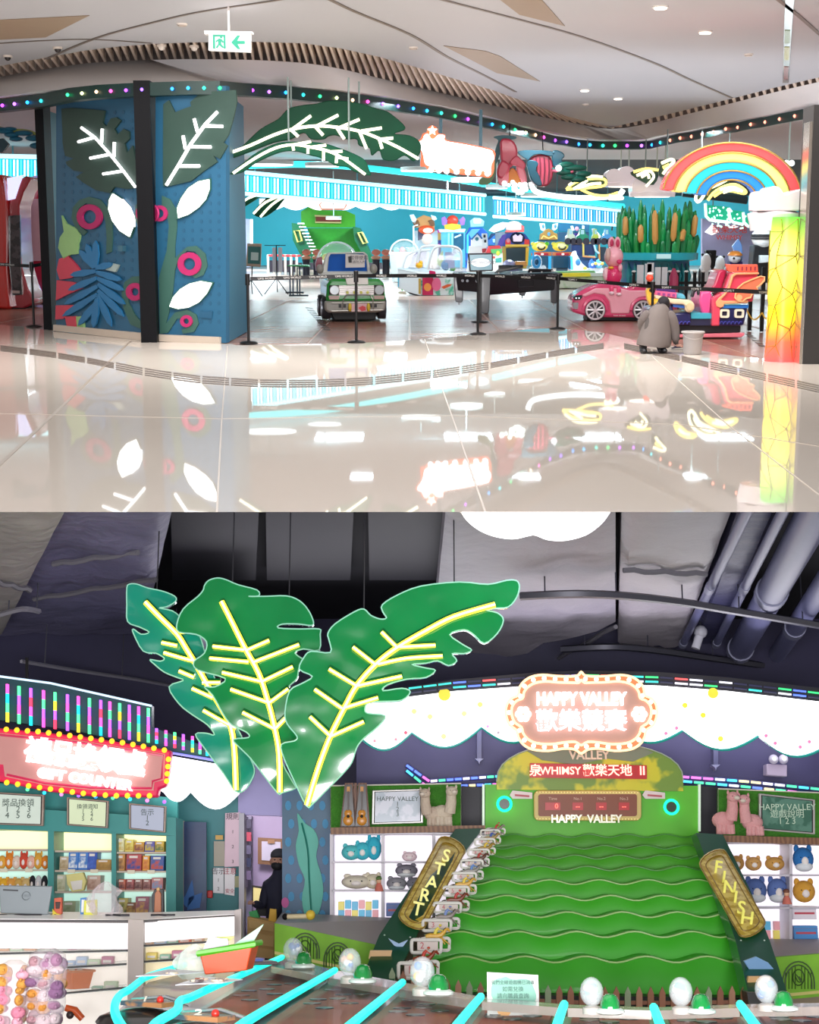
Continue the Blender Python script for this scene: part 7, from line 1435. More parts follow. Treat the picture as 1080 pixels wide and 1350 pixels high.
# ---------------------------------------------------------------- prize cabinets beside the game
random.seed(21)
def cabinet(lb,x0,x1,yt,yb,Y,cols,rows,wood,grass,Yt):
 with T(L,'prize_cabinet',lb,'cabinet')as t:
  wl=mat('#eee8f0',.4,em=.75,emc='#fff8ff');t.p('back_panel',wl).px(L,[(x0,yt),(x1,yt),(x1,yb),(x0,yb)],Y+.42,.04)
  fm=mat('#c8c2cc',.4)
  for x in[lerp(x0,x1,k/cols)for k in range(cols+1)]:t.p('upright',fm).px(L,[(x-2,yt),(x+2,yt),(x+2,yb),(x-2,yb)],Y,.42)
  for k in range(rows+1):y=lerp(yt,yb,k/rows);t.p('shelf',fm).px(L,[(x0,y-1.3),(x1,y-1.3),(x1,y+1.3),(x0,y+1.3)],Y,.42)
  t.p('wood_top',mat('#6c4630',.5,kind='wood',ns=7,col2='#8c6444')).px(L,wood,Y-.04,.5);t.p('base',mat('#a8987c',.5)).px(L,[(x0-1,yb),(x1,yb),(x1,yb+120),(x0-1,yb+120)],Y+.02,.4)
  t.p('grass_back',mat('#3f8424',.8,var=.35,ns=14,bump=.6)).px(L,grass,Yt,.06);t.p('back_edge',mat('#d8d0c0',.4)).tube([L.P(x,y,Yt-.01)for x,y in grass],.008,5,closed=True)
cabinet('white lit prize cabinet with wood top left of the start ramp',437,640,1099,1212,15.6,3,3,[(436,1091),(640,1088),(640,1096),(436,1100)],[(436,1036),(608,1033),(608,1091),(436,1094)],16.3)
cabinet('white lit prize cabinet with wood top right of the finish ramp',958,1128,1111,1240,15.6,2,3,[(950,1101),(1128,1106),(1128,1115),(950,1110)],[(947,1040),(1128,1047),(1128,1108),(947,1103)],16.3)
def frame(lb,pts,Y,face,lines,fc='#b8b4b0',tint='#3c6858',nm='wall_picture',cat='picture',e=0,dk='#3c5048'):
 with T(L,nm,lb,cat)as t:
  c_=(sum(p[0]for p in pts)/4,sum(p[1]for p in pts)/4);k=lambda f:[(c_[0]+(x-c_[0])*f,c_[1]+(y-c_[1])*f)for x,y in pts]
  t.p('frame',mat(fc,.3,.3),bev=.006).px(L,pts,Y,.05);t.p('bezel',m_blk).px(L,k(.92),Y-.008,.02);m_=t.p('picture_face',mat(face,.15,em=e,emc=face,kind='speckle',ns=7,col2=tint)if tint else mat(face,.2,em=e,emc=face));m_.px(L,k(.88),Y-.012,.02)
  w_=(pts[1][0]-pts[0][0]);h_=pts[2][1]-pts[1][1]
  for i,s_ in enumerate(lines):t.p('lettering',mat(dk,.5),m_).text(s_,L.P(c_[0],c_[1]+h_*(-.3+.6*(i+.5)/len(lines)),Y-.018),h_*.0078/max(3,len(lines))*.75,.001)
frame('silver framed glossy notice left of the cream plush alpacas',[(491,1042),(558,1040),(558,1085),(490,1087)],16.15,'#b8c4d0',['HAPPY VALLEY','1','2','3'],tint='#d8dce8')
frame('silver framed green notice right of the pink plush alpacas',[(1001,1046),(1075,1054),(1075,1100),(1001,1094)],16.15,'#3f6e5c',['HAPPY VALLEY','遊戲說明','1 2 3'],tint='#5c8a78',dk='#c8e0c8')
def alpaca(lb,x,by,h,col,side):
 S=Stand(L,x,by,Y=15.85)
 with T(L,'plush_alpaca',lb,'plush toy',loc=S.loc)as t:
  H=h*S.mz;m_=mat(col,.95,var=.1,ns=20,bump=.4)
  b=t.p('body',m_);b.ell((.05*side,.05,H*.34),(H*.26,H*.18,H*.2),14,10);t.p('neck',m_).tube([(-.02*side,0,H*.35),(-.04*side,-.02,H*.6),(-.04*side,-.03,H*.8)],[H*.15,H*.13,H*.12],12)
  hd=t.p('head',m_);hd.ell((-.045*side,-.05,H*.86),(H*.15,H*.14,H*.13),14,10);t.p('muzzle',mat('#ddd0c0',.9),hd).ell((-.07*side,-.12,H*.84),(H*.07,H*.05,H*.05),10,7)
  for s_ in(-1,1):t.p('eye',m_blk,hd).ell((-.06*side+s_*H*.07,-.05-H*.125,H*.88),H*.014,6,5);t.p('ear',m_,hd).ell((-.045*side+s_*H*.11,-.04,H*.97),(H*.03,H*.03,H*.06),8,6)
  for lx in(-.6,-.1,.5,.9):t.p('leg',m_).tube([(.05*side+lx*H*.18,0,H*.24),(.05*side+lx*H*.2,0,H*.02)],[H*.08,H*.07],8)
alpaca('cream plush alpaca left, against the silver notice',566,1091,52,'#cdbba8',1);alpaca('cream plush alpaca right, turned toward its neighbour',590,1090,54,'#d6c8b4',-1)
alpaca('tall pink plush alpaca left of the pair on the right cabinet',962,1101,58,'#e0a4a4',-1);alpaca('smaller pink plush alpaca right of the pair on the right cabinet',988,1103,56,'#e4aaaa',1)
for i,(x,lb)in enumerate(((459,'boxed toy guitar leftmost on the left prize cabinet'),(468,'narrow boxed toy guitar seen edge-on in the middle'),(477,'boxed toy guitar nearest the silver notice'))):
 with T(L,'boxed_guitar',lb,'toy',loc=L.P(x,1092,15.85))as t:
  w_=(.085,.03,.085)[i];t.p('box',mat('#7c5440',.5,kind='wood',ns=9,col2='#5c3a2c')).pr([(-w_,0),(w_,0),(w_*.55,.46),(-w_*.45,.46)],.02,.1)
  if i!=1:
   t.p('window',mat('#241c1c',.3)).pr([(-w_*.8,.02),(w_*.8,.02),(w_*.4,.44),(-w_*.32,.44)],.005,.02);g=t.p('guitar_body',mat('#d08c34',.3));g.ell((0,-.005,.08),(.052,.016,.055),14,6);g.ell((0,-.005,.15),(.04,.016,.04),12,6);t.p('sound_hole',m_blk,g).ell((0,-.022,.12),(.016,.006,.016),10,5);t.p('guitar_neck',mat('#3a2418',.4),g).box((-.008,-.015,.17),(.008,0,.38));t.p('guitar_head',mat('#d08c34',.4),g).box((-.016,-.015,.37),(.016,0,.42))
def plush(x,by,w_,h,col,lb,Y=15.75,face='#f4ece8',ears=True,grp=None,belly=None):
 S=Stand(L,x,by,Y=Y);W,H=w_/2*S.mx,h*S.mz
 with T(L,'plush_toy',lb,'plush toy',loc=S.loc,group=grp)as t:
  m_=mat(col,.95,var=.08,ns=20,bump=.2);b=t.p('body',m_);b.ell((0,0,H*.46),(W,W*.75,H*.46),14,10)
  t.p('snout',mat(face,.9),b).ell((0,-W*.66,H*.38),(W*.34,W*.2,H*.17),10,7)
  for s_ in(-1,1):
   t.p('eye',m_blk,b).ell((s_*W*.36,-W*.66,H*.52),W*.06,6,5)
   if ears:t.p('ear',m_).ell((s_*W*.6,0,H*.85),(W*.26,W*.15,H*.17),8,6)
  if belly:t.p('belly',mat(belly,.9)).ell((0,-W*.2,H*.16),(W*.85,W*.7,H*.2),12,7)
for a in((463,1134,26,22,'#5cc8cc','turquoise plush lying at left on the top shelf of the left cabinet'),(478,1134,22,26,'#48c0d0','turquoise plush in the middle of the left cabinet top shelf'),(493,1134,20,34,'#3ab4cc','tall turquoise plush right on the left cabinet top shelf'),(470,1172,40,20,'#e4dcc8','long cream plush left on the middle shelf of the left cabinet'),(492,1172,24,22,'#dfd6bc','short cream plush right of the long cream one'),
 (540,1136,20,14,'#f0d8dc','pale pink plush on the left cabinet top shelf by the ramp'),(536,1156,30,18,'#8c8894','grey and white plush stacked above two others in the left cabinet'),(523,1173,27,18,'#9a98a0','grey and white plush lower left of the stacked three'),(549,1173,26,18,'#8e8c98','grey and white plush lower right of the stacked three'),
 (972,1148,20,22,'#c09050','tan plush leftmost on the right cabinet top shelf'),(994,1148,22,20,'#d0a060','tan plush second on the right cabinet top shelf'),(1022,1148,26,20,'#cc9a50','tan striped plush third on the right cabinet top shelf'),(1060,1148,28,34,'#2f74b8','bright blue plush at the top right of the right cabinet'),
 (997,1189,30,34,'#5c74b0','round blue plush left on the right cabinet middle shelf'),(1026,1189,28,34,'#6078b4','round blue plush right on the right cabinet middle shelf'),(1061,1190,30,32,'#d8a040','orange tiger-like plush on the right cabinet middle shelf')):
 plush(*a,belly='#e4e8ec' if 'blue' in a[5]or 'grey' in a[5]else None)
for x,by,lb in((500,1175,'tiny figure with green hat and red skirt beside the cream plush'),(1038,1192,'tiny figure with brown hat and red skirt beside the blue plush')):
 with T(L,'small_figure',lb,'figurine',loc=L.P(x,by,15.62))as t:t.p('skirt',mat('#d87868',.6)).lathe([(.05,0),(.035,.06),(.02,.08)],n=12);t.p('head',mat('#e0b090',.6)).ell((0,0,.1),.03,10,7);t.p('hat',mat('#5c7c40' if x<600 else '#7c4c38',.6)).ell((0,0,.125),(.035,.035,.025),10,5)
OW=['first','second','third','fourth','fifth','sixth','seventh']
for i in range(18):
 L1=i<12;x=(450+(i%6)*9)if L1 else(1000+(i-12)%3*12);y=(1211 if i<6 else 1200-(i%2)*2)if L1 else(1238 if i<15 else 1226);c_=['#60b8e0','#f0a8b0','#f0e070','#58c0e8'][i%4]
 with T(L,'prize_box',['blue','pink','yellow','cyan'][i%4]+' box, %s in the %s row, cabinet by the %s'%(OW[i%6 if L1 else(i-12)%3],'front' if(i<6 or 12<=i<15)else 'back','start ramp' if L1 else 'finish ramp'),'box',loc=L.P(x,y,15.75),solo=True,group='pastel prize boxes on the bottom shelf of the %s cabinet'%('start ramp' if L1 else 'finish ramp'))as t:t.p('prize_box',mat(c_,.4,em=.2,emc=c_),bev=.004).box((-.03,-.03,0),(.03,.03,.085))
for x,y,c_,lb in((525,1208,'#5878c8','blue boxed toy on the lower shelf next to the start ramp'),(1060,1212,'#f0e8f0','white carton with red print on the lower right cabinet shelf'),(1062,1238,'#4890d0','blue striped carton at the bottom of the right cabinet')):
 with T(L,'carton',lb,'box',loc=L.P(x,y,15.75))as t:t.p('carton_body',mat(c_,.4),bev=.004).box((-.12,-.04,0),(.12,.1,.13));t.p('printed_band',mat('#c84858',.4)).box((-.1,-.045,.05),(.1,-.04,.07));t.p('lid_line',mat('#7080b0',.4)).box((-.12,-.045,.1),(.12,-.04,.106))
# platforms
for nm_,lb,fr0,dk0,gates in(('display_platform','green platform with ironwork gate pictures and grey deck left of the start ramp',[(362,1217),(512,1249),(505,1293),(362,1262)],[(372,1203),(555,1212),(512,1250),(362,1217)],((402,1256,19),(445,1267,18))),
 ('display_platform','green platform with ironwork gate picture and grey deck right of the finish ramp',[(1022,1262),(1100,1256),(1100,1312),(1036,1318)],[(998,1238),(1100,1238),(1100,1258),(1022,1263)],((1053,1296,21),))):
 with T(L,nm_,lb,'platform')as t:
  Y=14.3;t.p('front',mat('#7fbc2c',.6,var=.3,ns=5)).px(L,fr0,Y,.1)
  P=[L.P(x,y,Y+.02 if y>1214 and(x,y)in dk0[2:]else Y+1.3)for x,y in dk0];t.p('deck',mat('#b0aaa4',.4,var=.1,ns=2)).add(P+[p-Vector((0,0,.05))for p in P],[(3,2,1,0),(0,1,5,4),(1,2,6,5),(2,3,7,6),(3,0,4,7),(4,5,6,7)])
  t.p('yellow_strip',mat('#d8d078',.5)).px(L,[(fr0[3][0],fr0[3][1]-8),(fr0[2][0],fr0[2][1]-8),(fr0[2][0],fr0[2][1]-4),(fr0[3][0],fr0[3][1]-4)],Y-.01,.02)
  ik=mat('#3c5c24',.5)
  for gx,gy,r_ in gates:
   ak=lambda rr:[(gx-rr,gy+8)]+[(gx-rr*math.cos(math.radians(a_)),gy-rr*1.35*math.sin(math.radians(a_)))for a_ in range(0,181,15)]+[(gx+rr,gy+8)]
   for rr in(r_,r_*.84):t.p('gate_arch',ik).tube([L.P(x,y,Y-.01)for x,y in ak(rr)],.007,5)
   for k in range(-4,5):
    if k:t.p('gate_bar',ik).tube([L.P(gx+k*r_/5,gy+8,Y-.01),L.P(gx+k*r_/5,gy-r_*1.1*math.sqrt(1-(k/5)**2),Y-.01)],.004,4)
   t.p('gate_scroll',ik).tube([L.P(gx+r_*.36*math.cos(k),gy-r_*.35+r_*.5*math.sin(k),Y-.012)for k in[i*math.pi/7 for i in range(14)]],.006,5,closed=True);t.p('gate_scroll',ik).tube([L.P(gx+r_*.2*math.cos(k),gy-r_*.3+r_*.25*math.sin(k*1.3),Y-.012)for k in[i*math.pi/7 for i in range(18)]],.005,5)
with T(L,'rolled_paper','small roll with yellow end lying on the left platform deck','toy',loc=L.P(395,1213,14.2))as t:t.p('roll',mat('#d8c8a0',.5)).cyl((-.12,0,.03),(.08,-.03,.035),.022,n=12);t.p('black_tip',m_blk).ell((-.13,0,.03),.03,8,6);t.p('yellow_end',mat('#e0c040',.5)).ell((.1,-.03,.045),.045,10,7)
# ---------------------------------------------------------------- walls and doorway at the left
bl=mat('#17527c',.4,kind='speckle',ns=1.3,col2='#135070')
def w1(b):b.px(L,[(372,1030),(437,1030),(437,1300),(372,1300)],16.6,.15)
def w1p(t,b):
 g=t.p('dot_pattern',mat('#2f86b4',.5),b,kind='stuff')
 for i in range(4):
  for j in range(7):g.px(L,circ(380+i*15+(j%2)*4,1062+j*24,4.2,6.5,n=10),16.59,.008)
 t.p('kelp_shape',mat('#1fa08c',.4,var=.2,ns=3),b).px(L,cr([(392,1072),(402,1085),(414,1094),(420,1110),(417,1130),(424,1155),(426,1180),(418,1208),(404,1210),(398,1185),(402,1160),(394,1140),(390,1115),(394,1095)],3,True),16.56,.02)
 t.p('kelp_vein',mat('#147868',.5),b).tube([L.P(x,y,16.55)for x,y in cr([(398,1085),(406,1120),(408,1160),(411,1205)],3)],.01,5);t.p('pink_spot',mat('#b84c90',.5),b).px(L,circ(376,1190,5,7,n=12),16.585,.01)
struct(L,'wall_blue',bl,w1,parts=w1p)
struct(L,'wall_over_door',mat('#a8a0d4',.5,var=.05),lambda b:b.px(L,[(314,1000),(375,1000),(375,1076),(314,1074)],16.7,.12))
struct(L,'trim_door',mat('#a8a4b0',.35),lambda b:b.px(L,[(315,1072),(322,1072),(322,1300),(315,1300)],16.6,.2))
struct(L,'wall_office',mat('#b8a4c8',.5),lambda b:b.px(L,[(300,1050),(400,1050),(400,1330),(300,1330)],19.2,.1))
struct(L,'wall_teal',mat('#277c82',.45,var=.1),lambda b:b.px(L,[(228,1035),(318,1035),(318,1300),(228,1300)],16.75,.1))
with T(L,'door_office',None,None,kind='structure')as t:
 t.p('door_leaf',mat('#16305c',.35,kind='speckle',ns=2,col2='#143c64')).px(L,[(241,1083),(272,1084),(272,1206),(241,1206)],16.4,.05);t.p('door_edge',mat('#c8bca8',.4)).px(L,[(233,1082),(242,1082),(242,1206),(232,1206)],16.38,.08)
 for y in(1105,1180):t.p('hinge',mat('#a89c88',.3,.5)).px(L,[(235,y),(239,y),(239,y+9),(235,y+9)],16.36,.03)
 for pts in('705,340 730,400 760,330 770,400 740,440 700,400','745,400 800,380 790,440 740,450'):t.p('leaf_print',mat('#2460a4',.5)).px(L,q((0,1050,3),pts),16.39,.01)
with T(L,'red_banner','red standing banner between shelves and dark blue door','banner',solo=True)as t:t.p('red_banner',mat('#b02838',.5)).px(L,cr([(222,1165),(226,1158),(230,1162),(232,1206),(222,1206)],2,True),16.3,.04)
for pts,ls,c_,lb in((((297,1072),(317,1071),(316,1142),(296,1143)),['規則','1','2','3'],'#d8b8c8','tall pink tinted notice sheet left of the doorway'),(((282,1109),(296,1109),(296,1142),(282,1142)),['',''],'#a09888','small photo poster left of the pink notice'),(((281,1144),(295,1144),(295,1178),(281,1177)),['告示','1','2'],'#dcdce0','left white notice sheet with black heading'),(((296,1144),(310,1145),(309,1181),(296,1179)),['注意','安全'],'#e4e0e4','right white notice sheet with red print'),(((284,1101),(294,1101),(294,1107),(284,1107)),[''],'#c89c40','tiny yellow label above the photo poster'),(((309,1155),(315,1155),(315,1170),(309,1170)),[''],'#8c8c60','tiny framed card at the edge of the doorway')):
 with T(L,'notice_sheet',lb,'notice')as t:
  t.p('sheet',mat(c_,.4)).px(L,pts,16.62,.01);cx_=(pts[0][0]+pts[1][0])/2
  for k,s_ in enumerate(ls):
   if s_:t.p('lettering',mat('#a83048' if '注' in s_ or '安' in s_ else '#403840',.5)).text(s_,L.P(cx_,lerp(pts[0][1]+5,pts[2][1]-6,k/max(1,len(ls)-1)),16.61),.075 if k==0 else .05,.001)
with T(L,'fire_alarm','small red wall alarm box beside the dark blue door','alarm',solo=True)as t:t.p('fire_alarm',mat('#c83030',.4),bev=.01).px(L,[(273,1174),(280,1174),(280,1184),(273,1184)],16.6,.06)
with T(L,'notice_board','wood framed pin board with papers inside the office','board')as t:
 t.p('frame',mat('#8a6040',.5)).px(L,[(340,1104),(374,1106),(374,1141),(340,1139)],19.05,.05);t.p('paper',mat('#d0c8dc',.5)).px(L,[(345,1109),(370,1110),(370,1136),(345,1134)],19.03,.03);t.p('note',mat('#a87850',.5)).px(L,[(353,1107),(362,1107),(362,1112),(353,1112)],19.0,.02)
with T(L,'office_shelf','narrow shelf of dark files at the left inside the office','shelf')as t:
 for k in range(5):t.p('file_box',mat(['#38304c','#b03850','#5c5470','#2c3050','#706080'][k],.5)).px(L,[(323,1080+k*17),(331,1080+k*17),(331,1092+k*17),(323,1092+k*17)],18.8,.1)
 t.p('shelf_side',mat('#a098b0',.5)).px(L,[(322,1076),(324,1076),(324,1170),(322,1170)],18.7,.3);t.p('shelf_back',mat('#8c86a0',.5)).px(L,[(322,1076),(332,1076),(332,1230),(322,1230)],19.0,.15)
with T(L,'computer_screen','lit computer monitor with cream page inside the office','screen')as t:
 t.p('case',mat('#2a2428',.4)).px(L,[(332,1167),(361,1171),(360,1197),(332,1195)],17.6,.05);t.p('screen_face',glow('#e0cc8c',.9)).px(L,[(334,1170),(359,1174),(358,1193),(334,1190)],17.58,.02);t.p('foot',m_blk).px(L,[(338,1194),(352,1194),(354,1208),(336,1208)],17.6,.1)
with T(L,'drawer_cabinet','beige drawer cabinet standing in the office doorway','cabinet')as t:
 Y=16.2;t.p('cabinet_body',mat('#c8a060',.5),bev=.01).px(L,[(326,1208),(362,1216),(362,1262),(326,1262)],Y,.5)
 for a_,b_ in((1212,1224),(1228,1244),(1247,1260)):t.p('drawer',mat('#d4ac6c',.5),bev=.005).px(L,[(328,a_),(361,a_+6),(361,b_+5),(328,b_)],Y-.02,.03)
 t.p('green_item',mat('#2c9c50',.5)).px(L,[(328,1202),(338,1200),(342,1210),(330,1209)],Y+.1,.1);t.p('yellow_item',mat('#e0b030',.5)).px(L,[(356,1198),(364,1199),(364,1216),(354,1214)],Y+.1,.1)
with T(L,'person','person in dark clothes, cap and black face mask standing in the office doorway','person',loc=L.P(368,1299,17.0))as t:
 z0=0;d_=L.P(364,1133,17.0)-L.P(368,1299,17.0);hz=d_.z;J=[(.0,0,hz-.72,.13),(0,0,hz-.5,.14),(0,0,hz-.27,.15),(-.02,0,hz-.15,.065),(-.03,0,hz-.05,.07),(-.15,0,hz-.28,.07),(-.2,-.02,hz-.5,.055),(-.28,-.12,hz-.46,.04),(.16,0,hz-.28,.07),(.2,0,hz-.55,.055),(.18,-.02,hz-.75,.04),(-.08,0,hz-.78,.10),(-.09,0,hz-1.15,.07),(-.09,0,hz-1.5,.05),(.08,0,hz-.78,.10),(.09,0,hz-1.15,.07),(.09,0,hz-1.5,.05)]
 t.p('body',mat('#1b1c30',.8)).skn(J,[(0,1),(1,2),(2,3),(3,4),(2,5),(5,6),(6,7),(2,8),(8,9),(9,10),(0,11),(11,12),(12,13),(0,14),(14,15),(15,16)],2)
 hd=t.p('head',mat('#b08470',.6));hd.ell((-.035,-.01,hz-.02),(.082,.095,.115),16,12);hd.ell((-.035,-.105,hz-.02),(.014,.02,.02),8,6)
 t.p('face_mask',mat('#14141a',.7),hd).ell((-.04,-.045,hz-.065),(.07,.075,.055),14,8);t.p('cap',mat('#3c3c44',.8),hd).ell((-.03,.0,hz+.045),(.092,.105,.075),16,8);t.p('cap_peak',mat('#34343c',.8),hd).ell((-.045,-.09,hz+.03),(.07,.07,.014),12,6)
 for s_ in(-1,1):t.p('eye',mat('#1c1414',.4),hd).ell((-.035+s_*.03,-.097,hz-.005),(.012,.008,.007),8,5);t.p('ear',mat('#a87c68',.6),hd).ell((-.035+s_*.083,.0,hz-.02),(.012,.022,.03),8,6)
 h0=Vector((-.31,-.15,hz-.45));hn=t.p('hand',mat('#b08470',.6));hn.ell(h0,(.03,.035,.02),10,7)
 for k in range(4):hn.tube([h0+Vector((-.015+k*.013,-.02,0)),h0+Vector((-.02+k*.013,-.05,-.006)),h0+Vector((-.02+k*.012,-.066+abs(k-1.5)*.004,-.022))],[.009,.008,.006],6)
 hn.tube([h0+Vector((.02,0,0)),h0+Vector((.04,-.02,-.01)),h0+Vector((.038,-.04,-.016))],[.01,.009,.007],6)
# ---------------------------------------------------------------- display shelves behind the counter
struct(L,'wall_shelves',mat('#3a9c98',.45,var=.06),lambda b:b.px(L,[(-30,1030),(234,1052),(234,1300),(-30,1300)],15.9,.1))
struct(L,'trim_shelf_front',mat('#389490',.45),lambda b:[b.px(L,p,15.35,.5)for p in([(63,1094),(71,1094),(71,1215),(63,1215)],[(147,1096),(153,1097),(153,1215),(147,1215)],[(219,1102),(232,1102),(232,1215),(219,1215)],[(-30,1062),(232,1078),(232,1102),(-30,1092)])])
SH=[((-20,63),(1095,1120,1147,1178,1212)),((71,147),(1097,1122,1148,1176,1212)),((153,219),(1100,1124,1149,1174,1212))]
for k,((x0,x1),ys)in enumerate(SH):
 with T(L,'display_shelf',['left lit display shelf bay full of plush toys','middle lit display shelf bay with blue and tan boxes','right lit display shelf bay with colourful cartons'][k],'shelf')as t:
  t.p('back_panel',glow('#fff0b0',1.1)).px(L,[(x0,ys[0]),(x1,ys[0]),(x1,ys[1]),(x0,ys[1])],15.8,.02);t.p('back_panel',mat('#bfe8dc',.4,em=.5,emc='#d8fff0')).px(L,[(x0,ys[1]),(x1,ys[1]),(x1,ys[-1]),(x0,ys[-1])],15.8,.02)
  for y in ys[1:-1]:t.p('shelf_board',mat('#c8b8a8',.4)).px(L,[(x0,y-1),(x1,y-1),(x1,y+1.5),(x0,y+1.5)],15.4,.4)
  for x in(lerp(x0,x1,.3),lerp(x0,x1,.7)):t.p('price_tag',mat('#e8e0c8',.4)).px(L,[(x-5,ys[2]-2),(x+5,ys[2]-2),(x+5,ys[2]+3),(x-5,ys[2]+3)],15.38,.01)
def goods(lst,nm='carton',cat='box'):
 for x,by,w_,h,c_,c2,lb in lst:
  S=Stand(L,x,by,Y=15.5);W,H=w_/2*S.mx,h*S.mz
  with T(L,nm,lb,cat,loc=S.loc)as t:
   t.p('carton_body',mat(c_,.35,em=.06,emc=c_),bev=.004).box((-W,0,0),(W,.2,H));t.p('printed_front',mat(c2,.4,kind='speckle',ns=9,col2=c_)).box((-W*.86,-.006,H*.12),(W*.86,0,H*.7));t.p('title_band',mat('#f0e8e0',.4)).box((-W*.6,-.01,H*.76),(W*.5,0,H*.9))
goods([(84,1147,12,18,'#c8b494','#b09870','tan carton leftmost on the middle bay'),(96,1147,13,24,'#3c7cc8','#e8f0f8','blue carton with white round picture, left of two'),(109,1147,13,24,'#3c7cc8','#e8f0f8','blue carton with white round picture, right of two'),(121,1147,13,24,'#2450b0','#3c68c8','dark blue carton beside the picture cartons'),(136,1147,21,14,'#b88c3c','#a07828','long tan carton right on the middle bay'),
 (79,1175,13,22,'#d4d4b8','#b8b890','pale green carton left on the third shelf of the middle bay'),(123,1174,18,20,'#d0b0a0','#b89080','pinkish picture carton on the third shelf of the middle bay'),
 (158,1123,10,18,'#f0ecc0','#d8b860','cream carton leftmost at the top of the right bay'),(170,1123,11,16,'#f0e070','#c8a030','yellow carton second at the top of the right bay'),(183,1123,13,13,'#d8a038','#8c4838','ochre carton third at the top of the right bay'),(197,1123,13,14,'#605cb0','#c8b040','violet carton fourth at the top of the right bay'),(210,1123,12,14,'#e0b840','#607838','gold carton last at the top of the right bay'),
 (158,1148,12,22,'#c89048','#7c4828','amber carton leftmost on second shelf of the right bay'),(176,1148,20,22,'#b84848','#3c3c90','red and blue carton on second shelf of the right bay'),(192,1148,9,20,'#e8a030','#d07020','narrow orange carton on second shelf of the right bay'),(207,1148,18,20,'#3858a0','#c84838','navy carton with red print on second shelf of the right bay'),
 (160,1173,10,14,'#c87058','#6c3030','figure box first in the row on the third shelf'),(171,1173,10,14,'#b86868','#6c3030','figure box second in the row on the third shelf'),(182,1173,10,14,'#a87870','#5c2828','figure box third in the row on the third shelf'),(193,1173,10,14,'#b07870','#6c3838','figure box fourth in the row on the third shelf'),(207,1173,15,16,'#c88080','#8c9cc0','wider pink carton ending the row on the third shelf'),
 (160,1206,16,22,'#c8b868','#5c7038','green and gold book-like carton at the bottom of the right bay'),(172,1206,14,16,'#8c5838','#c8a050','brown carton low in the right bay'),(187,1206,18,24,'#a86878','#e0b060','mauve picture carton low in the right bay'),(90,1208,18,20,'#a8b490','#90a078','sage carton on the counter behind the orange handset')])
pc=['#e8b048','#e88c30','#e8d8c8','#d8503c','#f0c0b0']
for k in range(7):plush(2+k*9.6,1146,12,20+(k%2)*4,pc[k%5],['orange','dark capped','tan','pink faced','red bowed','yellow','white and orange'][k]+' small plush, number %d from the left edge on the second shelf'%(k+1),Y=15.55,ears=k%2)
for k in range(4):plush(4+k*10,1176,13,20,['#f0b838','#e8a850','#d8b060','#e0c080'][k],['bright','dull','pale','small'][k]+' yellow plush on the third shelf above the laptop',Y=15.55)
for k in range(3):plush(42+k*8,1174,9,22,'#d8d8dc' if k%2 else '#2c2c34',['black','white','dark'][k]+' penguin-like plush on the third shelf, left bay',Y=15.55,ears=False,belly='#f0f0f0')
for pts,c_,ls,lb in(([(-10,1044),(58,1048),(57,1089),(-10,1087)],'#c8d4c8',['獎品換領','1   2   3','4   5   6'],'leftmost framed menu screen over the shelves'),([(88,1051),(143,1056),(142,1092),(88,1088)],'#d0dcb8',['換領須知','1    2','3    4','5    6'],'middle framed menu screen over the shelves'),([(170,1059),(219,1063),(218,1098),(170,1093)],'#a8aec0',['告示','1','2'],'right framed grey screen over the shelves')):
 frame(lb,pts,15.25,c_,ls,fc='#a89488',tint=None,nm='menu_screen',cat='screen',e=.3)
# counter
with T(L,'glass_counter','white lit glass display counter running across the lower left','counter')as t:
 wl=mat('#f2ecec',.35,em=.45,emc='#fffafa',var=0);Y=12.0
 PT_=lambda x,y:L.G(x,y,1.17)
 t.p('counter_top',mat('#e8e4e4',.25,em=.2)).pr3([L.P(-30,1211,Y),L.P(182,1213,Y),L.P(309,1205,Y+.3),L.P(309,1200,Y+.9),L.P(182,1203,Y+.8),L.P(-30,1201,Y+.8)],(0,0,-.02))
 t.p('top_edge',mat('#5c5858',.4)).tube([L.P(-30,1214,Y),L.P(182,1215,Y),L.P(309,1208,Y+.3)],.012,5)
 t.p('front_panel',wl,bev=.005).px(L,[(-30,1216),(169,1217),(169,1252),(-30,1250)],Y+.02,.03);t.p('front_panel',wl,bev=.005).px(L,[(189,1215),(309,1208),(309,1234),(189,1243)],Y+.05,.03)
 t.p('corner_post',mat('#b8aca4',.4)).px(L,[(169,1212),(189,1213),(189,1420),(167,1420)],Y-.02,.1);t.p('end_post',mat('#b0a4a0',.4)).px(L,[(309,1200),(318,1198),(318,1260),(309,1260)],Y+.3,.1)
 t.p('back_panel',mat('#f0e8e0',.4,em=.5,emc='#fff4e8')).px(L,[(-30,1250),(169,1250),(169,1420),(-30,1420)],Y+.55,.03);t.p('back_panel',mat('#f0e0b8',.4,em=.4,emc='#fff0c8')).px(L,[(189,1235),(309,1228),(309,1350),(189,1350)],Y+.55,.03)
 for y0,y1,x0,x1 in((1258,1253,-30,169),(1276,1271,80,167),(1310,1302,80,167),(1247,1241,189,290),(1268,1262,189,280)):
  t.p('glass_shelf',glass('#d8ecec',.35)).pr3([L.P(x0,y0,Y+.02),L.P(x1,y1,Y+.02),L.P(x1,y1-5,Y+.5),L.P(x0,y0-5,Y+.5)],(0,0,-.012));t.p('shelf_edge',mat('#3c3c3c',.3),None).tube([L.P(x0,y0,Y+.01),L.P(x1,y1,Y+.01)],.008,5)
 t.p('front_glass',glass('#eef6f6',.07)).px(L,[(-30,1250),(167,1252),(167,1420),(-30,1420)],Y,.008)
random.seed(31)
gc=['#e0b090','#c8d8b8','#d87858','#b8c8e0','#e8d070','#c07890','#98c0a8']
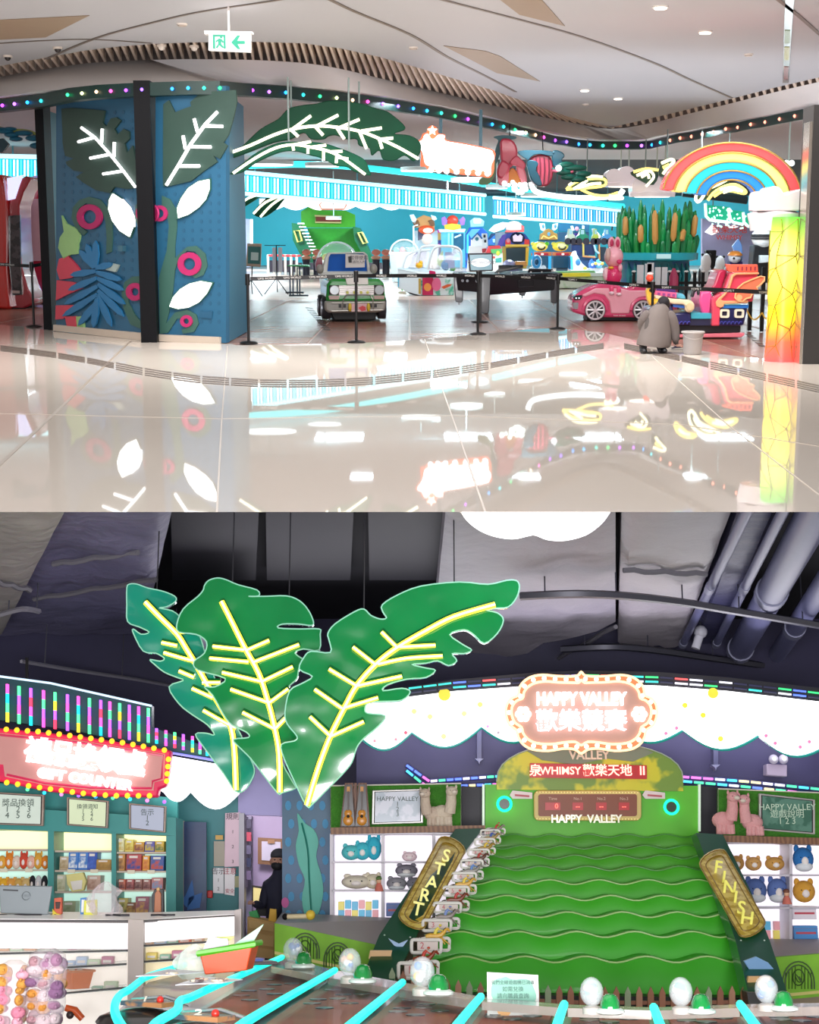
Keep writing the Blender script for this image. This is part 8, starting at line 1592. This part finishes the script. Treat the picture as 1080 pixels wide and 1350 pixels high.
spots=[(x,1254-x*.02,12.3)for x in(5,22,40,60,96,112,128)]+[(x,1274-x*.01,12.35)for x in(92,108,124,142)]+[(x,1306,12.3)for x in(128,146)]+[(x,1246-(x-189)*.05,12.4)for x in(196,212,228,244,262)]+[(x,1266-(x-189)*.05,12.4)for x in(200,218,236,256)]
CN=['peach','pale green','brick red','pale blue','yellow','mauve','sea green'];SHN=['upper shelf of the long counter']*7+['second shelf of the long counter']*4+['third shelf of the long counter']*2+['upper shelf of the short counter by the doorway']*5+['lower shelf of the short counter by the doorway']*4;NB=[SHN[:i].count(SHN[i])+1 for i in range(22)]
for k,(x,y,Y)in enumerate(spots):
 c_i=random.randrange(7)
 with T(L,'small_prize',CN[c_i]+' packet, %s on the %s'%(OW[NB[k]-1],SHN[k]),'prize',loc=L.P(x,y,Y),group='small packaged prizes inside the glass counter')as t:
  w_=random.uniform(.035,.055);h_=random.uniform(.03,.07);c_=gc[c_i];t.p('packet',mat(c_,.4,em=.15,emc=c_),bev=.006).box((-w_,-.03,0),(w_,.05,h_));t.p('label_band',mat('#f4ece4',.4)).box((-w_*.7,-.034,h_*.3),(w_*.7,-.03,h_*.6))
with T(L,'orange_basket','orange mesh basket on the middle glass shelf inside the counter','basket',loc=L.P(99,1303,12.2))as t:
 t.p('basket_body',mat('#e87830',.4,em=.1),bev=.01).lathe([(.0,.0),(.11,.0),(.14,.13),(.13,.13),(.10,.015),(0,.015)],n=4);t.p('rim',mat('#f09050',.4)).tube([(.145*math.cos(k),.145*math.sin(k),.13)for k in[i*math.pi/2 for i in range(4)]],.01,6,closed=True)
 for k in range(5):t.p('packet',mat('#f0d8c0',.4)).ell((-.06+.03*k,0,.10+.02*(k%2)),.03,8,6)
with T(L,'orange_tube','orange rounded case at the bottom of the counter','case',loc=L.P(98,1347,11.9))as t:t.p('case_body',mat('#d85c28',.35)).tube([(-.07,0,.1),(0,0,.08),(.06,0,.02)],[.025,.03,.025],10);t.p('dark_inlay',mat('#3c2c2c',.4)).ell((-.03,-.02,.05),(.03,.02,.03),10,6)
# things on the counter top
S=Stand(L,33,1208,Y=12.4)
with T(L,'laptop','open silver laptop seen from behind on the counter','laptop',loc=S.loc)as t:
 lid=t.p('lid',mat('#868e92',.4,.2),bev=.01);lid.pr(S([(0,1204),(63,1206),(67,1168),(-4,1167)]),0,.015);c_=S([(33,1181)])[0];g=t.p('round_mark',mat('#788084',.3,.5),lid);g.tube([(c_[0]+.032*math.cos(k),-.005,c_[1]+.032*math.sin(k))for k in[i*math.pi/9 for i in range(18)]],.003,5,closed=True);t.p('lettering',mat('#788084',.3,.5),lid).text('DELL',(c_[0],-.004,c_[1]),.024,.001)
 t.p('keyboard_base',mat('#8c9294',.3,.3),bev=.004).box((-.2,.01,0),(.2,.27,.018));t.p('sticker',mat('#3c3c40',.4),lid).pr(S([(2,1172),(22,1173),(22,1175),(2,1174)]),-.002,0)
def item(nm,lb,cat,x,by,parts,Y=12.5):
 S=Stand(L,x,by,Y=Y)
 with T(L,nm,lb,cat,loc=S.loc)as t:
  for n_,c_,pts,y0,y1 in parts:t.p(n_,mat(c_,.4,var=.08),bev=.003).pr(S([tuple(map(float,a.split(',')))for a in pts.split()]),y0,y1)
item('card_reader','orange handset with dark screen on a yellow holder on the counter','device',76,1210,[('body','#c85a3c','70,1184 80,1183 81,1205 71,1206',0,.05),('screen_face','#3c201c','72,1189 79,1189 78,1198 73,1198',-.006,0),('holder','#e0c838','69,1198 75,1204 82,1206 82,1213 70,1213',-.02,.08),('black_pad','#241c20','72,1205 82,1207 81,1212 76,1211',-.03,-.02)])
item('memo_card','small yellow framed card standing on the counter','card',118,1208,[('frame','#d8d840','110,1187 127,1186 128,1207 110,1207',0,.02),('card','#f0eccc','113,1190 124,1190 125,1203 113,1203',-.006,0)])
item('blue_folder','blue folder standing behind the yellow framed card','folder',107,1207,[('folder','#3f80c0','103,1184 112,1183 112,1207 104,1207',.05,.08),('page','#e8ecf0','105,1186 110,1186 110,1203 105,1203',.044,.05)])
item('yellow_packet','crumpled yellow and white packet on the middle bay shelf','bag',99,1176,[('packet','#e8e090','86,1153 108,1150 113,1162 110,1174 95,1176 88,1166',0,.08),('white_area','#f4f0e8','92,1162 108,1160 108,1172 96,1174',-.008,0)],15.3)
item('bottle','brown figure bottle in a dark stand at the end of the shelves','bottle',206,1208,[('stand','#201c20','198,1180 202,1172 213,1172 215,1208 200,1208',.03,.1),('body','#a8643c','203,1178 207,1172 211,1178 212,1202 203,1203',0,.05),('cap','#c8a060','205,1170 209,1170 209,1174 205,1174',0,.04)],13)
for k,(x,w_,lb)in enumerate(((155,16,'black cable bundle lying near the corner of the counter'),(25,30,'dark flat papers in front of the laptop'),(215,16,'small black pen lying on the right part of the counter'))):
 with T(L,['cable','paper','pen'][k],lb,['cable','paper','pen'][k],loc=L.P(x,1209,12.4),solo=True)as t:t.p('x',mat('#2c2a30',.5)).tube([(-.006*w_+.004*w_*j,.03*math.sin(j*2),.012)for j in range(4)],.012,6)
def crumple(b,rx,ry,h):
 from mathutils import noise
 rows=[]
 for i in range(13):
  f=i/12;r_=math.sin(math.pi*min(.97,f*.8+.18))**.6*(1 if f<.7 else 1-(f-.7)*1.2)
  rows.append([(rx*r_*math.cos(k*.3142)*(1+.7*noise.noise(Vector((math.cos(k*.3142)*2,math.sin(k*.3142)*2,f*3)))),ry*r_*math.sin(k*.3142),max(.004,h*f+.12*h*noise.noise(Vector((math.cos(k*.3142)*3,5,f*4)))))for k in range(21)])
 b.sheet(rows)
with T(L,'plastic_bag','crumpled clear plastic bag standing on the counter before the middle bay','bag',loc=L.P(138,1208,12.45),solo=True)as t:
 crumple(t.p('plastic_bag',mat('#e8dce0',.2,alpha=.3,var=0,bump=.5,ns=6,spec=.3)),.12,.07,.27)
# bags of plush at the bottom left
for k,(x,w_,yt,lb,pal)in enumerate(((12,40,1268,'tall clear bag of pink and yellow plush toys at the left edge',['#e08ca4','#d89c48','#e8acbc']),(56,50,1252,'tall clear bag of stacked purple and orange plush toys',['#a87c98','#d08c3c','#d8c4c8','#8c6488','#b88c94']))):
 with T(L,'plush_bag',lb,'bag',loc=L.P(x,1352,9.5))as t:
  S=Stand(L,x,1352,Y=9.5);W=w_/2*S.mx;H=(1352-yt)*S.mz;random.seed(k+5)
  for j in range(6):
   for i in range(3 if k else 2):
    for m_ in range(2):c_=random.choice(pal);g=t.p('plush',mat(c_,.9,var=.2,ns=20,bump=.3));px_=(-.6+i*(.6 if k else 1.2))*W;pz=(j+.5)/6*H*.93;g.ell((px_+random.uniform(-.1,.1)*W,m_*.08,pz+random.uniform(-.02,.02)),(W*random.uniform(.3,.5),.05,H*random.uniform(.06,.11)),10,7);g.ell((px_+W*.14,m_*.08-.045,pz+.01),(W*.1,.015,H*.03),6,5)
  t.p('clear_film',mat('#f4e8ee',.12,alpha=.28,var=0,bump=.6,ns=5)).lathe([(W*.9,0),(W*1.1,H*.3),(W*1.02,H*.5),(W*1.1,H*.75),(W*.95,H*.95),(W*.4,H*1.03)],c=(0,.04,0),n=22,sy=.7)
# ---------------------------------------------------------------- play tables with cyan tubes
TZ=.93
def TG(x,y,z=TZ):return L.G(x,y,z)
TB=[[(197,1400),(160,1352),(151,1330),(157,1313),(170,1305),(184,1294),(196,1287),(243,1272)],[(190,1372),(204,1350),(232,1333),(237,1320),(251,1315),(284,1300),(372,1262)],[(300,1372),(320,1350),(442,1279)],[(430,1380),(464,1350),(531,1295)],[(590,1372),(604,1350),(634,1314)],[(729,1372),(735,1350),(744,1324)],[(879,1372),(870,1350),(862,1328)],[(1012,1372),(995,1350),(976,1324)],[(1150,1372),(1130,1352),(1092,1322)]]
m_cy=glow('#18e8d0',1.25)
TLB=['first','second','third','fourth','fifth','sixth','seventh','eighth','ninth']
tops=[TG(x,y,.8)for x,y in((120,1400),(150,1325),(196,1285),(300,1262),(372,1262),(442,1280),(531,1297),(634,1316),(744,1327),(862,1331),(976,1327),(1100,1324),(1150,1400))]
with T(L,'play_table','long row of dark glossy play tables with red-brown ball lanes under glass','game table')as t:
 t.p('table_body',mat('#1e1a1c',.3,coat=.4)).pr3([p-Vector((0,0,.05))for p in tops],(0,0,-.5))
 for i in range(1,8):
  a,b=TB[i],TB[i+1];q0,q1,q2,q3=a[-1],b[-1],b[0],a[0]
  f=lambda u,v:(lerp(lerp(q0[0],q1[0],u),lerp(q3[0],q2[0],u),v),lerp(lerp(q0[1],q1[1],u),lerp(q3[1],q2[1],u),v))
  z=.80;ln_=t.p('ball_lane',mat('#9c4a30',.6,var=.3,ns=2.5,spec=.15));ln_.pr3([TG(*f(u,v),z)for u,v in((.12,.12),(.9,.12),(.9,1),(.12,1))],(0,0,-.02))
  for m_ in range(8):u,v=(.3,.5,.7)[m_%3],.24+.1*(m_//3)+.04*(m_%2);t.p('hole_ring',mat('#1c1614' if m_%2 else '#4a3a30',.3),ln_).cyl(TG(*f(u,v),z)+Vector((0,0,.001)),TG(*f(u,v),z)+Vector((0,0,.006)),.05,n=12)
  t.p('glass_top',glass('#c0ccd0',.06,.05)).pr3([TG(*f(u,v),.9)for u,v in((.02,.02),(.98,.02),(.98,1),(.02,1))],(0,0,-.006));t.p('end_ledge',mat('#9a9088',.2,coat=.5)).pr3([TG(*f(u,v),.88)for u,v in((.03,.0),(.97,.0),(.96,.1),(.05,.1))],(0,0,-.04))
 for x,y,r_ in((192,1331,.26),(262,1350,.24)):
  c_=TG(x,y,.87);t.p('curved_housing',mat('#221c1a',.3,coat=.4)).ell((c_.x,c_.y,c_.z-.05),(r_*.9,r_*.8,.06),20,8);t.p('control_panel',mat('#a8724a',.35,kind='speckle',ns=9,col2='#3c4c58')).pr3([c_+Vector(v)for v in((-.06,.1,.04),(.16,-.04,.04),(.1,-.16,.04),(-.12,0,.04))],(0,0,-.02))
  t.p('silver_trim',mat('#c0c0c4',.2,.6)).tube([c_+Vector(v)for v in((-.1,.2,.03),(.08,.1,.05),(.22,-.1,.03))],.009,6);t.p('red_button',mat('#c02820',.3)).ell(c_+Vector((.08,-.08,.05)),.018,10,6)
  t.p('lettering',mat('#e8e0d0',.4)).text('1' if x<200 else '2',c_+Vector((0,-.02,.048)),.08,.002,rx=20)
for k,b_ in enumerate(TB[:8]):
 with T(L,'cyan_tube',TLB[k]+' glowing cyan edge tube of the play tables counted from the counter','light tube',solo=True)as t:t.p('cyan_tube',m_cy).tube([TG(x,y,TZ)for x,y in cr(b_,4)],.019,8)
# clear balls and green domes
m_gd=mat('#0a7a34',.1,var=.1,coat=1);m_wb=mat('#d8e4dc',.3)
BD=[((386,1262),(400,1272)),((461,1276),(478,1292)),((557,1296),(578,1308)),((781,1322),(805,1334)),((899,1322),(925,1334)),((1012,1320),(1034,1330))]
DL=['left platform','foot of the start ramp','lowest hurdle','middle of the picket fence','right end of the picket fence','foot of the finish ramp']
for k,((bx,by),(gx,gy))in enumerate(BD):
 c_=L.G(bx,gy+4,.885);s_=1.05 if k<3 else .85
 with T(L,'clear_ball','clear ball with small toys inside, before the '+DL[k],'ball',loc=c_+Vector((0,0,.03)),scale=s_)as t:
  t.p('ball_shell',mat('#eaf2f4',.03,alpha=.3,var=0,coat=1)).ell((0,0,.08),(.062,.062,.075),18,12);random.seed(k)
  for m_ in range(7):cc0=random.choice(['#e8b030','#4878b8','#f0f0f0','#a8b8c0','#d0a890']);t.p('toy',mat(cc0,.4)).ell((random.uniform(-.03,.03),random.uniform(-.03,.03),.05+random.uniform(0,.06)),random.uniform(.015,.024),7,5)
  t.p('base_plate',mat('#b8b0a8',.3)).lathe([(.05,-.03),(.05,0),(.03,.01)],n=16)
 c_=L.G(gx,gy+5,.885)
 with T(L,'dome_button','green dome button on a pale base, before the '+DL[k],'button',loc=c_+Vector((0,0,.03)),scale=s_)as t:
  t.p('dome',m_gd).lathe([(.052,0),(.050,.03),(.036,.062),(.02,.072),(0,.074)],n=10);t.p('base_ring',m_wb).lathe([(.055,-.03),(.075,-.02),(.075,-.008),(.055,.002)],n=20)
# card on a stand
S=Stand(L,678,1358,Y=8.0)
with T(L,'card_stand','white card with mint speech bubble of Chinese text in a clear stand','sign',loc=S.loc)as t:
 t.p('card',mat('#c4c8c2',.5)).pr(S([(643,1281),(711,1285),(712,1350),(643,1350)]),0,.01);t.p('stand_lip',glass('#e8e0d8',.5)).pr(S([(641,1345),(713,1345),(713,1356),(641,1356)]),-.03,.04)
 bb=t.p('speech_bubble',mat('#74ac98',.5));bb.pr(S(cr([(650,1296),(656,1290),(662,1289),(668,1287),(674,1290),(682,1291),(690,1290),(700,1292),(704,1300),(708,1312),(705,1322),(698,1325),(688,1327),(680,1334),(679,1326),(668,1326),(656,1322),(648,1312)],2,True)),-.004,0)
 for y,s_,z_ in((1295,'我們全線遊戲機已消毒',.022),(1304,'如需兌換',.027),(1313,'請向職員查詢',.027)):p=S([(677,y)])[0];t.p('lettering',mat('#2c5c50',.5)).text(s_,(p[0],-.007,p[1]),z_,.001)
 p=S([(698,1338)])[0];t.p('print_line',mat('#b8b0a8',.5)).box((p[0]-.03,-.003,p[1]),(p[0]+.03,0,p[1]+.004));t.p('print_line',mat('#b8b0a8',.5)).box((p[0]-.03,-.003,p[1]-.014),(p[0]+.03,0,p[1]-.01))
 t.p('orange_disc',mat('#e0a048',.5)).pr(S(circ(665,1332,9,9,n=18)),-.006,-.001)
# basket, papers on the first table
S=Stand(L,300,1284,Y=9.0)
with T(L,'basket','orange-red plastic basket with green rim full of papers on the play table','basket',loc=S.loc)as t:
 o=mat('#e2532c',.35);t.p('basket_body',o,bev=.006).add([(-.12,-.07,0),(.11,-.02,.02),(.13,.16,.02),(-.1,.12,0),(-.15,-.08,.11),(.14,-.03,.16),(.16,.18,.16),(-.13,.14,.11)],[(0,3,2,1),(0,1,5,4),(1,2,6,5),(2,3,7,6),(3,0,4,7)])
 t.p('rim',mat('#58b828',.35)).tube([(-.16,-.09,.115),(.15,-.035,.165),(.17,.19,.165),(-.14,.15,.115)],.018,6,closed=True)
 t.p('paper',mat('#a8dcc0',.4)).pr3([(-.02,.1,.13),(.12,.1,.15),(.19,.1,.27),(.1,.1,.21)],(0,.02,0));t.p('paper',mat('#d8d0dc',.4)).pr3([(-.15,.03,.13),(.0,.03,.14),(-.01,.05,.19),(-.12,.05,.2)],(0,.02,0));t.p('paper',mat('#bccc60',.4)).pr3([(-.1,.12,.16),(0,.12,.18),(.02,.12,.2),(-.08,.12,.2)],(0,.01,0))
with T(L,'plastic_bag','thin white plastic bag slumped left of the orange basket','bag',loc=L.P(256,1292,9.1),solo=True)as t:crumple(t.p('plastic_bag',mat('#e8f2e8',.3,alpha=.5,var=0,bump=.5,ns=7)),.1,.07,.2)
for k,(x,y,lb)in enumerate(((218,1287,'white paper sheet with round mark lying left on the play table'),(272,1298,'white sheet of round stickers lying beside the basket'))):
 with T(L,'paper_sheet',lb,'paper',loc=TG(x,y,.955),rot=-20+10*k)as t:
  t.p('sheet',mat('#e4e2ea',.4)).add([(-.13,-.09,0),(.12,-.11,.015),(.13,.2,.01),(-.1,.22,.02),(-.13,-.09,.004),(.12,-.11,.019),(.13,.2,.014),(-.1,.22,.024)],[(3,2,1,0),(4,5,6,7),(0,1,5,4),(1,2,6,5),(2,3,7,6),(3,0,4,7)])
  for(u,v,c_)in(((.06,-.04,'#58508c'),)if k==0 else((-.05,.08,'#a83c30'),(.05,.1,'#6c4c50'),(-.04,-.03,'#503c40'),(.06,0,'#702c38'))):t.p('sticker',mat(c_,.4,kind='speckle',ns=30,col2='#d8c8b0')).cyl((u,v,.016),(u,v,.026),.034,n=14)
with T(L,'table_tray','dark metal tray with scraps beside the basket','tray',loc=TG(330,1272,.95),rot=20)as t:t.p('tray_body',mat('#50484c',.4),bev=.005).box((-.16,-.05,0),(.16,.12,.02));t.p('orange_bit',mat('#e06030',.4)).ell((-.08,-.03,.03),.015,8,5);t.p('blue_bit',mat('#4c60a8',.4)).box((.02,0,.02),(.08,.04,.035))
